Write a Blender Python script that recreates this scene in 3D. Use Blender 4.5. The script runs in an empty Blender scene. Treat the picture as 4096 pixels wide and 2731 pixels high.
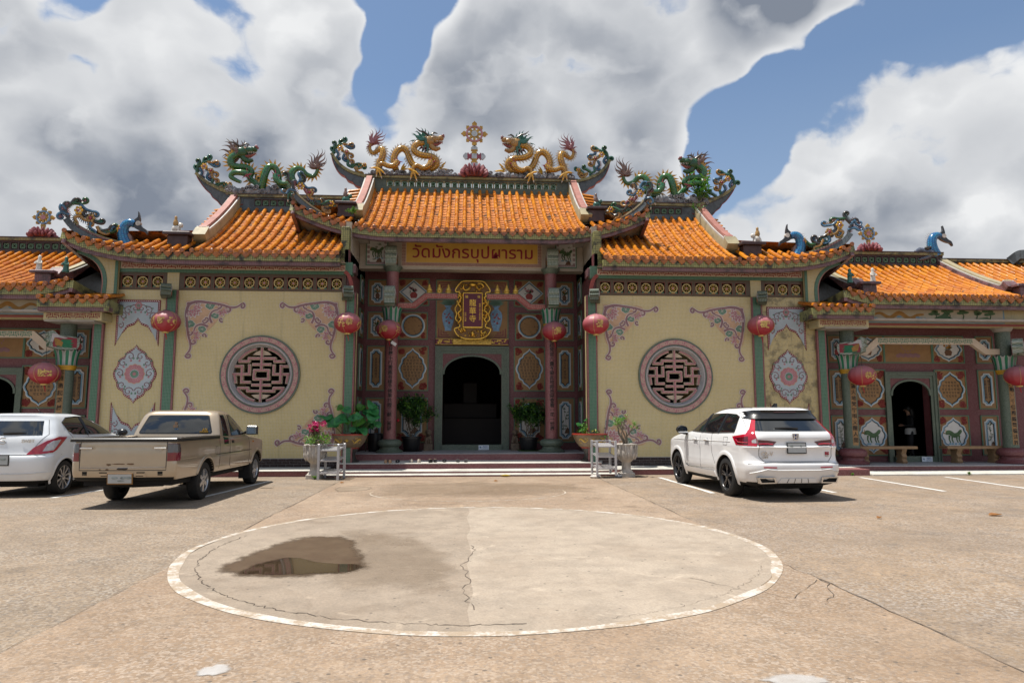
import bpy, bmesh, math, random
from mathutils import Vector, Matrix, noise
from mathutils.bvhtree import BVHTree
random.seed(7)
PI = math.pi
rad = math.radians
scn = bpy.context.scene
COL = scn.collection

# ---------------------------------------------------------------- camera
cam = bpy.data.cameras.new('camera')
cam.sensor_width = 36.0; cam.lens = 24.0; cam.clip_start = 0.1; cam.clip_end = 2000
camo = bpy.data.objects.new('camera', cam); COL.objects.link(camo)
_yaw, _pit = 0.06714, 0.111495
_f = Vector((math.sin(_yaw)*math.cos(_pit), math.cos(_yaw)*math.cos(_pit), math.sin(_pit)))
_r = Vector((math.cos(_yaw), -math.sin(_yaw), 0)); _u = _r.cross(_f)
camo.matrix_world = Matrix(((_r.x, _u.x, -_f.x, -0.169), (_r.y, _u.y, -_f.y, 0.0), (_r.z, _u.z, -_f.z, 1.5), (0, 0, 0, 1)))
scn.camera = camo

# ---------------------------------------------------------------- world
SUN = Vector((-0.30, 0.02, 0.955)).normalized()      # direction towards the sun
world = bpy.data.worlds.new('World'); scn.world = world; world.use_nodes = True

class NT:
    """tiny helper for node graphs"""
    def __init__(s, tree): s.t = tree; s.n = tree.nodes; s.l = tree.links
    def node(s, typ, **kw):
        n = s.n.new(typ)
        for k, v in kw.items(): setattr(n, k, v)
        return n
    def put(s, sock, v):
        if hasattr(v, 'is_output'): s.l.new(v, sock)
        else: sock.default_value = v
    def math(s, op, a, b=0.0, clamp=False):
        n = s.node('ShaderNodeMath', operation=op); n.use_clamp = clamp
        s.put(n.inputs[0], a); s.put(n.inputs[1], b); return n.outputs[0]
    def vmath(s, op, a, b=None):
        n = s.node('ShaderNodeVectorMath', operation=op); s.put(n.inputs[0], a)
        if b is not None: s.put(n.inputs[1], b)
        return n.outputs['Value'] if op in ('DOT_PRODUCT', 'LENGTH') else n.outputs[0]
    def rng(s, v, a, b, c=0.0, d=1.0, smooth=False):
        n = s.node('ShaderNodeMapRange'); n.interpolation_type = 'SMOOTHSTEP' if smooth else 'LINEAR'
        s.put(n.inputs[0], v)
        for i, q in enumerate((a, b, c, d)): s.put(n.inputs[i+1], q)
        return n.outputs[0]
    def mix(s, f, a, b, blend='MIX'):
        n = s.node('ShaderNodeMix', data_type='RGBA', blend_type=blend)
        s.put(n.inputs[0], f); s.put(n.inputs[6], a); s.put(n.inputs[7], b); return n.outputs[2]
    def noise(s, vec, scale, detail=4, rough=.55, dist=0.0):
        n = s.node('ShaderNodeTexNoise'); n.inputs['Scale'].default_value = scale
        n.inputs['Detail'].default_value = detail; n.inputs['Roughness'].default_value = rough
        n.inputs['Distortion'].default_value = dist
        if vec is not None: s.put(n.inputs['Vector'], vec)
        return n.outputs[0]

def rgb(c): return (c[0], c[1], c[2], 1.0)

def make_world():
    w = NT(world.node_tree); w.n.clear()
    out = w.node('ShaderNodeOutputWorld'); bg = w.node('ShaderNodeBackground')
    sky = w.node('ShaderNodeTexSky', sky_type='NISHITA'); sky.sun_disc = False
    sky.sun_elevation = math.asin(SUN.z); sky.sun_rotation = math.atan2(SUN.x, SUN.y)
    sky.altitude = 60; sky.air_density = 1.0; sky.dust_density = 1.1; sky.ozone_density = 1.0
    d = w.vmath('NORMALIZE', w.node('ShaderNodeTexCoord').outputs['Generated'])
    sq = w.vmath('MULTIPLY', d, (1.0, 1.0, 1.3))
    def field(vec, det, vd):
        """cumulus-like density: fractal noise plus rounded billows"""
        n = w.math('MULTIPLY', w.math('SUBTRACT', w.noise(vec, 2.5, det, .60), .5), .95)
        v = w.node('ShaderNodeTexVoronoi', feature='F1'); w.put(v.inputs['Vector'], vec); v.inputs['Scale'].default_value = 5.4
        v.inputs['Detail'].default_value = vd; v.inputs['Roughness'].default_value = .55
        return w.math('ADD', n, w.math('MULTIPLY', w.math('SUBTRACT', .42, v.outputs['Distance']), .58))
    wp = w.node('ShaderNodeTexNoise'); wp.inputs['Scale'].default_value = 9; wp.inputs['Detail'].default_value = 5; w.put(wp.inputs['Vector'], sq)
    p = w.vmath('ADD', sq, w.vmath('MULTIPLY', w.vmath('SUBTRACT', wp.outputs['Color'], (.5, .5, .5)), (.13, .13, .13)))
    n1 = field(p, 9, 2); n2 = field(w.vmath('ADD', p, (-.03, 0, .075)), 4, 1)
    # large cloud banks and gaps: (azimuth from +Y to the right, elevation, radius, weight) in degrees
    banks = [(24.5, 30.5, 5, .40), (29, 32.5, 4.5, .42), (33.5, 34.5, 4.5, .40), (-24, 24, 20, .14), (-28, 13, 12, .22), (-4, 16, 8, .2), (12, 18, 7, .22), (-38, 24, 6, .2), (-14, 20.5, 7, .32), (-20, 15, 8, .22), (-35, 20, 7, .16), (13, 17, 5, .2), (33, 13, 7, .2), (9, 28, 14, .16), (14, 22, 8, .14), (22, 31, 8, .10), (3, 22, 9, .10), (35, 19, 9.5, .22), (43, 14, 9, .14), (29, 32, 6, .12), (-3.5, 25.5, 4, .12), (0, 14, 14, .10), (22, 13, 12, .10),
             (-5.3, 34, 5.0, -.95), (-6.3, 29.5, 3.2, -.74), (-8, 26.5, 2.2, -.40), (22.5, 21.5, 4.8, -.85), (26.3, 24.8, 3.4, -.66), (19.5, 18.5, 3.6, -.36), (31, 27.0, 2.8, -.58), (36, 28.0, 3.4, -.78), (41.5, 29, 4.8, -1.0), (-31, 28.5, 3.0, -.26), (47, 25, 4, -.3)]
    acc = None
    for az, el, r, wt in banks:
        c = (math.sin(rad(az))*math.cos(rad(el)), math.cos(rad(az))*math.cos(rad(el)), math.sin(rad(el)))
        v = w.rng(w.vmath('DOT_PRODUCT', d, c), math.cos(rad(r)), 1.0, 0.0, wt, True)
        acc = v if acc is None else w.math('ADD', acc, v)
    D = w.math('ADD', w.math('ADD', n1, acc), .36)
    mask = w.rng(D, -.03, .13, 0, 1, True)
    thick = w.rng(D, .05, .55, 0, 1)
    lit = w.rng(w.math('SUBTRACT', n1, n2), -.26, .26, 0, 1)
    big = w.rng(w.noise(w.vmath('ADD', sq, (3.1, 0, 1.7)), 2.0, 3, .5), .36, .64, 0, 1, True)
    shade = w.math('MULTIPLY', w.math('ADD', w.math('MULTIPLY', thick, .72), .28), w.math('ADD', w.math('MULTIPLY', w.math('MULTIPLY', big, thick), .48), w.rng(lit, 0, 1, .92, -.12)), True)
    ccol = w.mix(shade, (.92, .93, .94, 1), (.24, .275, .34, 1))
    sep = w.node('ShaderNodeSeparateXYZ'); w.put(sep.inputs[0], d)
    skyc = w.mix(w.rng(sep.outputs[2], .02, .45, .60, .14), w.vmath('MULTIPLY', sky.outputs[0], (.100, .122, .138)), (.56, .64, .73, 1))
    col = w.mix(mask, skyc, ccol)
    # haze towards the horizon
    w.put(bg.inputs[0], col); bg.inputs[1].default_value = .76
    w.l.new(bg.outputs[0], out.inputs[0])
    world.cycles.sampling_method = 'MANUAL'; world.cycles.sample_map_resolution = 512
make_world()

sl = bpy.data.lights.new('sun', 'SUN'); sl.energy = 5.0; sl.angle = rad(.53); sl.color = (1.0, .95, .87)
so = bpy.data.objects.new('sun', sl); COL.objects.link(so)
so.location = (-20, 10, 40); so.rotation_euler = SUN.to_track_quat('Z', 'Y').to_euler()
scn.view_settings.view_transform = 'Standard'; scn.view_settings.look = 'None'
scn.view_settings.exposure = 0.30; scn.view_settings.gamma = 1.0
scn.cycles.max_bounces = 6; scn.cycles.diffuse_bounces = 1; scn.cycles.glossy_bounces = 3
scn.cycles.transmission_bounces = 4; scn.cycles.caustics_reflective = False; scn.cycles.caustics_refractive = False
scn.cycles.use_denoising = True

# ---------------------------------------------------------------- materials
M = {}
def newmat(name):
    m = bpy.data.materials.new(name); m.use_nodes = True
    t = NT(m.node_tree); t.n.clear()
    o = t.node('ShaderNodeOutputMaterial'); b = t.node('ShaderNodeBsdfPrincipled')
    t.l.new(b.outputs[0], o.inputs[0]); M[name] = m
    return t, b
def pos(t): return t.node('ShaderNodeNewGeometry').outputs['Position']
def setb(b, rough=.6, spec=.5, metal=0.0, coat=0.0, coatr=.05):
    b.inputs['Roughness'].default_value = rough; b.inputs['Specular IOR Level'].default_value = spec
    b.inputs['Metallic'].default_value = metal; b.inputs['Coat Weight'].default_value = coat; b.inputs['Coat Roughness'].default_value = coatr
def bump(t, b, h, strength=.3, dist=.01):
    n = t.node('ShaderNodeBump'); n.inputs['Strength'].default_value = strength; n.inputs['Distance'].default_value = dist
    t.put(n.inputs['Height'], h); t.l.new(n.outputs[0], b.inputs['Normal'])
def sc(c, k): return (min(c[0]*k, 1), min(c[1]*k, 1), min(c[2]*k, 1), 1)

def plain(name, c, rough=.6, var=.18, scale=6, spec=.4, metal=0, coat=0, dirt=0.0, bmp=0.0, objrand=0.0):
    t, b = newmat(name); setb(b, rough, spec, metal, coat)
    P = pos(t)
    n = t.noise(P, scale, 5)
    col = t.mix(t.rng(n, .3, .7), sc(c, 1-var), sc(c, 1+var))
    if objrand:
        r = t.node('ShaderNodeObjectInfo').outputs['Random']
        col = t.mix(t.math('MULTIPLY', r, objrand), col, sc(c, .45))
    if dirt:
        n2 = t.noise(P, 2.3, 8, .68)
        col = t.mix(t.math('MULTIPLY', t.rng(n2, .52, .68, 0, 1, True), dirt), col, (.035, .03, .025, 1))
    t.put(b.inputs['Base Color'], col)
    if bmp: bump(t, b, t.noise(P, scale*6, 4), bmp, .01)
    return M[name]

def mosaic(name, c, grout, size=.04, gw=.1, rough=.35, var=.12, dirt=0.0, spec=.4, streak=0.0):
    t, b = newmat(name); setb(b, rough, spec)
    P = pos(t)
    sep = t.node('ShaderNodeSeparateXYZ'); t.put(sep.inputs[0], P)
    cb = t.node('ShaderNodeCombineXYZ')
    t.put(cb.inputs[0], t.math('ADD', sep.outputs[0], t.math('MULTIPLY', sep.outputs[1], 1.0)))
    t.put(cb.inputs[1], t.math('ADD', sep.outputs[2], t.math('MULTIPLY', sep.outputs[1], .37)))
    br = t.node('ShaderNodeTexBrick'); br.offset = 0.0; br.squash = 1.0
    t.put(br.inputs['Vector'], cb.outputs[0])
    br.inputs['Scale'].default_value = 1.0/size
    br.inputs['Mortar Size'].default_value = gw; br.inputs['Mortar Smooth'].default_value = .3
    br.inputs['Brick Width'].default_value = 1.0; br.inputs['Row Height'].default_value = 1.0; br.inputs['Bias'].default_value = 0
    br.inputs['Color1'].default_value = sc(c, 1-var); br.inputs['Color2'].default_value = sc(c, 1+var); br.inputs['Mortar'].default_value = rgb(grout)
    col = br.outputs[0]
    n0 = t.noise(P, .9, 5, .6)
    col = t.mix(t.rng(n0, .35, .7, 0, .22), col, sc(c, .62))
    if dirt:
        n2 = t.noise(P, 3.1, 8, .7)
        col = t.mix(t.math('MULTIPLY', t.rng(n2, .47, .62, 0, 1, True), dirt), col, (.02, .02, .017, 1))
    if streak:
        mp = t.node('ShaderNodeMapping'); mp.inputs['Scale'].default_value = (5.0, 5.0, .35); t.put(mp.inputs[0], P)
        n3 = t.noise(mp.outputs[0], 1.0, 7, .65)
        col = t.mix(t.math('MULTIPLY', t.rng(n3, .56, .72, 0, 1, True), streak), col, (.10, .09, .06, 1))
    t.put(b.inputs['Base Color'], col)
    bump(t, b, br.outputs[1], -.25, .004)
    return M[name]

def terrazzo(name, c, spk, rough=.45, scale=75, amt=.55, dirt=0.0):
    t, b = newmat(name); setb(b, rough, .4)
    P = pos(t)
    v = t.node('ShaderNodeTexVoronoi'); v.inputs['Scale'].default_value = scale; t.put(v.inputs['Vector'], P)
    vs = t.node('ShaderNodeSeparateXYZ'); t.put(vs.inputs[0], v.outputs['Color'])
    n = t.noise(P, 2.0, 5)
    base = t.mix(t.rng(n, .3, .7), sc(c, .85), sc(c, 1.15))
    f = t.math('MULTIPLY', t.rng(vs.outputs[0], .35, .8), amt)
    col = t.mix(f, base, rgb(spk))
    if dirt:
        n2 = t.noise(P, 1.7, 8, .7)
        col = t.mix(t.math('MULTIPLY', t.rng(n2, .48, .66, 0, 1, True), dirt), col, (.06, .05, .04, 1))
    t.put(b.inputs['Base Color'], col)
    return M[name]

# mosaics and terrazzo of the temple
mosaic('yellow_mosaic', (.53, .415, .170), (.55, .515, .45), .040, .075, streak=.30, var=.06)
mosaic('yellow_mosaic_stained', (.50, .385, .145), (.44, .41, .34), .040, .09, dirt=.55, streak=.6)
mosaic('cream_mosaic', (0.357, 0.315, 0.128), (0.043, 0.043, 0.025), .045, .12, dirt=.7)
mosaic('eave_mosaic', (0.344, 0.328, 0.123), (0.029, 0.033, 0.015), .055, .10, dirt=.95)
mosaic('pink_mosaic', (0.144, 0.048, 0.053), (0.257, 0.195, 0.195), .045, .10, dirt=.7)
mosaic('green_mosaic', (0.043, 0.148, 0.082), (0.234, 0.257, 0.218), .040, .08)
mosaic('grey_mosaic', (0.104, 0.124, 0.136), (0.056, 0.064, 0.068), .045, .08, dirt=.6)
mosaic('darkgreen_mosaic', (0.060, 0.084, 0.060), (0.192, 0.208, 0.160), .045, .10, dirt=.3)
mosaic('olive_mosaic', (0.098, 0.060, 0.027), (0.075, 0.056, 0.038), .045, .09)
mosaic('white_green_mosaic', (.36, .38, .33), (.03, .09, .045), .045, .16)
terrazzo('pink_terrazzo', (0.205, 0.066, 0.067), (0.328, 0.180, 0.172))
terrazzo('red_terrazzo', (0.129, 0.033, 0.036), (0.242, 0.121, 0.121))
terrazzo('dark_terrazzo', (.030, .010, .009), (.05, .025, .022))
terrazzo('green_terrazzo', (0.082, 0.109, 0.078), (0.195, 0.218, 0.172))
terrazzo('step_top', (.62, .60, .54), (.46, .44, .40), .55, 60, .5, dirt=.25)
terrazzo('cream_terrazzo', (0.400, 0.336, 0.264), (0.480, 0.416, 0.336))
terrazzo('grey_terrazzo', (.36, .34, .34), (.50, .48, .47))
plain('white_plaster', (0.345, 0.300, 0.255), .7, .15, 3, dirt=.45)
plain('barge_pink', (.34, .145, .115), .6, .15, 5, dirt=.25)
plain('barge_cream', (.33, .28, .17), .6, .15, 5, dirt=.3)
plain('white_trim', (.46, .45, .42), .5, .12, 5, dirt=.2)
plain('tan_panel', (0.281, 0.157, 0.064), .55, .12, 5)
plain('ochre_panel', (.52, .30, .055), .5, .08, 3)
plain('fret_cream', (.52, .41, .30), .6, .08, 5)
plain('fret_red', (.25, .05, .04), .5, .1, 8)
plain('fret_pink', (0.384, 0.176, 0.144), .5, .1, 8)
plain('fret_maroon', (.20, .035, .045), .5, .1, 8)
plain('frame_green', (.10, .19, .12), .5, .15, 6)
plain('blue_trim', (.20, .33, .42), .5, .1, 6)
plain('pale_blue', (.36, .41, .44), .5, .1, 4)
plain('white_panel', (.62, .60, .57), .5, .08, 4)
plain('ink', (.012, .010, .010), .5, .1, 8)
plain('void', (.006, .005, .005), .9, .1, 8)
plain('orn_purple', (.24, .125, .135), .5, .12, 9)
plain('orn_outline', (.56, .48, .44), .5, .1, 9)
plain('orn_pink', (0.396, 0.166, 0.184), .5, .12, 9)
plain('orn_green', (.12, .215, .15), .5, .15, 9)
plain('orn_tan', (.50, .315, .195), .5, .12, 9)
plain('brick_dark', (.035, .022, .024), .25, .25, 9, objrand=.5)
plain('brick_joint', (.30, .28, .28), .7, .1, 9)
plain('ridge_maroon', (.06, .034, .034), .5, .3, 7, dirt=.4)
plain('rock', (.26, .27, .29), .85, .45, 4, dirt=.45, bmp=.5)
plain('lotus_red', (.25, .075, .085), .55, .25, 7, dirt=.3)
plain('wheel_gold', (.42, .26, .045), .35, .3, 8, dirt=.35)
plain('wheel_cream', (.55, .44, .20), .5, .12, 8)
plain('wheel_pink', (.42, .20, .22), .4, .3, 12, dirt=.2)
plain('wheel_blue', (.16, .29, .45), .3, .35, 10, dirt=.2)
plain('wheel_pale', (.42, .48, .52), .35, .25, 10, dirt=.3)
plain('gold', (.72, .42, .07), .32, .25, 25, metal=.85)
plain('gold_paint', (.62, .40, .08), .38, .25, 20, metal=.25)
plain('plaque_red', (.13, .012, .03), .35, .1, 4)
plain('bronze_side', (.22, .11, .03), .5, .1, 4)
plain('altar_red', (.014, .005, .004), .5, .2, 4)
# ---------------------------------------------------------------- mesh helpers
JOINED = ('vine', 'painted_', 'dorsal_fin', 'lotus_petals', 'lotus_leaves', 'corner_fret', 'border_scroll', 'gilt_carving', 'leaflets', 'scroll', 'flower_outline', 'rosette_lines', 'gold_print', 'relief', 'acanthus', 'leg_flames', 'crest', 'blurred', 'eyes_and', 'spokes', 'grille_edge', 'yellow_leaves', 'stalks', 'sign_fret', 'frieze_fret', 'ring_fret', 'beam_fret', 'panel_fret')
class MB:
    """collects shapes into one mesh; sx=-1 mirrors everything about X=0"""
    def __init__(s, sx=1): s.v = []; s.f = []; s.m = []; s.sx = sx; s.uv = {}
    def add(s, vs, fs, mi=0):
        o = len(s.v); s.v += [tuple(v) for v in vs]; s.f += [tuple(i+o for i in f) for f in fs]; s.m += [mi]*len(fs); return o
    def box(s, x0, x1, y0, y1, z0, z1, mi=0, M4=None):
        vs = [Vector(q) for q in ((x0,y0,z0),(x1,y0,z0),(x1,y1,z0),(x0,y1,z0),(x0,y0,z1),(x1,y0,z1),(x1,y1,z1),(x0,y1,z1))]
        if M4 is not None: vs = [M4 @ v for v in vs]
        s.add(vs, [(0,3,2,1),(4,5,6,7),(0,1,5,4),(1,2,6,5),(2,3,7,6),(3,0,4,7)], mi)
    def bbox(s, x0, x1, y0, y1, z0, z1, bv=.01, mi=0, M4=None):
        """box with chamfered vertical and top edges (cheap bevel)"""
        b = bv
        lv = [(z0, 0), (z1-b, 0), (z1, b)]
        vs = []
        for zz, i in lv:
            for (cx, cy, dx, dy) in ((x0,y0,1,0),(x1,y0,-1,0),(x1,y0,0,1),(x1,y1,0,-1),(x1,y1,-1,0),(x0,y1,1,0),(x0,y1,0,-1),(x0,y0,0,1)):
                X = cx+dx*b; Y = cy+dy*b
                X = min(max(X, x0+i), x1-i); Y = min(max(Y, y0+i), y1-i)
                vs.append(Vector((X, Y, zz)))
        if M4 is not None: vs = [M4 @ v for v in vs]
        fs = [tuple(range(7, -1, -1)), tuple(range(16, 24))]
        for k in range(2):
            for i in range(8): fs.append((k*8+i, k*8+(i+1) % 8, k*8+8+(i+1) % 8, k*8+8+i))
        s.add(vs, fs, mi)
    def prism(s, poly, y0, y1, mi=0, M4=None, plane='xz', back=True):
        """polygon (a,b) extruded from y0 (front) to y1"""
        n = len(poly)
        ar = sum(poly[i][0]*poly[(i+1) % n][1]-poly[(i+1) % n][0]*poly[i][1] for i in range(n))
        if ar < 0: poly = poly[::-1]
        def mk(a, b, c):
            if plane == 'xz': return Vector((a, c, b))
            if plane == 'yz': return Vector((c, a, b))
            return Vector((a, b, c))
        vs = [mk(a, b, y0) for a, b in poly]+[mk(a, b, y1) for a, b in poly]
        if M4 is not None: vs = [M4 @ v for v in vs]
        flip = (plane == 'yz') or (plane == 'xy')
        fr = tuple(range(n)); bk = tuple(range(2*n-1, n-1, -1))
        fs = [fr]+([bk] if back else [])+[(i, i+n, (i+1) % n+n, (i+1) % n) for i in range(n)]
        if plane == 'yz' or plane == 'xy': fs = [f[::-1] for f in fs]
        if plane == 'yz' : fs = [f for f in fs]
        s.add(vs, fs, mi)
    def ring(s, outer, inner, y0, y1, mi=0, M4=None):
        """band between two loops of the same length in xz, extruded y0..y1"""
        n = len(outer)
        vs = [Vector((a, y0, b)) for a, b in outer]+[Vector((a, y0, b)) for a, b in inner]+[Vector((a, y1, b)) for a, b in outer]+[Vector((a, y1, b)) for a, b in inner]
        if M4 is not None: vs = [M4 @ v for v in vs]
        fs = []
        for i in range(n):
            j = (i+1) % n
            fs += [(i, j, n+j, n+i), (i, 2*n+i, 2*n+j, j), (n+i, n+j, 3*n+j, 3*n+i)]
        s.add(vs, fs, mi)
    def sweep(s, path, sect, up=(0, 0, 1), mi=0, closed=True, caps=True, scale=None):
        """section points (a: sideways right of travel, b: along up) swept along path"""
        path = [Vector(q) for q in path]; n = len(path); k = len(sect); vs = []
        upv = Vector(up)
        for i, q in enumerate(path):
            t = (path[min(i+1, n-1)]-path[max(i-1, 0)]).normalized()
            side = t.cross(upv)
            side = side.normalized() if side.length > 1e-6 else Vector((1, 0, 0))
            u2 = side.cross(t).normalized()
            sc_ = scale[i] if scale else 1
            for a, b in sect: vs.append(q+side*a*sc_+u2*b*sc_)
        fs = []
        kk = k if closed else k-1
        for i in range(n-1):
            for j in range(kk):
                a = i*k+j; b = i*k+(j+1) % k; fs.append((a, b, b+k, a+k))
        if closed and caps: fs += [tuple(range(k-1, -1, -1)), tuple(range((n-1)*k, n*k))]
        s.add(vs, fs, mi)
    def vsweep(s, path, sect, mi=0):
        """section (dy,dz) kept upright while following path (for eaves along x)"""
        k = len(sect); n = len(path); vs = []
        for q in path:
            for a, b in sect: vs.append((q[0], q[1]+a, q[2]+b))
        fs = []
        for i in range(n-1):
            for j in range(k):
                a = i*k+j; b = i*k+(j+1) % k; fs.append((a, a+k, b+k, b))
        fs += [tuple(range(k)), tuple(range(n*k-1, (n-1)*k-1, -1))]
        s.add(vs, fs, mi)
    def tube(s, path, radii, n=8, mi=0, cap=True, flat=1.0, uvs=None):
        path = [Vector(q) for q in path]; m = len(path)
        if not hasattr(radii, '__len__'): radii = [radii]*m
        t0 = (path[1]-path[0]).normalized()
        ref = Vector((0, 1, 0)) if abs(t0.y) < .9 else Vector((1, 0, 0))
        nrm = (ref-t0*ref.dot(t0)).normalized(); vs = []; L = 0; o = len(s.v)
        for i, q in enumerate(path):
            t = (path[min(i+1, m-1)]-path[max(i-1, 0)]).normalized()
            nrm = (nrm-t*nrm.dot(t)); nrm = nrm.normalized() if nrm.length > 1e-6 else ref
            bn = t.cross(nrm)
            if i: L += (path[i]-path[i-1]).length
            for j in range(n):
                a = 2*PI*j/n
                vs.append(q+nrm*math.cos(a)*radii[i]*flat+bn*math.sin(a)*radii[i])
        fs = []
        for i in range(m-1):
            for j in range(n):
                a = i*n+j; b = i*n+(j+1) % n
                fs.append((a, b, b+n, a+n))
        if cap: fs += [tuple(range(n-1, -1, -1)), tuple(range((m-1)*n, m*n))]
        fs = [f[::-1] for f in fs]
        f0 = len(s.f)
        s.add(vs, fs, mi)
        if uvs is not None:
            L = [0.0]
            for i in range(1, m): L.append(L[-1]+(path[i]-path[i-1]).length)
            k = 0
            for i in range(m-1):
                for j in range(n):
                    q = [(L[i], j/n), (L[i], (j+1)/n), (L[i+1], (j+1)/n), (L[i+1], j/n)]
                    s.uv[f0+k] = q[::-1]; k += 1
    def lathe(s, prof, n=20, c=(0, 0, 0), mi=0, M4=None, a0=0, a1=2*PI, cap=True):
        full = abs(a1-a0-2*PI) < 1e-4; m = n if full else n+1; vs = []
        for r, z in prof:
            for j in range(m):
                a = a0+(a1-a0)*j/n
                v = Vector((c[0]+r*math.cos(a), c[1]+r*math.sin(a), c[2]+z))
                vs.append(M4 @ v if M4 is not None else v)
        fs = []
        for i in range(len(prof)-1):
            for j in range(n):
                a = i*m+j; b = i*m+(j+1) % m; fs.append((a, b, b+m, a+m))
        if full and cap and prof[0][0] > 1e-4: fs.append(tuple(range(m-1, -1, -1)))
        if full and cap and prof[-1][0] > 1e-4: fs.append(tuple(range((len(prof)-1)*m, len(prof)*m)))
        s.add(vs, fs, mi)
    def blob(s, c, r, seg=8, mi=0, M4=None, jit=0.0, rnd=random):
        """ellipsoid"""
        rx, ry, rz = r if hasattr(r, '__len__') else (r, r, r)
        vs = []; h = max(seg//2, 3)
        for i in range(h+1):
            ph = -PI/2+PI*i/h
            for j in range(seg):
                a = 2*PI*j/seg; k = 1+(rnd.uniform(-jit, jit) if jit else 0)
                v = Vector((c[0]+rx*k*math.cos(ph)*math.cos(a), c[1]+ry*k*math.cos(ph)*math.sin(a), c[2]+rz*k*math.sin(ph)))
                vs.append(M4 @ v if M4 is not None else v)
        fs = []
        for i in range(h):
            for j in range(seg):
                a = i*seg+j; b = i*seg+(j+1) % seg; fs.append((a, b, b+seg, a+seg))
        s.add(vs, fs, mi)
    def grid(s, fn, nu, nv, mi=0, flip=False):
        vs = [fn(i/nu, j/nv) for i in range(nu+1) for j in range(nv+1)]
        fs = []
        for i in range(nu):
            for j in range(nv):
                a = i*(nv+1)+j; f = (a, a+1, a+nv+2, a+nv+1); fs.append(f[::-1] if flip else f)
        s.add(vs, fs, mi)
    def mesh(s, name, mats, smooth=35):
        me = bpy.data.meshes.new(name)
        vs = s.v; fs = s.f
        if s.sx < 0:
            vs = [(-x, y, z) for x, y, z in vs]; fs = [f[::-1] for f in fs]
        me.from_pydata(vs, [], fs)
        for m in (mats if isinstance(mats, (list, tuple)) else [mats]): me.materials.append(M[m] if isinstance(m, str) else m)
        if len(set(s.m)) > 1: me.polygons.foreach_set('material_index', s.m)
        if s.uv:
            ul = me.uv_layers.new(name='UVMap')
            for fi, q in s.uv.items():
                for li, uvv in zip(me.polygons[fi].loop_indices, q if s.sx > 0 else q[::-1]): ul.data[li].uv = uvv
        me.validate()
        if smooth:
            me.polygons.foreach_set('use_smooth', [True]*len(me.polygons)); me.set_sharp_from_angle(angle=rad(smooth))
        return me
    def build(s, name, mats, parent=None, smooth=35, label=None, kind=None):
        o = bpy.data.objects.new(name, s.mesh(name, mats, smooth)); COL.objects.link(o)
        attach(o, parent)
        if label: o['label'] = label
        if kind or (parent is not None and name.startswith(JOINED)): o['kind'] = kind or 'stuff'
        return o

WPOS = {}
def attach(o, parent, basis=None):
    """child whose mesh or basis is given in the same space as the top thing's parent space"""
    if basis is not None: o.matrix_basis = basis
    if parent is None: return
    o.parent = parent
    top = parent
    while top.parent is not None: top = top.parent
    # every intermediate part sits at identity (basis), so only the top thing's own placement has to be undone
    if parent.parent is None: o.matrix_parent_inverse = WPOS.get(parent.name, Matrix.Identity(4)).inverted()
    else: o.matrix_parent_inverse = parent.matrix_basis.inverted()

def thing(name, label, cat, loc=(0, 0, 0), group=None, world=False):
    """Empty at the thing's base; world=True: its parts are built in world coordinates"""
    o = bpy.data.objects.new(name, None); COL.objects.link(o); o.empty_display_size = .2
    o.location = loc; o['label'] = label; o['category'] = cat
    if group: o['group'] = group
    if world: WPOS[o.name] = Matrix.Translation(loc)
    return o
def tag(o, label, cat, group=None):
    o['label'] = label; o['category'] = cat
    if group: o['group'] = group
    return o
def struct(o): o['kind'] = 'structure'; return o
def inst(mesh, name, parent, mat4):
    o = bpy.data.objects.new(name, mesh); COL.objects.link(o); attach(o, parent, mat4); return o
def dup(root, mat4, label=None, group=None):
    """copy of a local-space thing with its parts and sub-parts"""
    r = root.copy(); COL.objects.link(r); r.matrix_basis = mat4
    if label: r['label'] = label
    if group: r['group'] = group
    for ch in list(root.children):
        c = ch.copy(); COL.objects.link(c); c.parent = r
        for g in list(ch.children):
            d = g.copy(); COL.objects.link(d); d.parent = c
    return r
def T(x, y, z): return Matrix.Translation((x, y, z))
def RZ(a): return Matrix.Rotation(a, 4, 'Z')
def RX(a): return Matrix.Rotation(a, 4, 'X')
def RY(a): return Matrix.Rotation(a, 4, 'Y')
def SC(x, y, z): return Matrix.Diagonal((x, y, z, 1))
def circ(r, n=48, cx=0, cz=0, a0=0, a1=2*PI, end=False):
    return [(cx+r*math.cos(a0+(a1-a0)*i/n), cz+r*math.sin(a0+(a1-a0)*i/n)) for i in range(n+(1 if end else 0))]
def spline(pts, k=6):
    """catmull-rom through points of any dimension"""
    out = []; n = len(pts)
    for i in range(n-1):
        p0, p1, p2, p3 = pts[max(i-1, 0)], pts[i], pts[i+1], pts[min(i+2, n-1)]
        for j in range(k):
            t = j/k
            out.append(tuple(.5*((2*b)+(-a+c)*t+(2*a-5*b+4*c-d)*t*t+(-a+3*b-3*c+d)*t**3) for a, b, c, d in zip(p0, p1, p2, p3)))
    out.append(tuple(pts[-1])); return out
def offset_poly(poly, k, c=None):
    if c is None: c = (sum(p[0] for p in poly)/len(poly), sum(p[1] for p in poly)/len(poly))
    hw = max(abs(p[0]-c[0]) for p in poly); hh = max(abs(p[1]-c[1]) for p in poly)
    return [(c[0]+(p[0]-c[0])*(hw-k)/hw, c[1]+(p[1]-c[1])*(hh-k)/hh) for p in poly]

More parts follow.
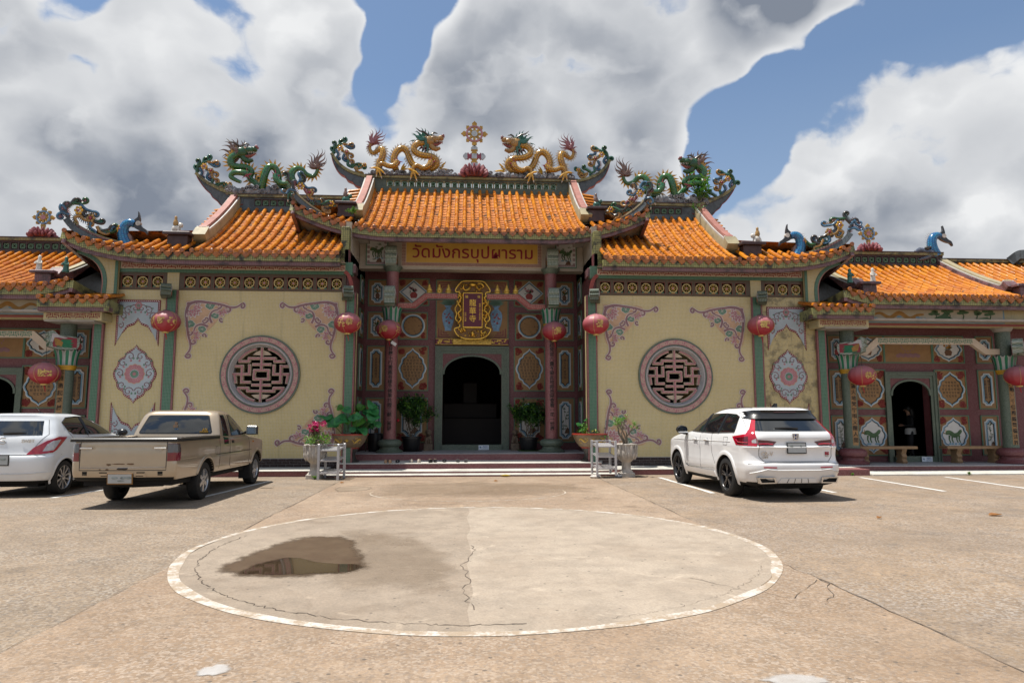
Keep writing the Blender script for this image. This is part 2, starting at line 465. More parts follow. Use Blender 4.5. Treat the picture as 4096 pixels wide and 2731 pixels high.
TEXTQ = []
def text(s, size, mat, parent, m4, name='lettering', bend=0.0, spacing=1.0, extrude=.004, bold=0.0, lw=1.0, align='CENTER'):
    """queued lettering; m4 maps text XY to the scene"""
    cu = bpy.data.curves.new(name, 'FONT'); cu.body = s; cu.size = size; cu.align_x = align; cu.align_y = 'CENTER'
    cu.extrude = extrude; cu.offset = bold; cu.space_line = spacing; cu.resolution_u = 2; cu.space_character = lw
    o = bpy.data.objects.new('tmp_text', cu); COL.objects.link(o)
    TEXTQ.append((o, name, mat, parent, m4, bend)); return None
def flush_text():
    bpy.context.view_layer.update()
    dg = bpy.context.evaluated_depsgraph_get()
    for o, name, mat, parent, m4, bend in TEXTQ:
        me = bpy.data.meshes.new_from_object(o.evaluated_get(dg)); me.name = name
        if bend:
            for v in me.vertices:
                x, y, z = v.co; a = x/bend; r = bend+z
                v.co = (r*math.sin(a), y, r*math.cos(a)-bend)
        me.materials.clear(); me.materials.append(M[mat])
        n = bpy.data.objects.new(name, me); COL.objects.link(n); attach(n, parent, m4)
        cu = o.data; bpy.data.objects.remove(o); bpy.data.curves.remove(cu)
    TEXTQ.clear()
# text facing the camera (-Y): text x -> +X, text y -> +Z, text z -> -Y
def TF(x, y, z): return Matrix(((1, 0, 0, x), (0, 0, -1, y), (0, 1, 0, z), (0, 0, 0, 1)))

FRET = ["#########.", "#.......#.", "#.#####.#.", "#.#...#.#.", "#.#.###.#.", "#.#.....#.", "#.#######.", "..........", ]
FRET_T = ["#####.#.#####.", "....#.#.#.....", "#####.#.#####.", "#.....#.....#.", "#.#########.#.", "..#.......#...",]
def fret(mb, x0, x1, z0, z1, y, pat=FRET, th=.005, mi=0, fn=None):
    """meander drawn as raised strips on a band between x0..x1; fn maps (u,v,depth) to a point"""
    rows = len(pat); cols = len(pat[0]); h = (z1-z0)/rows
    n = max(1, round((x1-x0)/(cols*h))); w = (x1-x0)/(n*cols)
    for k in range(n):
        for r, row in enumerate(pat):
            c = 0
            while c < cols:
                if row[c] == '#':
                    d = c
                    while d < cols and row[d] == '#': d += 1
                    a0 = x0+(k*cols+c)*w; a1 = x0+(k*cols+d)*w; b1 = z1-r*h; b0 = b1-h
                    if fn is None:
                        mb.add([(a0, y-th, b0), (a1, y-th, b0), (a1, y-th, b1), (a0, y-th, b1), (a0, y, b0), (a1, y, b0), (a1, y, b1), (a0, y, b1)],
                               [(0, 1, 2, 3), (0, 4, 5, 1), (1, 5, 6, 2), (2, 6, 7, 3), (3, 7, 4, 0)], mi)
                    else:
                        mb.add([fn(a0, b0), fn(a1, b0), fn(a1, b1), fn(a0, b1)], [(0, 1, 2, 3)], mi)
                    c = d
                else: c += 1
# ---------------------------------------------------------------- ground
def concrete(name, a, b_, c, speck, speck_amt, rough=.85, sscale=38, stain=.72, fine=.55):
    """a: base, b_: second tone, c: stain tone, speck: aggregate colour"""
    t, b = newmat(name); setb(b, rough, .25)
    P = pos(t)
    n1 = t.noise(P, .55, 6, .6, .4); n2 = t.noise(P, 2.7, 6, .65); n3 = t.noise(P, 1.1, 8, .7, .8)
    col = t.mix(t.rng(n1, .36, .64, 0, 1, True), rgb(a), rgb(b_))
    col = t.mix(t.rng(n2, .40, .66, 0, .62, True), col, sc(a, .62))
    col = t.mix(t.math('MULTIPLY', t.rng(n3, .50, .70, 0, 1, True), stain), col, rgb(c))
    v = t.node('ShaderNodeTexVoronoi'); v.inputs['Scale'].default_value = sscale; t.put(v.inputs['Vector'], P)
    s1 = t.node('ShaderNodeSeparateXYZ'); t.put(s1.inputs[0], v.outputs['Color'])
    pr = t.rng(t.noise(P, .8, 4), .38, .62, .35, 1.0)
    f = t.math('MULTIPLY', t.math('MULTIPLY', t.rng(s1.outputs[0], .45, .80), pr), speck_amt)
    col = t.mix(f, col, rgb(speck))
    f2 = t.math('MULTIPLY', t.rng(s1.outputs[1], .58, .85), speck_amt*.75)
    col = t.mix(f2, col, (.09, .085, .085, 1))
    nf = t.noise(P, 55, 6, .7)
    col = t.mix(t.math('MULTIPLY', t.rng(nf, .40, .68), fine), col, sc(a, .62))
    vp = t.node('ShaderNodeTexVoronoi'); vp.inputs['Scale'].default_value = 9; t.put(vp.inputs['Vector'], P)
    vps = t.node('ShaderNodeSeparateXYZ'); t.put(vps.inputs[0], vp.outputs['Color'])
    sf = t.noise(P, 1.9, 9, .74, 1.2); col = t.mix(t.rng(sf, .56, .70, 0, .55, True), col, sc(a, 1.32))
    pit = t.math('MULTIPLY', t.rng(vp.outputs['Distance'], .16, .10), t.rng(vps.outputs[2], .86, .9))
    col = t.mix(t.math('MULTIPLY', pit, .7), col, (.08, .07, .06, 1))
    t.put(b.inputs['Base Color'], col)
    bump(t, b, t.math('ADD', t.math('MULTIPLY', s1.outputs[0], .6), nf), .35, .006)
    return M[name]
concrete('concrete_aggregate', (.305, .228, .157), (.250, .192, .137), (.140, .110, .082), (.43, .385, .33), .62, sscale=46)
concrete('concrete_right', (.320, .232, .154), (.250, .190, .138), (.150, .124, .102), (.46, .42, .38), .50, sscale=46)
concrete('concrete_path', (.365, .268, .186), (.275, .190, .124), (.155, .104, .064), (.52, .45, .38), .42, sscale=50)
concrete('concrete_disc', (.350, .284, .218), (.285, .227, .172), (.195, .145, .102), (.46, .40, .33), .20, sscale=60, stain=.75, fine=.45)
concrete('concrete_disc_pale', (.410, .340, .266), (.355, .288, .222), (.26, .20, .145), (.50, .44, .37), .20, sscale=60, stain=.55, fine=.45)
def paint(name, c, under, wear_lo, wear_hi, sc1=5):
    t, b = newmat(name); setb(b, .75, .3); P = pos(t)
    n = t.math('ADD', t.math('MULTIPLY', t.noise(P, sc1, 8, .72), .7), t.math('MULTIPLY', t.noise(P, 34, 6, .7), .3))
    t.put(b.inputs['Base Color'], t.mix(t.rng(n, wear_lo, wear_hi, 0, 1, True), rgb(c), rgb(under)))
    return M[name]
paint('ring_paint', (.55, .51, .46), (.34, .265, .19), .41, .55, 4.5)
paint('line_paint', (.66, .65, .62), (.26, .20, .15), .56, .70)
plain('joint_dark', (.085, .065, .05), .9, .4, 9)
plain('crack_dark', (.085, .065, .05), .9, .4, 9)

def sheet(name, poly, z, mat, parent=None):
    mb = MB(); mb.add([(x, y, z) for x, y in poly], [tuple(range(len(poly)))]); o = mb.build(name, mat, parent, smooth=0)
    return o
g = MB()
g.add([(-300, -200, 0), (-3.15, -200, 0), (-3.15, 400, 0), (-300, 400, 0)], [(0, 1, 2, 3)], 0)
g.add([(-3.15, -200, 0), (300, -200, 0), (300, 400, 0), (-3.15, 400, 0)], [(0, 1, 2, 3)], 1)
ground = struct(g.build('ground', ['concrete_aggregate', 'concrete_right'], smooth=0))
# central path slab (slightly proud of the lot); edge a little broken
rr = random.Random(3)
def jit_line(a, b, n, j):
    return [(a[0]+(b[0]-a[0])*i/n+rr.uniform(-j, j), a[1]+(b[1]-a[1])*i/n+rr.uniform(-j, j)) for i in range(n+1)]
pl = jit_line((-3.15, -8), (-3.15, 18.0), 60, .025)+jit_line((3.15, 18.0), (3.15, -8), 60, .02)
struct(sheet('path', pl, .002, 'concrete_path'))
CX, CY, RX_, RY_ = .02, 8.36, 3.31, 3.43
def ell(k, n=160, j=0.0, f=4.0):
    out = []
    for i in range(n):
        a = 2*PI*i/n
        q = 1+j*noise.noise(Vector((math.cos(a)*f, math.sin(a)*f, k*7)))
        out.append((CX+(RX_*q+k)*math.cos(a), CY+(RY_*q+k)*math.sin(a)))
    return out
e_ = ell(-.06, j=.004); jl = [(-.12+.03*math.sin(k*2.1), CY+RY_*.985-k*RY_*1.97/12) for k in range(13)]
struct(sheet('circle_slab', [q for q in e_ if q[0] < -.12 and q[1] > CY]+[q for q in e_ if q[0] < -.12 and q[1] <= CY]+jl[::-1], .004, 'concrete_disc')); struct(sheet('circle_slab', jl+[q for q in e_ if q[0] >= -.12 and q[1] < CY]+[q for q in e_ if q[0] >= -.12 and q[1] >= CY], .0042, 'concrete_disc_pale'))
rg = MB(); n = 160; o1 = ell(.02, j=.012); i1 = ell(-.08, j=.018, f=5)
rg.add([(x, y, .006) for x, y in o1]+[(x, y, .006) for x, y in i1], [(i, (i+1) % n, n+(i+1) % n, n+i) for i in range(n)])
struct(rg.build('painted_ring', 'ring_paint', smooth=0))
# faint second arc near the steps
a2 = []; b2 = []
for i in range(61):
    a = rad(-8+196*i/60); w_ = .035+.02*noise.noise(Vector((i*.3, 0, 2)))
    a2.append((-.1+1.95*math.cos(a), 14.15-1.5*math.sin(a), .005)); b2.append((-.1+(1.95+w_)*math.cos(a), 14.15-(1.5+w_)*math.sin(a), .005))
ar = MB(); ar.add(a2+b2, [(i, i+1, 62+i, 61+i) for i in range(60)])
struct(ar.build('painted_arc', 'ring_paint', smooth=0))

def crackline(name, pts, w=.012, z=.0075, j=.05, k=10, mat='crack_dark', seed=1):
    r = random.Random(seed); P = []
    for i in range(len(pts)-1):
        for q in range(k):
            t = q/k; P.append((pts[i][0]+(pts[i+1][0]-pts[i][0])*t+r.uniform(-j, j)*.5, pts[i][1]+(pts[i+1][1]-pts[i][1])*t+r.uniform(-j, j)*.5))
    P.append(pts[-1]); A = []; B = []
    for i, q in enumerate(P):
        t = Vector(P[min(i+1, len(P)-1)])-Vector(P[max(i-1, 0)]); nn = Vector((-t.y, t.x)).normalized()*w*r.uniform(.08, .42)
        A.append((q[0]+nn.x, q[1]+nn.y, z)); B.append((q[0]-nn.x, q[1]-nn.y, z))
    m = MB(); nn = len(P); m.add(A+B, [(i, i+1, nn+i+1, nn+i) for i in range(nn-1)])
    return struct(m.build(name, mat, smooth=0))
def ell_pts(k, a0, a1, n=14): return [(CX+(RX_+k)*math.cos(rad(a0+(a1-a0)*i/n)), CY+(RY_+k)*math.sin(rad(a0+(a1-a0)*i/n))) for i in range(n+1)]
crackline('ground_crack', ell_pts(-.24, 165, 275, 22), .014, .0075, .05, 6, seed=3)
crackline('ground_crack', ell_pts(-.20, 285, 335, 16), .005, .0075, .05, 6, seed=4)
crackline('ground_crack', [(-.1, 5.55), (-.18, 6.1), (-.12, 6.6), (-.2, 7.2), (-.05, 7.9), (-.1, 8.3)], .011, .0075, .06, 6, seed=5)
crackline('ground_crack', [(1.95, 6.5), (2.3, 6.0), (2.6, 5.75), (3.1, 6.35)], .008, .0075, .05, 6, seed=11)
crackline('ground_crack', [(2.75, 5.55), (3.0, 5.85), (3.15, 6.3), (3.12, 7.1)], .01, .0075, .05, 6, seed=12)
crackline('ground_crack', [(1.0, 3.9), (1.25, 3.6), (1.3, 3.2), (1.5, 2.8)], .006, .0075, .05, 6, seed=13)
crackline('ground_crack', [(-2.3, 12.5), (-1.6, 12.2), (-.6, 12.25), (.6, 12.15), (1.9, 12.6), (2.2, 13.2)], .008, .0075, .06, 6, seed=14)
# slab joints
crackline('slab_joint', [(3.15, 1), (3.15, 6.4)], .016, .0075, .03, 30, 'joint_dark', 21)
crackline('slab_joint', [(3.16, 10.2), (3.16, 17.6)], .014, .0075, .03, 30, 'joint_dark', 22)
crackline('slab_joint', [(-3.15, 9.6), (-3.15, 17.6)], .016, .0075, .03, 30, 'joint_dark', 23)
crackline('slab_joint', [(3.2, 13.95), (14, 14.1)], .010, .003, .02, 50, 'joint_dark', 24)
crackline('slab_joint', [(3.3, 10.6), (12, 10.9)], .008, .003, .02, 50, 'joint_dark', 25)
crackline('slab_joint', [(-3.2, 13.4), (-13, 13.5)], .008, .003, .02, 50, 'joint_dark', 26)
crackline('slab_joint', [(-3.15, 2), (-3.15, 7)], .007, .0075, .03, 30, 'joint_dark', 27)
# parking bay lines
def bayline(x0, y0, x1, y1, w=.10):
    d = Vector((x1-x0, y1-y0)); nn = Vector((-d.y, d.x)).normalized()*w*.5
    L = jit_line((x0+nn.x, y0+nn.y), (x1+nn.x, y1+nn.y), 14, .012); R = jit_line((x0-nn.x, y0-nn.y), (x1-nn.x, y1-nn.y), 14, .012)[::-1]
    return struct(sheet('bay_line', L+R, .004, 'line_paint'))
BAYS = [(4.75, 17.3, 4.80, 13.66), (7.35, 17.0, 7.3, 13.6), (9.85, 17.0, 9.69, 13.7), (12.1, 17.0, 11.81, 13.9), (-4.84, 16.96, -5.16, 13.6), (-7.55, 17.0, -7.95, 13.7), (-10.44, 16.9, -10.1, 13.6)]
for q in BAYS: bayline(*q)
# old cement splashes
def soft(name, c1, c2, rough=.8, amt=1.0, sc1=6):
    """stain that breaks up towards its edge (edge weight stored per vertex)"""
    t, b = newmat(name); setb(b, rough, .4); P = pos(t)
    t.put(b.inputs['Base Color'], t.mix(t.rng(t.noise(P, 2.4, 8, .7), .35, .65), rgb(c1), rgb(c2)))
    at = t.node('ShaderNodeAttribute'); at.attribute_name = 'edge'
    n = t.math('ADD', t.math('MULTIPLY', t.noise(P, sc1, 8, .7), .55), t.math('MULTIPLY', t.noise(P, 40, 5, .7), .15))
    f = t.rng(t.math('ADD', t.math('MULTIPLY', at.outputs['Fac'], .55), n), .50, .78, 0, amt, True)
    tr = t.node('ShaderNodeBsdfTransparent'); mx = t.node('ShaderNodeMixShader'); t.put(mx.inputs[0], f); t.l.new(tr.outputs[0], mx.inputs[1]); t.l.new(b.outputs[0], mx.inputs[2])
    out = [q for q in t.n if q.type == 'OUTPUT_MATERIAL'][0]; t.l.new(mx.outputs[0], out.inputs[0]); return t, b
soft('cement_patch', (.50, .49, .48), (.36, .32, .28), .8, .85, 9); soft('brown_stain', (.17, .115, .070), (.26, .19, .125), .85, .30, 2.6); soft('damp_concrete', (.20, .148, .10), (.29, .225, .165)); soft('wet_concrete', (.080, .050, .029), (.115, .078, .047), .42)
def softsheet(name, poly, z, mat, inset=.72):
    n = len(poly); cx = sum(p_[0] for p_ in poly)/n; cy = sum(p_[1] for p_ in poly)/n; vs = []; ed = []
    for k, e in ((1.12, 0), (inset, 1.0), (.3, 1.0)):
        for x, y in poly: vs.append((cx+(x-cx)*k, cy+(y-cy)*k, z)); ed.append(e)
    mb = MB(); mb.add(vs, [(i*n+j, i*n+(j+1) % n, (i+1)*n+(j+1) % n, (i+1)*n+j) for i in range(2) for j in range(n)]+[tuple(range(2*n, 3*n))])
    o = mb.build(name, mat, None, 0); at = o.data.attributes.new('edge', 'FLOAT', 'POINT'); at.data.foreach_set('value', ed); return struct(o)
def splash(cx, cy, rx, ry, seed, z, mat, name, n=40, f=1.6, amp=.45):
    P = []
    for i in range(n):
        a = 2*PI*i/n; k = 1+amp*noise.noise(Vector((math.cos(a)*f, math.sin(a)*f, seed*3.7))); P.append((cx+rx*k*math.cos(a), cy+ry*k*math.sin(a)))
    return softsheet(name, P, z, mat, .5)
splash(-1.67, 4.38, .11, .12, 1, .006, 'cement_patch', 'cement_splash'); splash(1.72, 4.00, .24, .08, 5, .006, 'cement_patch', 'cement_splash')
# wet patch and puddle
t, b = soft('puddle_water', (.035, .023, .014), (.055, .037, .022), .03, 1.0, 5); b.inputs['IOR'].default_value = 1.33
wet = spline([(-2.7, 7.16), (-2.6, 7.91), (-2.43, 8.7), (-2.11, 9.14), (-1.65, 9.04), (-1.32, 8.07), (-1.13, 7.25), (-1.18, 6.96), (-1.45, 6.85), (-1.75, 6.73), (-2.07, 6.75), (-2.43, 6.86), (-2.7, 7.16)], 7)[:-1]
wet = [(x+.05*noise.noise(Vector((x*5, y*5, 0))), y+.09*noise.noise(Vector((x*5, y*5, 9)))) for x, y in wet]
softsheet('wet_patch', wet, .008, 'wet_concrete', .70)
wat = spline([(-2.36, 6.98), (-2.33, 7.34), (-2.21, 7.58), (-2.0, 7.72), (-1.75, 7.50), (-1.51, 7.36), (-1.22, 7.30), (-1.25, 6.97), (-1.62, 6.9), (-1.95, 6.88), (-2.36, 6.98)], 6)[:-1]
softsheet('puddle', [(x+.02*noise.noise(Vector((x*9, y*9, 0))), y+.03*noise.noise(Vector((x*9, y*9, 9)))) for x, y in wat], .0095, 'puddle_water', .80)
def stain(pts, z, mat, seed, ins=.6):
    q = spline(pts+[pts[0]], 6)[:-1]
    softsheet('damp_stain', [(x+.08*noise.noise(Vector((x*4, y*4, seed))), y+.12*noise.noise(Vector((x*4, y*4, seed+5)))) for x, y in q], z, mat, ins)
for k, q in enumerate(([(-2.7, 13.2), (.4, 13.0), (2.6, 13.8), (2.8, 15.6), (.5, 16.6), (-2.2, 16.4)], [(-1.5, 6.0), (-.3, 5.9), (-.2, 7.6), (-.9, 9.2), (-1.9, 9.6)])):
    softsheet('brown_stain', [(x+.2*noise.noise(Vector((x*2, y*2, k))), y+.25*noise.noise(Vector((x*2, y*2, k+5)))) for x, y in spline(q+[q[0]], 6)[:-1]], .0068 if k else .0035, 'brown_stain', .42)
stain([(-3.0, 15.1), (-2.8, 15.6), (-2.2, 15.4), (-2.2, 14.6), (-2.8, 14.4)], .004, 'damp_concrete', 1)
# ---------------------------------------------------------------- glazed roof tiles
t, b = newmat('tile_orange'); setb(b, .34, .4, 0, .15, .2)
P = pos(t); oi = t.node('ShaderNodeObjectInfo').outputs['Random']
base = t.mix(oi, (.58, .205, .012, 1), (.38, .098, .006, 1))
base = t.mix(t.rng(t.noise(P, 7, 5, .65), .42, .7, 0, .55), base, (.64, .26, .04, 1))
base = t.mix(t.rng(t.noise(P, 3.4, 9, .72), .56, .68, 0, .92, True), base, (.03, .022, .016, 1))
t.put(b.inputs['Base Color'], base); t.put(b.inputs['Roughness'], t.rng(t.noise(P, 3.4, 9, .72), .5, .7, .2, .7))
t, b = newmat('tile_pan'); setb(b, .42, .35, 0, .08, .2)
P = pos(t)
base = t.mix(t.rng(t.noise(P, 9, 4), .3, .7), (.42, .125, .020, 1), (.58, .225, .055, 1))
base = t.mix(t.rng(t.noise(P, 3.0, 9, .72), .50, .63, 0, .92, True), base, (.035, .027, .02, 1))
t.put(b.inputs['Base Color'], base)
t, b = newmat('tile_end'); setb(b, .2, .5, 0, .6, .1)
P = pos(t); oi = t.node('ShaderNodeObjectInfo').outputs['Random']
base = t.mix(oi, (.40, .125, .018, 1), (.27, .075, .014, 1))
base = t.mix(t.rng(t.noise(P, 8, 8, .7), .52, .68, 0, .75, True), base, (.03, .02, .015, 1))
t.put(b.inputs['Base Color'], base); bump(t, b, t.noise(P, 60, 3), .5, .01)

SP = .262           # spacing of the tile rows
def cover_mesh(L):
    m = MB(); n = 7; vs = []
    for y, r in ((0, .062), (.02, .064), (L*.98, .057)):
        for j in range(n+1):
            a = PI*j/n; vs.append((r*math.cos(a), y, r*1.25*math.sin(a)))
    fs = []
    for i in range(2):
        for j in range(n): a = i*(n+1)+j; fs.append((a, a+1, a+n+2, a+n+1))
    fs.append(tuple(range(n+1)))
    m.add(vs, fs); return m.mesh('cover_tile', 'tile_orange', 50)
def disc_mesh():
    m = MB(); M4 = RX(PI/2)
    m.lathe([(.0, .034), (.022, .036), (.030, .028), (.046, .028), (.052, .036), (.062, .030), (.064, .0), (.0, -.02)], 12, M4=M4)
    return m.mesh('tile_end', 'tile_end', 40)
def heart_mesh():
    m = MB()
    pts = [(-.105, .045), (-.05, .02), (0, .03), (.05, .02), (.105, .045), (.108, -.01), (.085, -.055), (.045, -.085), (0, -.125), (-.045, -.085), (-.085, -.055), (-.108, -.01)]
    m.prism(pts, 0, .022)
    m.prism([(x*.70, z*.70-.012) for x, z in pts], -.012, 0.002)
    m.prism([(x*.36, z*.36-.012) for x, z in pts], -.020, -.01)
    return m.mesh('drip_tile', 'tile_end', 40)
TILE_END = disc_mesh(); DRIP = heart_mesh()
LC = .36
COVER = cover_mesh(LC)

def block_mesh(mat, mat2):
    """pierced ridge block: square frame, eight-sided ring and four ties"""
    m = MB(); h = .118
    sq = [(-h, -h), (h, -h), (h, h), (-h, h)]; q2 = [(a*.84, b*.84) for a, b in sq]
    m.ring(sq, q2, -.10, .10, 0)
    m.ring(circ(.082, 8, a0=PI/8, a1=2*PI+PI/8), circ(.060, 8, a0=PI/8, a1=2*PI+PI/8), -.09, .09, 1)
    for k in range(4): m.box(-.009, .009, -.09, .09, .072, .10, 1, RY(PI/4+k*PI/2))
    for k in range(4): m.box(-.011, .011, -.085, .085, .018, .064, 1, RY(k*PI/2))
    m.ring([(-.03, -.03), (.03, -.03), (.03, .03), (-.03, .03)], [(-.018, -.018), (.018, -.018), (.018, .018), (-.018, .018)], -.085, .085, 1)
    return m.mesh('ridge_block', [mat, mat2], 0)
BLOCK_C = block_mesh('cream_mosaic', 'frame_green'); BLOCK_W = block_mesh('ridge_maroon', 'frame_green')

class Roof:
    def __init__(s, hall, sgn, Ye, ze, Yr, zr, lift, conc=.72):
        s.hall = hall; s.sg = sgn; s.Ye = Ye; s.ze = ze; s.Yr = Yr; s.zr = zr; s.lift = lift; s.conc = conc
        s.pan = MB(sgn); s.roof = None
    def z(s, x, Y):
        t = (Y-s.Ye)/(s.Yr-s.Ye)
        return s.ze+(s.zr-s.ze)*(s.conc*t+(1-s.conc)*t*t)+s.lift(x)*max(0, 1-t*1.6)**1.6
    def pt(s, x, Y, dz=0): return Vector((x, Y, s.z(x, Y)+dz))
    def rows(s, x0, x1, top, step=.205):
        """pan tiles and the list of cover rows; top(x) gives the far Y"""
        n = max(1, round((x1-x0)/SP)); w = (x1-x0)/n
        s.pans = getattr(s, 'pans', []); s.cov = getattr(s, 'cov', [])
        for i in range(n+1): s.cov.append((x0+i*w, top(x0+i*w)))
        for i in range(n):
            xa = x0+i*w; xb = xa+w; xm = (xa+xb)/2; Yt = top(xm); L = Yt-s.Ye
            k = max(1, round(L/step))
            for j in range(k):
                Y0 = s.Ye+L*j/k-.015; Y1 = s.Ye+L*(j+1)/k+.02
                vs = []
                for Y, up in ((Y0, .026), (Y1, .0)):
                    for q in range(5):
                        u = q/4; x = xa+w*u; d = -.048*(1-(2*u-1)**2)
                        vs.append((x, Y, s.z(x, Y)+d+up))
                for q in range(5):
                    u = q/4; x = xa+w*u; vs.append((x, Y0, s.z(x, Y0)-.048*(1-(2*u-1)**2)-.004))
                s.pan.add(vs, [(q, q+1, q+6, q+5) for q in range(4)]+[(q+10, q+11, q+1, q) for q in range(4)])
    def finish(s, name='roof', maxcover=290):
        o = s.pan.build(name, 'tile_pan', s.hall, 30); s.roof = o; o['kind'] = 'stuff'
        for x, Yt in s.cov:
            L = Yt-s.Ye
            if L < .12: continue
            k = max(1, round(L*1.18/LC))
            for j in range(k):
                Y0 = s.Ye+L*j/k; Y1 = s.Ye+L*(j+1)/k
                a = s.pt(x, Y0, .012); c = s.pt(x, Y1, .012); d = c-a
                m4 = T(s.sg*a.x, a.y, a.z) @ RX(math.atan2(d.z, d.y)) @ RZ(random.uniform(-.035, .035)) @ SC(random.uniform(.94, 1.06), d.length/LC*1.015, random.uniform(.92, 1.08))
                inst(COVER, 'cover_tile', o, m4)
        return o
    def eave(s, x0, x1, band=True, first=.0, hearts=True):
        """tile ends and drip tiles along the eave, fascia bands below"""
        n = max(1, round((x1-x0)/SP)); w = (x1-x0)/n
        for i in range(n+1):
            x = x0+i*w; sl = math.atan((s.z(x+.05, s.Ye)-s.z(x-.05, s.Ye))/.1)
            inst(TILE_END, 'tile_end', s.roof, T(s.sg*x, s.Ye-.012, s.z(x, s.Ye)+.02) @ RY(-sl*s.sg+random.uniform(-.05, .05)) @ RX(random.uniform(-.06, .06)))
            if i < n and hearts:
                x += w/2
                inst(DRIP, 'drip_tile', s.roof, T(s.sg*x, s.Ye-.012, s.z(x, s.Ye)-.045) @ RY(-sl*s.sg+random.uniform(-.06, .06)) @ RX(.12+random.uniform(-.08, .08)) @ SC(random.uniform(.95, 1.03), 1, random.uniform(.93, 1.05)))
        if band:
            P = [(x0-.06+(x1-x0+.12)*i/40, s.Ye, s.z(x0-.06+(x1-x0+.12)*i/40, s.Ye)) for i in range(41)]
            a = MB(s.sg); a.vsweep(P, [(.03, -.235), (.03, -.05), (.25, -.02), (.25, -.235)]); a.build('eave_band', 'eave_mosaic', s.hall)
            a = MB(s.sg); a.vsweep(P, [(.075, -.345), (.075, -.236), (.24, -.236), (.24, -.345)]); a.build('eave_band', 'pink_mosaic', s.hall)
    def side(s, xc, xb, Yh, Yend, soffit_to, dirn=1):
        """corner: side fascia, side slope, soffit. xc corner, xb barge"""
        sg = s.sg; lc = s.lift(xc); Ls = Yend-s.Ye
        zs = lambda Y: s.ze+lc*max(0, 1-(Y-s.Ye)/Ls)**2.0
        P = [(xc, s.Ye+.05+Ls*i/24, zs(s.Ye+.05+Ls*i/24)) for i in range(25)]
        a = MB(sg); e = .12*dirn
        a.sweep(P, [(-.10, -.235), (.05, -.235), (.05, -.02), (-.10, -.02)]); a.build('eave_band', 'eave_mosaic', s.hall)
        a = MB(sg); a.sweep(P, [(-.10, -.345), (.0, -.345), (.0, -.236), (-.10, -.236)]); a.build('eave_band', 'pink_mosaic', s.hall)
        # side slope
        a = MB(sg)
        def f(u, v):
            Y = s.Ye+Ls*u; xin = xc+(xb-xc)*min(1, u*Ls/(Yh-s.Ye)); x = xc+(xin-xc)*v
            zz = zs(Y)+(s.z(xb, Yh)-s.ze)*abs(x-xc)/abs(xb-xc)
            return (x, Y, zz)
        a.grid(f, 24, 6); a.build('side_slope', 'tile_pan', s.hall)
        a = MB(sg)
        def g_(u, v):
            x = soffit_to+(xc-.05*dirn-soffit_to)*u; Y = s.Ye+.16+(Ls-.2)*v
            q = max(0, 1-(Y-s.Ye)/Ls)**2.0
            return (x, Y, s.ze-.14+s.lift(x)*q)
        a.grid(g_, 16, 16); a.build('soffit', 'white_plaster', s.hall)
    def barge(s, xa, xb, Yf, h=.42, mats=('barge_cream', 'barge_pink', 'white_trim')):
        """gable ridge running down the slope, xa inner .. xb outer"""
        xm = (xa+xb)/2; w = abs(xb-xa)/2
        P = [(xm, Y, s.z(0, Y) if False else s.z(xm, Y)) for Y in [s.Yr+.1-(s.Yr+.1-Yf)*i/22 for i in range(23)]]
        zf = P[-1][2]
        P += [(xm, Yf-.16, zf-.02), (xm, Yf-.30, zf+.05), (xm, Yf-.40, zf+.15)]
        a = MB(s.sg); a.sweep(P, [(-w, -.1), (w, -.1), (w, h*.62), (w*.86, h*.78), (-w*.86, h*.78), (-w, h*.62)]); b0 = a.build('gable_ridge', mats[0], s.hall)
        a = MB(s.sg); a.sweep(P, [(-w*.60, h*.7), (w*.60, h*.7), (w*.60, h*.80), (w*.52, h*1.0), (-w*.52, h*1.0), (-w*.60, h*.80)]); a.build('ridge_cap', mats[1], b0)
        a = MB(s.sg); a.sweep(P, [(-w*.92, h*.70), (-w*.68, h*.70), (-w*.68, h*.83), (-w*.92, h*.83)]); a.sweep(P, [(w*.68, h*.70), (w*.92, h*.70), (w*.92, h*.83), (w*.68, h*.83)]); a.build('ridge_trim', mats[2], b0)
        return P
    def stubs(s, x, dx, Y0, Y1, n, drop=.05):
        """short tile rows lying across the slope outside a gable ridge"""
        for i in range(n):
            Y = Y0+(Y1-Y0)*(i+.5)/n; q = s.pt(x, Y, drop)
            ang = PI/2 if dx > 0 else -PI/2
            inst(COVER, 'cover_tile', s.roof, T(s.sg*q.x, q.y, q.z) @ RZ(-ang*s.sg) @ RX(-.12) @ SC(1.15, abs(dx)/LC, 1.0))
        a = MB(s.sg)
        a.grid(lambda u, v: (x+dx*v, Y0+(Y1-Y0)*u, s.z(x, Y0+(Y1-Y0)*u)+drop-.03-abs(dx)*.13*v), 14, 1)
        a.build('verge_pan', 'tile_pan', s.roof)
    def ridge(s, x0, x1, holes, block, body, base_h=.0, wall_h=.33, cor=.11, hx0=None, hx1=None, both=False):
        """main ridge wall with pierced blocks between hx0..hx1 and cornice on top"""
        z0 = s.zr-.06; z1 = s.zr+.045; zt = z1+.245; Y = s.Yr
        sg = s.sg
        a = MB(sg)
        a.box(x0, x1, Y-.12, Y+.12, z0-.35, z1)
        a.box(x0, hx0, Y-.10, Y+.10, z1, zt); a.box(hx1, x1, Y-.10, Y+.10, z1, zt)
        a.box(x0, x1, Y-.115, Y+.115, zt, zt+.05)
        o = a.build('main_ridge', body, s.hall, 0)
        n = round((hx1-hx0)/.247); w = (hx1-hx0)/n
        for i in range(n): inst(block, 'ridge_block', o, T(sg*(hx0+(i+.5)*w), Y, z1+.1225) @ SC(w/.236, 1, 1.035))
        return o, zt+.05
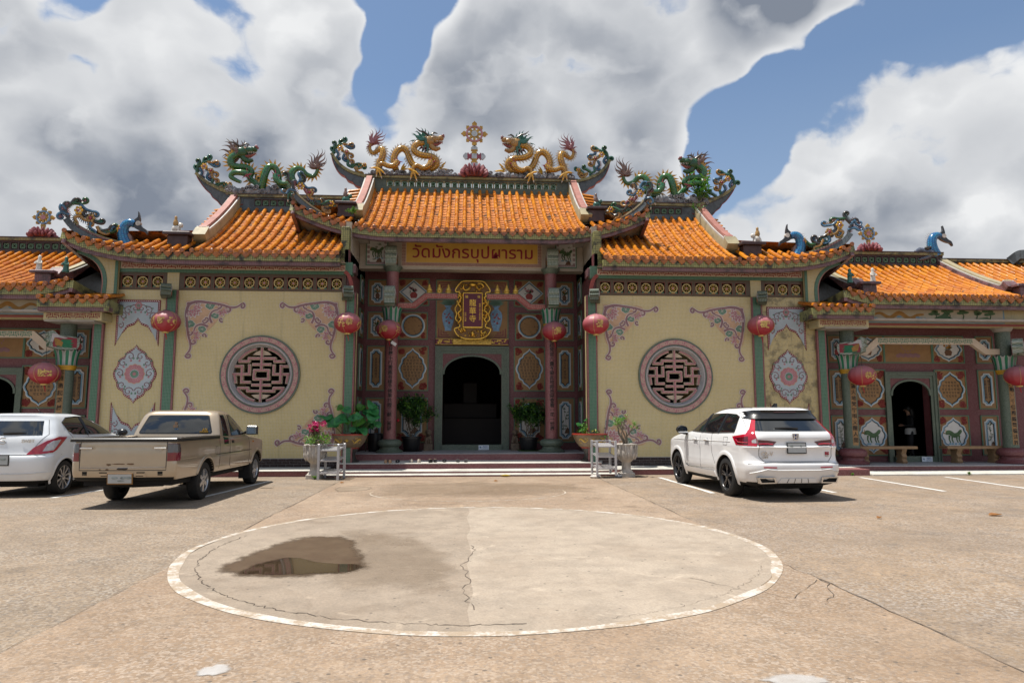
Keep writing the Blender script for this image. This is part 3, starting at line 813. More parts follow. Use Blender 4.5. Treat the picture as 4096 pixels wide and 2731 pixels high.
    def back(s, x0, x1):
        a = MB(s.sg); a.grid(lambda u, v: (x0+(x1-x0)*u, s.Yr+(s.Yr-s.Ye)*v*1.1, s.zr+.05-(s.zr-s.ze)*v), 2, 6); a.build('rear_slope', 'tile_pan', s.hall)

def cornice(parent, sg, path, Y, name='ridge_cornice', mat='cream_mosaic', dark='ridge_maroon', d=.17):
    a = MB(sg); a.sweep([(x, Y, z) for x, z in path], [(-d, 0), (d, 0), (d, .085), (-d, .085)] if True else []); o = a.build(name, mat, parent)
    a = MB(sg); a.sweep([(x, Y, z) for x, z in path], [(-d*1.12, .085), (d*1.12, .085), (d*1.12, .11), (-d*1.12, .11)]); a.build('cornice_top', dark, o)
    return o

# ---------------------------------------------------------------- panels on the portico walls
CUSP = [(0, 1), (.10, .90), (.30, .80), (.46, .72), (.52, .60), (.70, .53), (.80, .42), (.82, .28), (.93, .17), (1.0, 0)]
def cusped(hw, hh):
    q = spline(CUSP, 2); r = [(x*hw, z*hh) for x, z in q]
    r2 = r+[(x, -z) for x, z in r[-2::-1]]
    return r2+[(-x, z) for x, z in r2[-2:0:-1]]
def octo(hw, hh, c): return [(hw, hh-c), (hw-c*.45, hh-c*.9), (hw-c, hh-c*.35), (hw-c, hh), (-hw+c, hh), (-hw+c, hh-c*.35), (-hw+c*.45, hh-c*.9), (-hw, hh-c), (-hw, -hh+c), (-hw+c*.45, -hh+c*.9), (-hw+c, -hh+c*.35), (-hw+c, -hh), (hw-c, -hh), (hw-c, -hh+c*.35), (hw-c*.45, -hh+c*.9), (hw, -hh+c)]
def panel(hall, cx, cz, w, h, Y, shape, content, M4=None, corners=True, fill='tan_panel', rnd=random):
    """framed wall panel with a moulded medallion; content is a callable(mb list) or None"""
    base = T(cx, Y, cz) if M4 is None else M4
    hw, hh = w/2, h/2
    a = MB(); a.prism([(-hw, -hh), (hw, -hh), (hw, hh), (-hw, hh)], -.012, .04, M4=base)
    o = a.build('wall_panel', fill, hall, 0)
    a = MB(); q = [(-hw, -hh), (hw, -hh), (hw, hh), (-hw, hh)]; a.ring([(x*(1+.03/hw), z*(1+.03/hh)) for x, z in q], q, -.03, .03, M4=base); a.build('panel_frame', 'frame_green', o, 0)
    if shape == 'none': return o, base
    m = .15*min(w, h)
    if shape == 'oct': f = lambda k: octo(hw-m-k, hh-m-k, .16*min(w, h))
    elif shape == 'cusp': f = lambda k: cusped(hw*.94-k, hh*.95-k)
    elif shape == 'circ': f = lambda k: circ(min(hw, hh)*.90-k, 36)
    elif shape == 'diam': f = lambda k: [(hw*.98-k, 0), (0, hh*.98-k), (-hw*.98+k, 0), (0, -hh*.98+k)]
    elif shape == 'oval': f = lambda k: cusped(hw*.95-k, hh*.90-k)
    for (k0, k1, y0, mt) in ((0, .028, -.034, 'white_panel'), (.028, .065, -.040, 'blue_trim'), (.065, .085, -.034, 'ink')):
        a = MB(); a.ring(f(k0), f(k1), y0, .0, M4=base); a.build('medallion_rim', mt, o, 0)
    inner = 'white_panel' if content in ('plant', 'scene', 'beast', 'vase') else 'tan_panel'
    a = MB(); a.prism(f(.085), -.020, .0, M4=base); a.build('medallion', inner, o, 0)
    if corners:
        a = MB()
        for sx in (-1, 1):
            for sz in (-1, 1):
                k = min(w, h)*.22; cxx = sx*(hw-k*.62); czz = sz*(hh-k*.62)
                for j in range(8):
                    x = cxx+rnd.uniform(-.3, .3)*k; zz = czz+rnd.uniform(-.3, .3)*k
                    sp = [(x+k*.34*(1-i/9)*math.cos(i*.75*sx+j*1.3), -.016, zz+k*.34*(1-i/9)*math.sin(i*.75*sx+j*1.3)) for i in range(8)]
                    a.tube([base @ Vector(q) for q in sp], k*.11, 4)
        a.build('corner_fret', 'fret_red', o, 0)
    iw = hw*.62; ih = hh*.62
    paint_in(o, base, iw, ih, content, rnd)
    return o, base
plain('paint_green', (.07, .13, .055), .6, .3, 9); plain('paint_brown', (.15, .075, .04), .6, .3, 9); plain('paint_red', (.30, .05, .045), .6, .2, 9); plain('paint_ochre', (.38, .18, .035), .6, .2, 9)
def paint_in(o, base, iw, ih, content, rnd):
    def leafset(mb, x, z, n, L, spread, y=-.024):
        for i in range(n):
            a = rnd.uniform(-spread, spread)+PI/2; l = L*rnd.uniform(.6, 1); x1 = x+l*math.cos(a); z1 = z+l*math.sin(a); nx = -math.sin(a)*l*.10; nz = math.cos(a)*l*.10
            mb.add([base @ Vector(q) for q in ((x, y, z), ((x+x1)/2-nx, y, (z+z1)/2-nz), (x1, y, z1), ((x+x1)/2+nx, y, (z+z1)/2+nz))], [(0, 1, 2, 3)])
    if content == 'plant':
        a = MB(); a.prism([(-iw*.2, -ih), (iw*.75, -ih), (iw*.7, -ih*.72), (iw*.4, -ih*.5), (iw*.1, -ih*.7)], -.024, -.02, M4=base); a.build('painted_rock', 'paint_brown', o, 0)
        a = MB()
        for k in range(7): leafset(a, rnd.uniform(-.5, .5)*iw, -ih*.75+k*ih*.26, 5, ih*.34, 1.5)
        a.build('painted_leaves', 'paint_green', o, 0)
        a = MB(); a.tube([base @ Vector((math.sin(i*.7)*iw*.15, -.023, -ih*.8+i*ih*.2)) for i in range(8)], iw*.025, 4); a.build('painted_stem', 'paint_brown', o, 0)
    elif content in ('vase', 'scene'):
        a = MB(); a.prism([(-iw*.3, -ih*.75), (iw*.3, -ih*.75), (iw*.42, -ih*.3), (iw*.2, 0), (-iw*.2, 0), (-iw*.42, -ih*.3)], -.024, -.02, M4=base); a.build('painted_vase', 'paint_red' if content == 'vase' else 'paint_brown', o, 0)
        a = MB(); leafset(a, 0, 0, 12, ih*.75, 1.2); leafset(a, -iw*.3, -ih*.1, 4, ih*.4, 1.6); a.build('painted_leaves', 'paint_green', o, 0)
        a = MB()
        for i in range(6): a.prism(circ(iw*.13, 7, rnd.uniform(-.5, .5)*iw, rnd.uniform(.2, .7)*ih), -.027, -.024, M4=base)
        a.build('painted_flowers', 'orn_pink' if content == 'vase' else 'paint_ochre', o, 0)
    elif content == 'beast':
        a = MB(); a.tube([base @ Vector(q) for q in spline([(-iw*.9, -.022, ih*.1), (-iw*.5, -.022, ih*.25), (0, -.022, 0), (iw*.4, -.022, ih*.1), (iw*.8, -.022, ih*.45)], 5)], [iw*.08, iw*.12, iw*.2, iw*.24, iw*.26, iw*.26, iw*.26, iw*.26, iw*.26, iw*.27, iw*.27, iw*.27, iw*.27, iw*.26, iw*.24, iw*.22, iw*.2, iw*.2, iw*.2, iw*.16, iw*.1][:21], 6, flat=.06)
        for k in (-.5, -.2, .3, .55): a.tube([base @ Vector(q) for q in ((iw*k, -.022, 0), (iw*(k-.05), -.022, -ih*.35), (iw*(k+.08), -.022, -ih*.62))], [iw*.12, iw*.08, iw*.07], 6, flat=.08)
        a.build('painted_beast', 'paint_green', o, 0)
        a = MB(); leafset(a, -iw*.8, ih*.1, 8, ih*.5, 1.3); a.build('painted_tail', 'paint_ochre', o, 0)
        a = MB()
        for i in range(5): a.blob((0, 0, 0), (iw*.14, .004, iw*.1), 8, M4=base @ T(rnd.uniform(-.7, .7)*iw, -.022, -ih*.72))
        a.build('painted_clouds', 'blue_trim', o, 0)
    elif content and content.startswith('t:'):
        body, size, spc = content[2:].split('|')
        text(body.replace('/', '\n'), float(size), 'ink', o, base @ Matrix(((1, 0, 0, 0), (0, 0, -1, -.022), (0, 1, 0, 0), (0, 0, 0, 1))), spacing=float(spc), extrude=.002)
# ---------------------------------------------------------------- entrance hall
YW = 22.6          # door wall of the entrance hall
EH = thing('entrance_hall', 'central temple entrance hall with tall orange tiled roof and two pink columns', 'temple', (0, 22, 0), world=True)
def steps():
    # bottom to top: treads with pale tops and pink risers
    for i, (y0, y1, z0, z1, hw, m) in enumerate(((17.88, 18.36, 0.0, .055, 3.9, 'pink_terrazzo'), (18.34, 19.12, .0, .115, 3.75, 'pink_terrazzo'), (19.10, 20.42, 0, .27, 3.62, 'red_terrazzo'), (20.40, 23.0, 0, .465, 3.50, 'pink_terrazzo'))):
        a = MB(); a.box(-hw, hw, y0, y1 if i < 3 else 30, z0, z1-.018); o = a.build('step', m, EH, 0)
        a = MB(); a.bbox(-hw-.01, hw+.01, y0-.015, y1 if i < 3 else 30, z1-.018, z1, .006); a.build('tread', 'step_top' if i < 3 else 'grey_terrazzo', o, 0)
steps()
# door wall with arched opening
def door_wall(hall, sg, xc, hw, zf, zspring, rise, Y, x0, x1, z1, mat, frame_w, frame_top, deep=.35):
    a = MB(sg)
    a.box(x0, xc-hw, Y, Y+deep, zf, z1); a.box(xc+hw, x1, Y, Y+deep, zf, z1)
    a.box(xc-hw, xc+hw, Y, Y+deep, zspring+rise+.02, z1)
    w = a.build('door_wall', mat, hall, 0)
    # arch spandrel (recessed plate with the arch cut out)
    arc = [(xc-hw*.97*math.cos(PI*i/20), zspring+rise*math.sin(PI*i/20)) for i in range(21)]
    a = MB(sg); top = zspring+rise+.06
    a.prism([(xc-hw-.01, zspring-.02), (xc-hw*.97, zspring-.02)]+arc+[(xc+hw*.97, zspring-.02), (xc+hw+.01, zspring-.02), (xc+hw+.01, top), (xc-hw-.01, top)], Y-.01, Y+.10)
    a.build('arch_spandrel', 'red_terrazzo', w, 0)
    a = MB(sg); a.sweep([(x, Y-.015, z) for x, z in [(xc-hw*.97, zspring-.05)]+arc+[(xc+hw*.97, zspring-.05)]], [(-.03, -.03), (.03, -.03), (.03, .035), (-.03, .035)], up=(0, -1, 0)); a.build('arch_moulding', 'green_terrazzo', w, 0)
    # stepped frame
    for k, (f0, f1, y) in enumerate(((0, .09, -.03), (.09, .18, -.06), (.18, frame_w, -.09))):
        a = MB(sg); zt = top+f0; zo = top+f1
        a.box(xc-hw-f1, xc-hw-f0, Y+y, Y+.05, zf, zo); a.box(xc+hw+f0, xc+hw+f1, Y+y, Y+.05, zf, zo); a.box(xc-hw-f0, xc+hw+f0, Y+y, Y+.05, zt, zo)
        a.build('door_frame', 'green_terrazzo', w, 0)
    a = MB(sg); a.bbox(xc-hw-.02, xc+hw+.02, Y-.11, Y+.3, zf, zf+.17, .01); a.build('threshold', 'green_terrazzo', w, 0)
    return w
door_wall(EH, 1, .03, .97, .465, 2.98, .57, YW, -3.6, 3.6, 6.45, 'red_terrazzo', .25, 3.84)
# room behind the door
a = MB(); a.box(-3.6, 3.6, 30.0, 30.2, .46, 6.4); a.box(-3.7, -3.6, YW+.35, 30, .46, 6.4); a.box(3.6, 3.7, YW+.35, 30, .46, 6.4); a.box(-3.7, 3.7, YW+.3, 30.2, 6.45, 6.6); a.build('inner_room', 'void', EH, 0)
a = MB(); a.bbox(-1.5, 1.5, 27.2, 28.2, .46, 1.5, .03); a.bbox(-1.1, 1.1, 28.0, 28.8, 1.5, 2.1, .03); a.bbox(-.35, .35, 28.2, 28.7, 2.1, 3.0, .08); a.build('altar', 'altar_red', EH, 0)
# side reveals, ceiling, beam with the name board
for sg in (-1, 1):
    a = MB(sg); a.box(3.54, 3.66, 19.45, YW, .0, 6.3); a.build('side_wall', 'red_terrazzo', EH, 0)
    for zc, hh, cont in ((5.6, .40, 'scene'), (4.5, .42, 'vase'), (3.1, .70, 't:法/輪/常/轉|.14|1.0'), (1.42, .70, 'plant')):
        panel(EH, 0, 0, .62, hh*2, 0, 'oct', cont, M4=T(sg*3.535, 21.9, zc) @ RZ(-PI/2*sg), corners=False, rnd=random.Random(int(zc*10)))
a = MB(); a.box(-3.6, 3.6, 21.6, YW+.1, 6.36, 6.42); a.build('ceiling', 'dark_terrazzo', EH, 0)
a = MB(); a.grid(lambda u, v: (-3.6+7.2*u, 19.95+1.3*v, 6.93+.28*v), 1, 1); a.build('soffit', 'white_plaster', EH, 0)
a = MB(); a.bbox(-3.54, 3.54, 21.2, 21.65, 6.14, 7.4, .02); BEAM = a.build('front_beam', 'cream_terrazzo', EH, 0)
a = MB(); a.prism([(-2.22, 6.22), (2.22, 6.22), (2.22, 7.17), (-2.22, 7.17)], 21.175, 21.2); SB = a.build('sign_border', 'fret_cream', EH, 0)
a = MB(); a.prism([(-2.07, 6.35), (2.07, 6.35), (2.07, 7.03), (-2.07, 7.03)], 21.165, 21.2); a.build('sign_field', 'ochre_panel', SB, 0)
a = MB()
fret(a, -2.2, 2.2, 7.045, 7.155, 21.175); fret(a, -2.2, 2.2, 6.235, 6.335, 21.175)
for k in range(7): fret(a, -2.2, -2.085, 6.345+k*.099, 6.345+k*.099+.09, 21.175); fret(a, 2.085, 2.2, 6.345+k*.099, 6.345+k*.099+.09, 21.175)
a.build('sign_fret', 'fret_maroon', SB, 0)
plain('thai_red', (.22, .010, .020), .5, .1, 5)
text('วัดมังกรบุปผาราม', .53, 'thai_red', SB, TF(.03, 21.158, 6.665) @ SC(1.02, 1.0, 1), bold=.004, lw=1.0)
for sg in (-1, 1):
    o, bs = panel(EH, sg*2.98, 6.68, .62, .84, 21.19, 'none', None, fill='white_panel', rnd=random.Random(5))
    a = MB()
    for k in range(5): fret(a, sg*2.98-.30, sg*2.98-.22, 6.30+k*.155, 6.30+k*.155+.09, 21.176); fret(a, sg*2.98+.22, sg*2.98+.30, 6.30+k*.155, 6.30+k*.155+.09, 21.176)
    fret(a, sg*2.98-.30, sg*2.98+.30, 6.27, 6.34, 21.176); fret(a, sg*2.98-.30, sg*2.98+.30, 7.02, 7.09, 21.176); a.build('panel_fret', 'fret_maroon', o, 0)
    r = random.Random(8+sg)
    paint_in(o, bs, .24, .30, 'beast', r); paint_in(o, bs @ T(0, -.004, -.05), .2, .3, 'plant', r)
# columns
def column(hall, sg, x, Y, r, z0, ztop, mat, mbase, zl0, zl1, txt, tsize, tz, strip=None, base_h=.4, spacing=1.0, cap=.27, capmat='green_terrazzo'):
    a = MB(); a.lathe([(r*1.03, z0+base_h-.02), (r, z0+base_h+.2), (r, ztop)], 28, (sg*x, Y, 0)); c = a.build('column', mat, hall)
    k = r/.19
    prof = [(.40, 0), (.41, .03), (.38, .06), (.30, .10), (.28, .15), (.29, .18), (.345, .21), (.37, .27), (.355, .33), (.30, .38), (.21, .40)]
    a = MB(); a.lathe([(q*k, z0+h*base_h/.40) for q, h in prof], 32, (sg*x, Y, 0)); a.build('column_base', mbase, c)
    # lotus collar
    a = MB(); n = 12
    for i in range(n):
        an = 2*PI*i/n
        for w0, w1, rr0, mi in ((.75, .95, .035, 0), (.42, .52, .048, 1)):
            vs = []
            for q in range(6):
                u = q/5; zz = zl0+(zl1-zl0)*u; rr = r+rr0+.02+.075*u**2.2*k; hwid = PI/n*(w0+(w1-w0)*u)*(1 if u < .85 else .55)
                for s_ in (-1, 1): vs.append((sg*x+rr*math.cos(an+s_*hwid), Y+rr*math.sin(an+s_*hwid), zz))
            a.add(vs, [(q*2, q*2+1, q*2+3, q*2+2) for q in range(5)], mi)
    a.lathe([(r+.01, zl0), (r+.03, zl0), (r+.09*k, zl1-.03), (r+.06, zl1-.03)], 24, (sg*x, Y, 0), 0)
    a.build('lotus_collar', ['white_trim', 'collar_green'], c, 30)
    a = MB(); a.lathe([(r+.005, zl0-.13), (r+.03, zl0-.12), (r+.03, zl0-.07), (r+.045, zl0-.06), (r+.05, zl0), (r+.01, zl0+.01)], 24, (sg*x, Y, 0)); a.build('collar_band', 'collar_gold', c)
    a = MB(); a.lathe([(r, ztop-.16), (r+.03, ztop-.14), (r+.05, ztop-.10), (r+.10, ztop-.03), (r+.11, ztop)], 28, (sg*x, Y, 0)); a.build('capital', capmat, c)
    if strip:
        a = MB(); n = 8; h0, h1 = strip
        a.grid(lambda u, v: (sg*x+(r+.006)*math.sin((v-.5)*.82), Y-(r+.006)*math.cos((v-.5)*.82), h0+(h1-h0)*u), 1, n, flip=True); s_ = a.build('couplet_strip', 'tan_panel', c)
    text('\n'.join(txt), tsize, 'ink', c, TF(sg*x, Y-r-.009, tz), bend=r+.009, spacing=spacing, extrude=.002, bold=.002, name='couplet')
    return c
plain('collar_green', (.01, .16, .075), .35, .15, 9); plain('collar_gold', (.50, .26, .02), .45, .15, 9)
column(EH, -1, 2.47, 21.1, .19, .465, 6.16, 'pink_terrazzo', 'green_terrazzo', 4.42, 4.88, '雨垂甘露十行菩圓有緣參佛果共證三藐三菩提', .145, 2.52, spacing=.98)
column(EH, 1, 2.47, 21.1, .19, .465, 6.16, 'pink_terrazzo', 'green_terrazzo', 4.42, 4.88, '山莊梵宮六塵不染此地即祇園會看一花一世界', .145, 2.52, spacing=.98)
# carved bracket ends (front: mosaic curl, flanks: painted dragon)
plain('br_green', (.01, .14, .06), .4, .2, 12); plain('br_red', (.22, .02, .03), .4, .2, 12); plain('br_white', (.42, .38, .37), .5, .1, 12); plain('br_ochre', (.30, .15, .03), .45, .2, 12)
def bracket_end(hall, sg, x, Y, z, w=.32, h=.60, d=.75, mat='white_green_mosaic', rz=0.0):
    """profile in the YZ plane (front = -Y), extruded in X, with a painted dragon face on the flanks"""
    pr = spline([(0.0, .10), (-.02, .30), (-.10, .36), (-.08, .46), (-.02, .50), (-.07, .60), (-.03, .74), (.08, .80), (.22, .70), (.36, .60), (1.0, .55), (1.0, .08), (.55, .0), (.25, .02), (0.0, .10)], 4)[:-1]
    pr = [(a*d, b*h/.8) for a, b in pr]
    base = T(sg*x, Y, z) @ RZ(rz)
    a = MB(); a.prism(pr, -w/2, w/2, M4=base, plane='yz'); o = a.build('bracket_end', mat, hall, 30)
    for s_ in (-1, 1):
        f0 = s_*(w/2); f1 = s_*(w/2+.008)
        def fl(poly, mt, e=0.0):
            m = MB(); m.prism([(p_*d, q*h/.8) for p_, q in poly], min(f0, f1+s_*e), max(f0, f1+s_*e), M4=base, plane='yz'); m.build('painted_dragon', mt, o, 0)
        fl([(.12, .08), (.96, .10), (.96, .53), (.40, .56), (.15, .68), (.05, .6)], 'br_red')
        fl([(.25, .1), (.75, .08), (.82, .18), (.72, .22), (.85, .30), (.72, .34), (.80, .44), (.45, .44), (.25, .3)], 'br_green', .002)
        fl([(.20, .16), (.42, .12), (.46, .30), (.30, .42), (.12, .50)], 'br_ochre', .004)
        fl([(.02, .3), (.10, .28), (.14, .5), (.3, .5), (.5, .47), (.62, .50), (.40, .56), (.18, .68), (.06, .66)], 'br_white', .006)
    return o
for sg in (-1, 1):
    bracket_end(EH, sg, 2.50, 20.72, 6.14, .34, .62, .5)
    bracket_end(EH, sg, 2.50, 20.55, 4.88, .32, .60, .5)
    # cranked beam from the column to the plaque
    up = [(2.30, 5.04), (1.85, 5.04), (1.47, 5.35), (.45, 5.35)]; lo = [(.45, 5.15), (1.38, 5.15), (1.74, 4.84), (2.30, 4.84)]
    a = MB(sg); a.prism(up+lo, 20.98, 21.16); cb_ = a.build('cranked_beam', 'green_terrazzo', EH, 0)
    a = MB(sg)
    def mp(u, v):
        # u along the beam centre line 0..L, v across
        pts = [(2.30, 4.94), (1.79, 4.94), (1.42, 5.25), (.45, 5.25)]
        for i in range(3):
            L = math.hypot(pts[i+1][0]-pts[i][0], pts[i+1][1]-pts[i][1])
            if u <= L or i == 2:
                k = min(u/L, 1.0); dx = (pts[i+1][0]-pts[i][0])/L; dz = (pts[i+1][1]-pts[i][1])/L
                return (pts[i][0]+(pts[i+1][0]-pts[i][0])*k-dz*(-v)*0, 20.965, pts[i][1]+(pts[i+1][1]-pts[i][1])*k+v)
            u -= L
    P_ = MB(sg); P_.prism([(2.30, 5.02), (1.84, 5.02), (1.46, 5.33), (.46, 5.33), (.46, 5.17), (1.37, 5.17), (1.75, 4.86), (2.30, 4.86)], 20.968, 20.98); P_.build('beam_face', 'fret_red', cb_, 0)
    fret(a, 0.02, 1.95, -.068, .068, 0, FRET_T, fn=mp); a.build('beam_fret', 'fret_pink', cb_, 0)
# wall panels left and right of the door
DEV = ['न म स र व', 'त थ ग त प य', 'म ह क र ण क', 'स व न प र ज', 'भ व र द स म', 'प द म व ज', 'न म त स र', 'म ध र व']
for sg in (-1, 1):
    rn = random.Random(20+sg); X1 = 1.93; X0 = 3.12
    panel(EH, sg*X1, 5.66, .98, .86, YW, 'diam', 'vase', rnd=rn)
    o, bs = panel(EH, sg*X1, 4.53, .90, .86, YW, 'circ', None, rnd=rn)
    for rr_, n_ in ((.27, 15), (.18, 10)):
        for i in range(n_):
            an = 2*PI*i/n_
            text('कखगघचजटडतदनपबम'[i % 13], .062, 'ink', o, TF(sg*X1+rr_*math.cos(an), YW-.023, 4.53+rr_*math.sin(an)) @ RZ(an-PI/2), extrude=.001) if i % 2 == 0 else None
    panel(EH, sg*X1, 3.12, .98, 1.42, YW, 'cusp', 't:'+'/'.join(DEV)+'|.125|.82', rnd=rn)
    panel(EH, sg*X1, 1.43, .98, 1.40, YW, 'oct', 'plant', rnd=rn)
    panel(EH, sg*X0, 5.62, .56, .84, YW, 'oct', 'scene', corners=False, rnd=rn)
    panel(EH, sg*X0, 4.53, .56, .86, YW, 'oct', 'scene', corners=False, rnd=rn)
    panel(EH, sg*X0, 3.12, .56, 1.42, YW, 'oct', 't:'+('諸 寶 佛/行 洲 歷/無 西 二/常 來 五/是 時 五/生 香 年/滅 光 春' if sg < 0 else '佛 佛 諸/歷 大 法/二 沙 因/五 門 緣/五 常 生/年 作 六/秋 如 度')+'|.10|.95', corners=False, rnd=rn)
    panel(EH, sg*X0, 1.43, .56, 1.40, YW, 'oct', 'plant', corners=False, rnd=rn)
# large panel above the door with painted vases, and the gilded lintel
o, bs = panel(EH, .02, 5.08, 2.36, 1.98, YW, 'none', None, rnd=random.Random(4))
a = MB()
for sx in (-1, 1):
    for sz in (-1, 1):
        for k in range(3): a.ring([(sx*(1.12-k*.075), sz*(.93-k*.07)), (sx*(.72+k*.05), sz*(.93-k*.07)), (sx*(.72+k*.05), sz*(.90-k*.07)), (sx*(1.09-k*.075), sz*(.90-k*.07)), (sx*(1.09-k*.075), sz*(.62+k*.05)), (sx*(1.12-k*.075), sz*(.62+k*.05))], [(sx*(1.12-k*.075), sz*(.93-k*.07))]*6, -.018, -.01, M4=bs)
a.build('corner_fret', 'fret_maroon', o, 0)
for sg in (-1, 1):
    a = MB(); q = spline([(0, -.72), (.11, -.72), (.10, -.66), (.16, -.5), (.20, -.25), (.17, -.1), (.08, 0), (.08, .06), (.13, .12), (0, .12)], 3)
    a.prism(q+[(-x, z) for x, z in q[-2:0:-1]], -.022, -.012, M4=bs @ T(sg*.80, 0, .02)); a.build('painted_vase', 'vase_blue' if 'vase_blue' in M else 'wheel_blue', o, 0)
    a = MB(); r = random.Random(3)
    for i in range(12): a.blob((0, 0, 0), (.035, .004, .025), 6, M4=bs @ T(sg*.80+r.uniform(-.12, .12), -.022, -.28+r.uniform(-.2, .2)))
    a.build('painted_flowers', 'paint_red', o, 0)
    a = MB()
    for i in range(11):
        an = rad(20+140*i/10); l = .30+.05*(i % 3)
        a.add([bs @ Vector((sg*.80+x, -.024, .14+z)) for x, z in ((0, 0), (math.cos(an)*l*.5-math.sin(an)*.03, math.sin(an)*l*.5+math.cos(an)*.03), (math.cos(an)*l, math.sin(an)*l*.9), (math.cos(an)*l*.5+math.sin(an)*.03, math.sin(an)*l*.5-math.cos(an)*.03))], [(0, 1, 2, 3)])
    a.build('painted_leaves', 'orn_green', o, 0)
    a = MB()
    for i in range(7): a.blob((0, 0, 0), (.12, .004, .05), 8, M4=bs @ T(sg*.68+.10*(i-3)*.8, -.02, .66+.03*(i % 2)) @ RY((i-3)*.3))
    a.build('painted_lotus', 'orn_purple', o, 0)
a = MB(); a.bbox(-1.18, 1.22, YW-.16, YW, 3.90, 4.10, .01); GL = a.build('gilded_lintel', 'plaque_red', EH, 0)
a = MB(); r = random.Random(12)
for i in range(70):
    x = r.uniform(-1.12, 1.16); a.blob((x, YW-.165, r.uniform(3.93, 4.07)), (r.uniform(.03, .07), .012, r.uniform(.012, .03)), 6)
a.bbox(-.62, .66, YW-.20, YW-.15, 3.905, 4.095, .02); a.box(-1.18, 1.22, YW-.168, YW-.158, 3.90, 3.915); a.box(-1.18, 1.22, YW-.168, YW-.158, 4.085, 4.10)
for i in range(46): a.blob((r.uniform(-.58, .62), YW-.205, r.uniform(3.92, 4.08)), (r.uniform(.03, .06), .014, r.uniform(.015, .03)), 6)
a.build('gilt_carving', 'gold_paint', GL, 40)

# ---- roof of the entrance hall
def lift_c(x):
    q = max(0, (abs(x)-2.2)/3.1); return .72*q**2.2
RC = Roof(EH, 1, 19.8, 7.03, 23.2, 9.40, lift_c)
hipY = lambda x: 19.8+(5.3-abs(x))/(5.3-3.7)*1.25
RC.rows(-3.36, 3.36, lambda x: 23.12)
RC.rows(3.70, 5.22, hipY); RC.rows(-5.22, -3.70, hipY)
RC.finish()
RC.eave(-5.26, 5.26)
for sg in (-1, 1):
    RC.sg = sg; RC.side(5.30, 3.7, 21.05, 23.0, 3.2)
    RC.barge(3.36, 3.72, 20.95)
    RC.stubs(3.74, .52, 21.0, 23.1, 10, .02)
    # foot of the gable ridge
    a = MB(sg); a.bbox(3.55, 4.20, 20.45, 20.95, 7.98, 8.06, .02); a.bbox(3.62, 4.12, 20.55, 20.9, 7.60, 7.98, .02); a.build('ridge_foot', 'ridge_maroon', EH)
    # gable wall and hip ridge
    a = MB(sg); a.prism([(20.9, 7.9), (23.2, 9.6), (25.5, 7.9)], 3.58, 3.70, plane='yz'); a.build('gable_wall', 'grey_mosaic', EH, 0)
    hp = spline([(4.0, 20.75, 7.42), (4.45, 20.42, 7.50), (4.85, 20.10, 7.68), (5.15, 19.88, 7.90), (5.22, 19.82, 8.0)], 5)
    a = MB(sg); a.sweep(hp, [(-.09, -.12), (.09, -.12), (.07, .05), (-.07, .05)]); hr = a.build('hip_ridge', 'grey_mosaic', EH)
    a = MB(sg); a.sweep([(x, y, z+.052) for x, y, z in hp], [(-.09, 0), (.09, 0), (.09, .05), (-.09, .05)]); a.build('ridge_cap', 'barge_cream', hr)
RC.sg = 1
RO, zt_c = RC.ridge(-3.75, 3.75, 0, BLOCK_C, 'darkgreen_mosaic', hx0=-2.97, hx1=2.97)
CT_TOP = [(3.68, 9.79), (4.0, 9.87), (4.31, 10.0), (4.57, 10.19), (4.74, 10.4), (4.87, 10.58)]
CT_LOW = [(4.87, 10.56), (4.82, 10.32), (4.7, 10.04), (4.54, 9.86), (4.39, 9.78), (4.31, 9.65), (4.12, 9.57), (4.05, 9.48), (3.89, 9.41), (3.72, 9.38), (3.55, 9.45)]
cornice(EH, 1, [(-3.7, 9.74), (3.7, 9.74)], 23.2)
def swallowtail(hall, sg, top, low, Y, zc):
    q = spline(top, 4); l = spline(low, 2)
    a = MB(sg); a.prism([(top[0][0]-.12, top[0][1]-.02)]+q+l, Y-.11, Y+.11); o = a.build('ridge_tail', 'grey_mosaic', hall, 30)
    a = MB(sg); a.sweep([(x, Y, z) for x, z in q], [(-.155, -.05), (.155, -.05), (.155, .045), (-.155, .045)]); a.build('tail_cornice', 'cream_mosaic', o)
    a = MB(sg); a.sweep([(x, Y, z-.005) for x, z in l], [(-.125, -.012), (.125, -.012), (.125, .012), (-.125, .012)]); a.build('tail_edge', 'fret_red', o)
for sg in (-1, 1): swallowtail(EH, sg, CT_TOP, CT_LOW, 23.2, 0)
RC.back(-3.7, 3.7)
# corner posts that carry the raised eave above the wings
for sg in (-1, 1):
    a = MB(sg); a.bbox(3.55, 3.78, 19.45, 19.75, 5.85, 6.98, .01); po = a.build('corner_post', 'eave_mosaic', EH, 0)
    a = MB(sg); a.bbox(3.35, 3.80, 19.42, 19.9, 5.62, 5.86, .01); a.build('post_base', 'pink_mosaic', po, 0)
    a = MB(sg); a.box(3.54, 3.70, 19.75, YW, 5.8, 7.2); a.build('side_wall', 'cream_terrazzo', EH, 0)

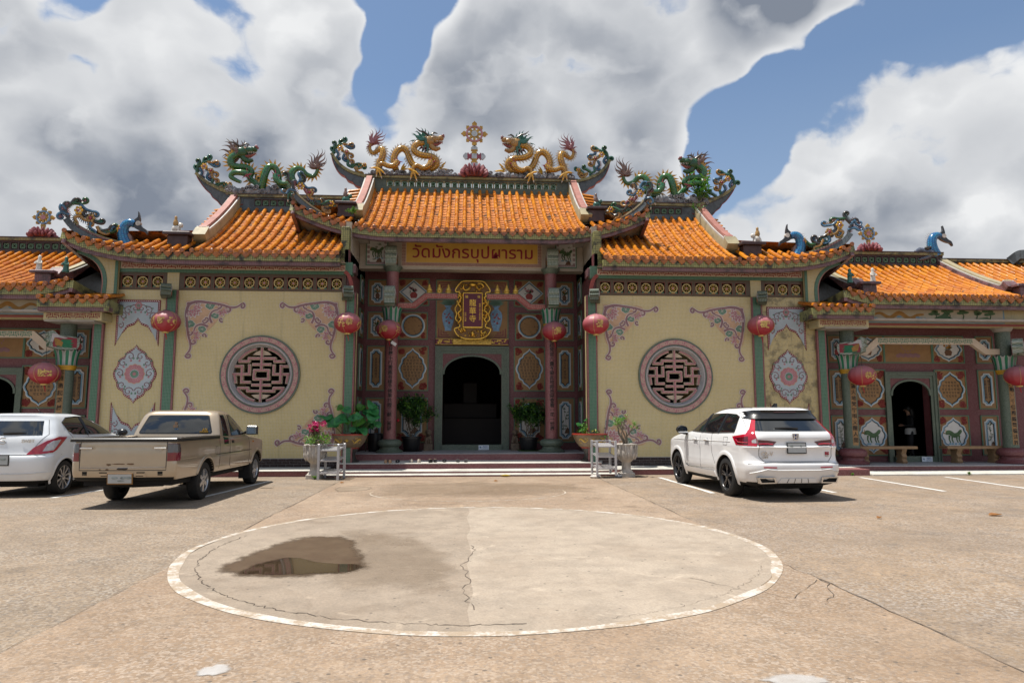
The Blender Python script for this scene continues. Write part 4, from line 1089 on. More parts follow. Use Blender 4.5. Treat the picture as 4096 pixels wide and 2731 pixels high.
# ---------------------------------------------------------------- wing halls
YG = 19.4
def lotus(mb_p, mb_o, c, r, M4, n=7, y=-.012, tilt=0):
    """side-on lotus: fan of pointed petals"""
    for ring, (rr, k) in enumerate(((1.0, n), (.68, n-2))):
        for i in range(k):
            an = PI*(.06+.88*(i/(k-1)))+tilt; w = .21*rr
            def pp(f, s_): return (c[0]+r*(rr*f*math.cos(an)-s_*w*math.sin(an)), c[1]+r*(rr*f*math.sin(an)+s_*w*math.cos(an)))
            poly = [pp(.12, 0), pp(.45, -.9), pp(.72, -.75), pp(1.0, 0), pp(.72, .75), pp(.45, .9)]
            mb_o.prism([(c[0]+(x-c[0])*1.07, c[1]+(z-c[1])*1.07) for x, z in poly], y-.002-ring*.008, 0, M4=M4)
            q = pp(.5, 0)
            mb_p.prism([(q[0]+(x-q[0])*.80, q[1]+(z-q[1])*.80) for x, z in poly], y-.007-ring*.008, 0, M4=M4)
def leaf(mb_l, mb_o, c, r, M4, an, y=-.010):
    P_ = []
    for i in range(14):
        b_ = 2*PI*i/14; k = r*(1+.10*math.cos(5*b_))*(1 if i else .7); P_.append((c[0]+k*math.cos(b_+an), c[1]+k*.82*math.sin(b_+an)))
    mb_o.prism([(c[0]+(x-c[0])*1.14, c[1]+(z-c[1])*1.14) for x, z in P_], y, 0, M4=M4); mb_l.prism(P_, y-.006, 0, M4=M4)
    for i in range(5):
        b_ = an+.6+i*1.0; mb_o.prism([(c[0]-.006*math.sin(b_), c[1]+.006*math.cos(b_)), (c[0]+.006*math.sin(b_), c[1]-.006*math.cos(b_)), (c[0]+r*.8*math.cos(b_), c[1]+r*.66*math.sin(b_))], y-.009, y, M4=M4)
def spiral(c, r, a0, turns, sgn=1, n=16): return [(c[0]+r*(1-.85*i/n)*math.cos(a0+sgn*turns*2*PI*i/n), c[1]+r*(1-.85*i/n)*math.sin(a0+sgn*turns*2*PI*i/n)) for i in range(n+1)]
def corner_ornament(hall, sg, x, z, dx, dz):
    """floral corner: local u away from the corner along X, v along Z"""
    M4 = Matrix(((dx, 0, 0, x), (0, 1, 0, YG), (0, 0, dz, z), (0, 0, 0, 1)))
    bp = spline([(.0, .0), (.35, -.02), (.75, .02), (1.05, .03), (1.18, .13), (1.1, .32), (.98, .42), (.86, .55), (.75, .70), (.58, .86), (.44, .98), (.36, 1.1), (.13, 1.18), (.03, 1.0), (.02, .7), (-.02, .35), (.0, .0)], 4)[:-1]
    a = MB(sg); a.prism(bp, -.008, 0, M4=M4); o = a.build('corner_ornament', 'orn_tan', hall, 0)
    ol = MB(sg); so_ = MB(sg)
    cnt = [0]
    def stroke(pts, w, grow=.018):
        cnt[0] += 1; y = -.016-cnt[0]*.0004; w *= 1.25
        q = spline(pts, 4) if len(pts) < 12 else pts; n = len(q); A = []; B = []; A2 = []; B2 = []
        for i, c in enumerate(q):
            t_ = Vector(q[min(i+1, n-1)])-Vector(q[max(i-1, 0)]); nn = Vector((-t_.y, t_.x)); nn = nn.normalized() if nn.length > 1e-6 else nn
            ww = w*(1-.55*i/n); A.append((c[0]+nn.x*ww, c[1]+nn.y*ww)); B.append((c[0]-nn.x*ww, c[1]-nn.y*ww)); A2.append((c[0]+nn.x*(ww+grow), c[1]+nn.y*(ww+grow))); B2.append((c[0]-nn.x*(ww+grow), c[1]-nn.y*(ww+grow)))
        for L_, R_, m_, yy in ((A2, B2, ol, y+.008), (A, B, so_, y)):
            vs = [M4 @ Vector((p_[0], yy, p_[1])) for p_ in L_]+[M4 @ Vector((p_[0], yy, p_[1])) for p_ in R_]
            m_.add(vs, [(i, i+1, n+i+1, n+i) for i in range(n-1)])
    for fl in (0, 1):
        S = (lambda p_: [(b_, a_) for a_, b_ in p_]) if fl else (lambda p_: p_)
        stroke(S([(.05, .10), (.3, .02), (.62, .05), (.95, .10), (1.2, .17), (1.38, .16), (1.52, .06)]), .032)
        stroke(S(spiral((1.53, .135), .085, -PI/2, 1.0)), .022)
        stroke(S(spiral((1.14, .25), .10, -2.2, 1.0)), .024); stroke(S(spiral((.90, .13), .085, 2.0, .9, -1)), .02)
        stroke(S([(.72, .62), (.66, .45), (.72, .30), (.88, .24)]), .026); stroke(S(spiral((.52, .56), .08, 0, .9)), .018)
        stroke(S(spiral((.98, .52), .07, 1, .9)), .018); stroke(S(spiral((.33, .07), .06, 1.5, .9)), .018)
    stroke(spiral((.07, .07), .065, 0, .8), .02)
    pk = MB(sg); lf = MB(sg); ol2 = MB(sg)
    lotus(pk, ol2, (.18, .22), .27, M4, 7, -.018, -PI/4); lotus(pk, ol2, (.98, .26), .19, M4, 5, -.018, -.35); lotus(pk, ol2, (.26, .98), .19, M4, 5, -.018, -PI/4-.9)
    leaf(lf, ol2, (.66, .13), .13, M4, .4); leaf(lf, ol2, (.13, .66), .13, M4, 1.2); leaf(lf, ol2, (.80, .42), .10, M4, 2); leaf(lf, ol2, (.46, .80), .11, M4, 2.6)
    ol.build('scroll_outline', 'orn_outline', o, 0); so_.build('scroll', 'orn_purple', o, 0); pk.build('lotus_petals', 'orn_pink', o, 0); lf.build('lotus_leaves', 'orn_green', o, 0); ol2.build('flower_outline', 'orn_outline', o, 0)

LAT = [[(0, .96), (0, .20)], [(-.80, .48), (-.46, .48), (-.46, .59), (0, .59)], [(-.31, .37), (0, .37)], [(-.255, -.0), (-.255, .16), (0, .16)],
       [(-.69, .33), (-.69, -.27)], [(-1.0, .02), (-.43, .02)], [(-.93, .305), (-.665, .305)], [(-.43, .35), (-.43, .0)], [(-.71, -.27), (-.40, -.27)], [(-.945, .04), (-.90, -.29)]]
def round_window(hall, sg, cx, cz):
    Y = YG
    for r0, r1, y0, y1, mt in ((1.095, 1.045, -.05, .0, 'green_terrazzo'), (1.045, .92, -.062, .0, 'orn_pink'), (.92, .885, -.05, .0, 'green_terrazzo')):
        a = MB(sg); a.ring(circ(r0, 64, cx, cz), circ(r1, 64, cx, cz), Y+y0, Y+y1); w = a.build('window_ring', mt, hall, 40)
    a = MB(sg)
    def mpf(u, v): return (cx+v*math.cos(u), Y-.066, cz+v*math.sin(u))
    rows = len(FRET); n = 24
    k = 2*PI/n
    for i in range(n):
        for (u0, u1, v0, v1) in ((.02, .70, 1.028, 1.020), (.02, .06, .94, 1.028), (.02, .55, .945, .953), (.20, .80, .995, 1.003), (.20, .62, .968, .976), (.66, .70, .968, 1.028), (.80, .84, .94, 1.003), (.70, .98, .94, .948)):
            U0 = (i+u0)*k; U1 = (i+u1)*k; m_ = 4 if u1-u0 > .2 else 1
            for q in range(m_):
                b0 = U0+(U1-U0)*q/m_; b1 = U0+(U1-U0)*(q+1)/m_; va, vb = min(v0, v1), max(v0, v1)
                a.add([mpf(b0, va-.002), mpf(b1, va-.002), mpf(b1, vb+.002), mpf(b0, vb+.002)], [(0, 1, 2, 3)])
    a.build('ring_fret', 'fret_cream', hall, 0)
    a = MB(sg)   # bevelled stone ring
    for (r0, y0, r1, y1) in ((.885, -.03, .86, -.065), (.86, -.065, .84, -.055), (.84, -.055, .79, .10), (.79, .10, .775, .10), (.775, .10, .775, .30)):
        o_ = circ(r0, 64, cx, cz); i_ = circ(r1, 64, cx, cz)
        a.add([(x, Y+y0, z) for x, z in o_]+[(x, Y+y1, z) for x, z in i_], [(i, (i+1) % 64, 64+(i+1) % 64, 64+i) for i in range(64)])
    RW = a.build('window_reveal', 'grey_terrazzo', hall, 40)
    # lattice
    la = MB(sg); lb = MB(sg); R_ = .775; w = .041; bc = [0]
    def bar(p0, p1, ww, mb, y0, y1, ext):
        d = Vector((p1[0]-p0[0], p1[1]-p0[1])); L = d.length; d.normalize(); nn = Vector((-d.y, d.x))
        A = Vector(p0)-d*ext; B = Vector(p1)+d*ext; bc[0] += 1; y0 -= (bc[0] % 97)*.00025; y1 += (bc[0] % 97)*.00025
        mb.prism([tuple(A+nn*ww), tuple(A-nn*ww), tuple(B-nn*ww), tuple(B+nn*ww)], y0, y1)
    for fx in (-1, 1):
        for fz in (1, -1):
            for i, pl_ in enumerate(LAT):
                if i >= 4 and fz < 0: continue
                q = [(cx+fx*u*R_, cz+fz*v*R_) for u, v in pl_]
                for j in range(len(q)-1):
                    bar(q[j], q[j+1], w, la, Y+.10, Y+.19, w*.6); bar(q[j], q[j+1], w*.48, lb, Y+.072, Y+.075, w*.15)
            a0, a1 = (rad(31), rad(77))
            arc = [(cx+fx*.955*R_*math.cos(a0+(a1-a0)*i/10), cz+fz*.955*R_*math.sin(a0+(a1-a0)*i/10)) for i in range(11)]
            for j in range(10): bar(arc[j], arc[j+1], w*.95, la, Y+.10, Y+.19, .006); bar(arc[j], arc[j+1], w*.48, lb, Y+.072, Y+.075, .004)
            cr = [(0, .70), (.33, .72), (.22, .82), (.10, .87), (0, .88)]
            la.prism([(cx+fx*u*R_, cz+fz*v*R_) for u, v in cr], Y+.0995+.0007*fx, Y+.19+.0003*fz)
    la.build('lattice', 'fret_cream', RW, 0); lb.build('lattice_face', 'orn_pink', RW, 0)
    a = MB(sg); a.prism(circ(.80, 40, cx, cz), Y+1.2, Y+1.25); a.build('room_shade_disc', 'void', RW, 0)  # black disc paints in the unlit room behind the lattice

def wheel_mesh():
    a = MB()
    a.ring(circ(.138, 24), circ(.114, 24), -.035, .035, 0)
    for k in range(8): a.box(-.009, .009, -.02, .02, .03, .108, 1, RY(k*PI/4)); a.blob((0, 0, 0), (.016, .02, .013), 6, 1, RY(k*PI/4) @ T(0, 0, .062))
    a.lathe([(0, .03), (.03, .026), (.034, 0), (.03, -.026)], 10, M4=RX(PI/2), mi=2)
    a.box(-.05, .05, -.02, .02, -.165, -.13, 1); a.prism([(-.14, -.165), (.14, -.165), (.12, -.115), (.05, -.13), (-.05, -.13), (-.12, -.115)], -.018, .018, 3)
    return a.mesh('wheel_grille', ['wheel_cream', 'wheel_gold', 'wheel_pink', 'frame_green'], 40)
WHEEL = wheel_mesh()
BRICK = MB(); BRICK.bbox(0, .205, -.016, .03, 0, .066, .006); BRICK = BRICK.mesh('plinth_brick', 'brick_dark', 0)

def wing(sg):
    side = 'left' if sg < 0 else 'right'
    H = thing('wing_hall', ('yellow mosaic wing with round lattice window behind the gold pickup' if sg < 0 else 'yellow mosaic wing with round lattice window behind the white SUV'), 'temple', (sg*6.9, 21, 0), 'wings beside the entrance hall', world=True)
    # kerb and plinth
    a = MB(sg); a.box(3.9, 10.5, 18.16, 19.5, 0, .135); k = a.build('kerb', 'pink_terrazzo', H, 0)
    a = MB(sg); a.bbox(3.88, 10.52, 18.14, 19.5, .135, .155, .006); a.build('kerb_top', 'step_top', k, 0)
    a = MB(sg); a.box(3.55, 10.12, YG-.005, YG+.25, .155, .40); pl_ = a.build('plinth', 'brick_joint', H, 0)
    for r in range(3):
        x = 3.6+(.105 if r % 2 else 0)
        while x < 10.0:
            xx = x if sg > 0 else -x-.205
            inst(BRICK, 'plinth_brick', pl_, T(xx, YG-.005, .165+r*.076)); x += .214
    # wall with the round opening
    cx, cz, R_ = 5.88, 2.70, .89
    x0, x1, z0, z1 = 3.30, 8.22, .40, 5.05
    a = MB(sg); n = 64; cp = circ(R_, n, cx, cz); op = []
    for (px, pz) in cp:
        dx, dz = px-cx, pz-cz; k_ = min(((x1-cx)/dx if dx > 1e-9 else ((x0-cx)/dx if dx < -1e-9 else 1e9)), ((z1-cz)/dz if dz > 1e-9 else ((z0-cz)/dz if dz < -1e-9 else 1e9))); op.append((cx+dx*k_, cz+dz*k_))
    for i in range(n):
        j = (i+1) % n; q = [cp[i], op[i], op[j], cp[j]]
        a1_, b1_ = op[i], op[j]
        if abs(a1_[0]-b1_[0]) > 1e-6 and abs(a1_[1]-b1_[1]) > 1e-6:
            cc = (a1_[0] if abs(a1_[0]-x0) < 1e-6 or abs(a1_[0]-x1) < 1e-6 else b1_[0], a1_[1] if abs(a1_[1]-z0) < 1e-6 or abs(a1_[1]-z1) < 1e-6 else b1_[1]); q = [cp[i], op[i], cc, op[j], cp[j]]
        a.add([(p_[0], YG, p_[1]) for p_ in q], [tuple(range(len(q)))])
    a.box(x0, x0+.02, YG, YG+.3, z0, z1)
    a.build('wall', 'yellow_mosaic', H, 0)
    a = MB(sg); a.box(8.50, 10.12, YG, YG+.3, .40, 5.05); a.build('wall', 'yellow_mosaic_stained' if sg > 0 else 'yellow_mosaic', H, 0)
    a = MB(sg); a.box(10.02, 10.12, YG+.3, 24.5, 0, 5.6); a.box(3.6, 10.1, 24.4, 24.5, 0, 5.6); a.build('outer_wall', 'yellow_mosaic_stained', H, 0)
    # pilasters
    def pil(xa, xb, ztop, zb=.155):
        a = MB(sg); a.box(xa, xb, YG-.05, YG+.1, zb, ztop); o = a.build('pilaster', 'pink_terrazzo', H, 0)
        a = MB(sg); a.box(xa+.045, xb-.045, YG-.06, YG-.04, zb, ztop); a.build('pilaster_face', 'green_mosaic', o, 0)
    pil(8.20, 8.52, 5.04); pil(3.30, 3.60, 5.04)
    # outer pier, set back and flared
    a = MB(sg); a.box(10.12, 10.40, YG-.10, YG+.4, .155, 4.42); o = a.build('pilaster', 'pink_terrazzo', H, 0); a = MB(sg); a.box(10.165, 10.355, YG-.11, YG-.08, .155, 4.42); a.build('pilaster_face', 'green_mosaic', o, 0)
    # band of wheel grilles
    for xa, xb, nw, wx0, wx1 in ((3.60, 8.20, 11, 3.86, 7.90), (8.52, 10.10, 3, 8.79, 9.60)):
        a = MB(sg); w_ = (wx1-wx0)/(nw-1)
        a.box(xa, xb, YG-.02, YG+.2, 5.05, 5.115); a.box(xa, xb, YG-.02, YG+.2, 5.445, 5.54)
        xs = [wx0+i*w_ for i in range(nw)]
        a.box(xa, xs[0]-.15, YG-.02, YG+.2, 5.115, 5.445); a.box(xs[-1]+.15, xb, YG-.02, YG+.2, 5.115, 5.445)
        for i in range(nw-1): a.box(xs[i]+.15, xs[i+1]-.15, YG-.02, YG+.2, 5.115, 5.445)
        bd = a.build('grille_band', 'olive_mosaic', H, 0)
        a = MB(sg); a.box(xa, xb, YG+.2, YG+.25, 5.05, 5.54); a.build('recess_shade_panel', 'void', bd, 0)  # black back panel, the darkness behind the grilles put into colour
        for x in xs: inst(WHEEL, 'wheel_grille', bd, T(sg*x, YG+.03, 5.285))
        a = MB(sg)
        for x in xs: a.ring([(x-.155, 5.11), (x+.155, 5.11), (x+.155, 5.45), (x-.155, 5.45)], [(x-.148, 5.117), (x+.148, 5.117), (x+.148, 5.443), (x-.148, 5.443)], YG-.024, YG-.01)
        a.build('grille_edge', 'fret_red', bd, 0)
    a = MB(sg); a.box(8.20, 8.52, YG-.03, YG+.1, 5.05, 5.54); a.build('wall', 'yellow_mosaic', H, 0)
    # fret frieze
    a = MB(sg); a.box(3.42, 9.95, YG-.06, YG+.2, 5.54, 5.90); fr = a.build('frieze', 'green_mosaic', H, 0)
    a = MB(sg); a.box(3.62, 9.78, YG-.072, YG-.05, 5.635, 5.82); a.build('frieze_panel', 'fret_cream', fr, 0)
    a = MB(sg); fret(a, 3.64, 9.76, 5.65, 5.81, YG-.072, FRET_T); a.build('frieze_fret', 'fret_red', fr, 0)
    # spandrel under the flying corner, with green and fretted edge
    arc = spline([(10.18, 4.90), (10.17, 5.25), (10.24, 5.55), (10.42, 5.80), (10.66, 5.95), (10.98, 6.08)], 4)
    a = MB(sg); a.prism([(9.80, 4.90)]+arc+[(10.98, 6.14), (10.3, 6.0), (9.80, 5.92)], YG-.16, YG-.06); sp_ = a.build('corner_spandrel', 'yellow_mosaic', H, 0)
    a = MB(sg); a.sweep([(x-.045, YG-.165, z+.01) for x, z in arc], [(-.05, -.01), (.05, -.01), (.05, .01), (-.05, .01)], up=(0, -1, 0)); a.box(9.80, 9.88, YG-.168, YG-.15, 4.9, 5.9); a.build('spandrel_edge', 'green_mosaic', sp_, 0)
    a = MB(sg); a.sweep([(x+.015, YG-.11, z) for x, z in arc], [(-.022, -.06), (.022, -.06), (.022, .06), (-.022, .06)], up=(0, -1, 0)); a.build('spandrel_fret', 'fret_pink', sp_, 0)
    a = MB(sg); arc2 = spline([(3.42, 5.05), (3.44, 5.30), (3.52, 5.52), (3.62, 5.62)], 4)
    a.sweep([(x, YG-.10, z) for x, z in arc2], [(-.05, -.02), (.05, -.02), (.05, .02), (-.05, .02)], up=(0, -1, 0)); a.build('spandrel_fret', 'fret_red', sp_, 0)
    # ornaments
    corner_ornament(H, sg, 3.80, 4.77, 1, -1); corner_ornament(H, sg, 7.98, 4.75, -1, -1); corner_ornament(H, sg, 3.80, .70, 1, 1); corner_ornament(H, sg, 7.98, .70, -1, 1)
    round_window(H, sg, cx, cz)
    # outer medallion and shaped panels
    mx = 9.25
    def layered(polyf, name):
        a = MB(sg); a.prism(polyf(0), YG-.022, YG); o = a.build(name, 'fret_maroon', H, 0)
        a = MB(sg); a.prism(polyf(.062), YG-.028, YG); a.build('panel_face', 'pale_blue', o, 0)
        a = MB(sg); pf = polyf(.031); n_ = len(pf)
        for i in range(n_):
            p0, p1 = Vector(pf[i]), Vector(pf[(i+1) % n_]); L = (p1-p0).length; k_ = max(1, int(L/.05))
            for q in range(k_):
                c_ = p0.lerp(p1, (q+.5)/k_); a.add([(c_.x-.013, YG-.025, c_.y-.013), (c_.x+.013, YG-.025, c_.y-.008), (c_.x+.008, YG-.025, c_.y+.013), (c_.x-.012, YG-.025, c_.y+.01)], [(0, 1, 2, 3)])
        a.build('border_scroll', 'orn_outline', o, 0)
        return o
    med = layered(lambda k_: [(mx+x, 2.70+z) for x, z in cusped(.58-k_, .80-k_)], 'wall_medallion')
    def rosette(o, x, z, r):
        for rr_, mt, y in ((1.0, 'orn_tan', -.032), (.94, 'orn_pink', -.036), (.46, 'pale_blue', -.040), (.40, 'orn_green', -.043), (.16, 'orn_pink', -.046)):
            a = MB(sg); a.prism([(x+r*rr_*(1+.05*math.cos(12*b_))*math.cos(b_), z+r*rr_*(1+.05*math.cos(12*b_))*math.sin(b_)) for b_ in [2*PI*i/48 for i in range(48)]], YG+y, YG); a.build('rosette', mt, o, 0)
        a = MB(sg)
        for i in range(24):
            b_ = 2*PI*i/24; a.prism([(x+r*.5*math.cos(b_-.02), z+r*.5*math.sin(b_-.02)), (x+r*.92*math.cos(b_), z+r*.92*math.sin(b_)), (x+r*.5*math.cos(b_+.02), z+r*.5*math.sin(b_+.02))], YG-.038, YG)
        a.build('rosette_lines', 'orn_outline', o, 0)
    rosette(med, mx, 2.70, .27)
    r_ = random.Random(6)
    def vines(o, segs, zc):
        v = MB(sg); f = MB(sg); l = MB(sg)
        for (x, z, r, a0, d) in segs:
            for m_ in (-1, 1):
                q = [(mx+m_*px, pz) for px, pz in spiral((x, z), r, a0, 1.15, d, 12)]
                v.tube([(px, YG-.03, pz) for px, pz in q], .011, 4)
                l.blob((mx+m_*(x+r*.9), YG-.03, z+r*.5), (r*.30, .006, r*.18), 6); f.blob((mx+m_*(x-r*.2), YG-.032, z-r*.9), (r*.26, .006, r*.22), 6)
                l.blob((mx+m_*(x-r*.7), YG-.03, z-r*.4), (r*.22, .006, r*.28), 6)
        v.build('vine', 'orn_purple', o, 0); f.build('vine_flowers', 'orn_pink', o, 0); l.build('vine_leaves', 'orn_green', o, 0)
    vines(med, [(.14, 3.18, .13, 0, 1), (.32, 3.0, .12, 2, -1), (.40, 2.72, .12, 1, 1), (.32, 2.40, .12, 4, 1), (.14, 2.22, .13, 3, -1)], 2.7)
    def up_poly(k_): return [(mx-.58+k_, 4.76-k_), (mx+.58-k_, 4.76-k_), (mx+.58-k_, 3.47+k_*2.4), (mx+.50-k_, 3.75+k_*.6), (mx+.36, 3.87+k_), (mx+.28, 3.99+k_), (mx+.10, 4.06+k_), (mx, 4.20+k_), (mx-.10, 4.06+k_), (mx-.28, 3.99+k_), (mx-.36, 3.87+k_), (mx-.50+k_, 3.75+k_*.6), (mx-.58+k_, 3.47+k_*2.4)]
    up_ = layered(up_poly, 'wall_shaped_panel')
    vines(up_, [(.10, 4.52, .12, 0, 1), (.27, 4.46, .12, 2, -1), (.40, 4.30, .11, 1, 1), (.45, 4.05, .09, 2, 1)], 4.4)
    rosette(up_, mx, 4.60, .10)
    lo_ = layered(lambda k_: [(x, 5.40-z) for x, z in up_poly(k_)], 'wall_shaped_panel')
    vines(lo_, [(.10, .88, .12, 0, 1), (.27, .94, .12, 2, -1), (.40, 1.10, .11, 1, 1), (.45, 1.35, .09, 2, 1)], 1)
    # brackets for the lanterns
    bracket_end(H, sg, 8.36, 18.95, 4.80, .26, .36, .62, 'darkgreen_mosaic', rz=-.35*sg); bracket_end(H, sg, 3.45, 18.95, 4.80, .26, .36, .62, 'darkgreen_mosaic', rz=-.25*sg)
    # ---- roof
    lw = lambda x: .52*max(0, (x-7.0)/4.03)**4
    R = Roof(H, sg, 18.7, 6.0, 22.2, 8.29, lw)
    hip = lambda x: 18.7+(11.03-x)/(11.03-7.9)*1.35
    R.rows(3.78, 7.52, lambda x: 22.1); R.rows(7.90, 10.95, hip); R.finish(); R.eave(3.74, 10.98); R.side(11.03, 7.9, 20.05, 22.5, 3.6)
    R.barge(7.53, 7.90, 19.75); R.stubs(7.92, .38, 19.95, 22.1, 11, .03)
    a = MB(sg); a.bbox(7.85, 8.60, 19.05, 19.55, 6.56, 6.65, .02); a.bbox(7.95, 8.5, 19.15, 19.5, 6.2, 6.56, .02); a.build('ridge_foot', 'ridge_maroon', H)
    a = MB(sg); a.prism([(19.7, 6.45), (22.2, 8.5), (24.7, 6.45)], 7.78, 7.9, plane='yz'); a.build('gable_wall', 'grey_mosaic', H, 0)
    hp = spline([(8.45, 19.75, 6.22), (9.0, 19.5, 6.16), (9.7, 19.22, 6.22), (10.3, 18.98, 6.38), (10.75, 18.82, 6.62), (10.95, 18.74, 6.86)], 5)
    a = MB(sg); a.sweep(hp, [(-.09, -.12), (.09, -.12), (.07, .04), (-.07, .04)]); hr = a.build('hip_ridge', 'grey_mosaic', H)
    a = MB(sg); a.sweep([(x, y, z+.042) for x, y, z in hp[:-5]], [(-.09, 0), (.09, 0), (.09, .045), (-.09, .045)]); a.build('ridge_cap', 'pink_mosaic', hr)
    a = MB(sg); a.sweep([(x, y, z+.088) for x, y, z in hp[:-4]], [(-.07, 0), (.07, 0), (.07, .03), (-.07, .03)]); a.build('ridge_cap', 'cream_mosaic', hr)
    R.ridge(4.2, 7.85, 0, BLOCK_W, 'grey_mosaic', hx0=4.4, hx1=7.10)
    cornice(H, sg, [(4.1, 8.63), (7.60, 8.63)], 22.2)
    swallowtail(H, sg, [(7.56, 8.68), (7.95, 8.78), (8.35, 8.96), (8.65, 9.13), (8.85, 9.29), (8.98, 9.4)], [(8.98, 9.39), (8.9, 9.21), (8.74, 8.98), (8.61, 8.83), (8.49, 8.73), (8.41, 8.6), (8.28, 8.51), (8.18, 8.39), (8.08, 8.30), (7.94, 8.26), (7.45, 8.40)], 22.2, 0)
    R.back(4.2, 7.9)
    return H
WL = wing(-1); WR = wing(1)
# ---------------------------------------------------------------- side halls
plain('mural_ground', (.50, .42, .30), .6, .1, 4)
def side_hall(sg):
    XC = 13.55; YV = 20.3; ZF = .17
    H = thing('side_hall', ('side hall behind the white hatchback with green column and red lantern' if sg < 0 else 'side hall with two green columns and stone benches beside the white SUV'), 'temple', (sg*XC, 21, 0), 'side halls at both ends', world=True)
    a = MB(sg); a.box(10.4, 19.5, 18.7, 26, 0, ZF-.02); f = a.build('platform', 'red_terrazzo', H, 0)
    a = MB(sg); a.bbox(10.4, 19.5, 18.69, 26, ZF-.02, ZF, .006); a.build('platform_top', 'grey_terrazzo', f, 0)
    a = MB(sg); a.bbox(10.5, 19.5, 17.5, 18.7, 0, .035, .006); a.build('apron', 'step_top', H, 0)
    a = MB(sg); a.bbox(9.2, 10.45, 17.55, 18.16, 0, .16, .008); a.build('side_step', 'pink_terrazzo', H, 0)
    w = door_wall(H, sg, XC+.0, .64, ZF, 2.24, .42, YV, 10.15, 19.5, 4.5, 'red_terrazzo', .20, 2.9)
    # room behind
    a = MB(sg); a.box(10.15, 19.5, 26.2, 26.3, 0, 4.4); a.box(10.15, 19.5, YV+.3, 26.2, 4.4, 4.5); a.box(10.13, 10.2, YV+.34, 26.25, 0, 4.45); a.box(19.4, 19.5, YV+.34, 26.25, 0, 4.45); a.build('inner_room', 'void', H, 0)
    a = MB(sg); a.lathe([(.17, .4), (.16, 4.4)], 20, (13.75, 22.8, 0)); ic = a.build('inner_column', 'green_terrazzo', H); a = MB(sg); a.lathe([(.34, .17), (.34, .22), (.24, .28), (.30, .36), (.28, .44), (.17, .48)], 20, (13.75, 22.8, 0)); a.build('column_base', 'red_terrazzo', ic)
    a = MB(sg); a.ring(circ(.85, 40, 15.0, 2.2), circ(.62, 40, 15.0, 2.2), 26.0, 26.2); rw = a.build('inner_round_window', 'tan_panel', H, 40)
    a = MB(sg)
    for k in (-.3, 0, .3): a.box(15.0+k-.03, 15.0+k+.03, 26.1, 26.16, 1.65, 2.75); a.box(14.45, 15.55, 26.1, 26.16, 2.2+k-.03, 2.2+k+.03)
    a.build('window_lattice', 'tan_panel', rw, 0)
    # ceiling, beam with mural
    a = MB(sg); a.box(10.2, 19.5, 18.75, YV+.1, 4.30, 4.36); a.build('ceiling', 'white_plaster', H, 0)
    a = MB(sg); a.bbox(10.9, 19.5, 19.05, 19.45, 4.18, 4.95, .015); bm = a.build('front_beam', 'yellow_mosaic', H, 0)
    a = MB(sg); a.box(11.4, 15.75, 19.02, 19.06, 4.27, 4.70); a.build('mural_frame', 'blue_trim', bm, 0)
    a = MB(sg); a.box(11.45, 15.70, 19.01, 19.06, 4.31, 4.66); mu = a.build('mural', 'mural_ground', bm, 0)
    a = MB(sg); a.box(10.9, 19.5, 19.015, 19.06, 4.19, 4.25); a.build('beam_band', 'fret_red', bm, 0)
    r = random.Random(31+sg)
    a = MB(sg); q = spline([(11.6, 4.45), (11.9, 4.55), (12.2, 4.42), (12.5, 4.56), (12.8, 4.40), (13.05, 4.5), (13.25, 4.52)], 6)
    a.tube([(x, 19.008, z) for x, z in q], [.02+.05*math.sin(PI*i/len(q)) for i in range(len(q))], 6, flat=.08); a.build('painted_dragon', 'paint_ochre', mu, 0)
    a = MB(sg)
    for i in range(16): a.blob((r.uniform(11.6, 13.3), 19.008, r.uniform(4.34, 4.46)), (r.uniform(.04, .09), .004, .03), 6)
    a.build('painted_clouds', 'blue_trim', mu, 0)
    a = MB(sg); a.prism([(13.4, 4.32), (14.3, 4.32), (14.1, 4.42), (13.9, 4.56), (13.7, 4.48)], 19.004, 19.01); a.prism([(14.4, 4.32), (15.5, 4.32), (15.2, 4.46), (14.8, 4.40)], 19.004, 19.01); a.build('painted_hills', 'paint_green', mu, 0)
    a = MB(sg)
    for i in range(5):
        x = 13.6+i*.42; a.tube([(x, 19.004, 4.36), (x+.04, 19.004, 4.50), (x-.05, 19.004, 4.60)], [.02, .015, .008], 4)
        for j in range(4): a.blob((x+r.uniform(-.14, .14), 19.004, 4.58+r.uniform(-.05, .05)), (.11, .004, .045), 6)
    a.build('painted_trees', 'paint_green', mu, 0)
    # columns
    for x, tx in ((11.08, ('光興湧起浮屠供' if sg < 0 else '香滿大地梵宇唄文醒人間')), (15.95, ('龍吟動三千佛殿鐘聲徧法界' if sg > 0 else '香滿大地梵宇唄文醒人間'))):
        n = len(tx)
        column(H, sg, x, 19.4, .20, ZF, 4.22, 'green_terrazzo', 'red_terrazzo', 2.92, 3.34, tx, .15, 1.72 if n > 8 else 2.16, strip=(.72, 2.78), base_h=.46, spacing=1.15 if n > 8 else 1.3, capmat='white_plaster')
        bracket_end(H, sg, x+.12*(1 if x < 13 else -1), 18.72, 3.32, .26, .48, .66, 'white_green_mosaic', rz=(.75 if x < 13 else -.75)*sg)
    # cranked beam
    a = MB(sg); a.prism([(11.25, 3.52), (11.55, 3.52), (11.95, 3.86), (15.0, 3.86), (15.4, 3.55), (15.8, 3.55), (15.8, 3.38), (15.32, 3.38), (14.92, 3.68), (12.03, 3.68), (11.63, 3.34), (11.25, 3.34)], 19.32, 19.46); cb2 = a.build('cranked_beam', 'fret_cream', H, 0)
    a = MB(sg); fret(a, 12.0, 14.95, 3.70, 3.845, 19.32, FRET_T); a.build('beam_fret', 'frame_green', cb2, 0)
    # panels
    rn = random.Random(50+sg); SK = ['ग ध म न', 'त र स य ग ध', 'म ह क र ण क', 'स व न प र ज', 'प द म व']
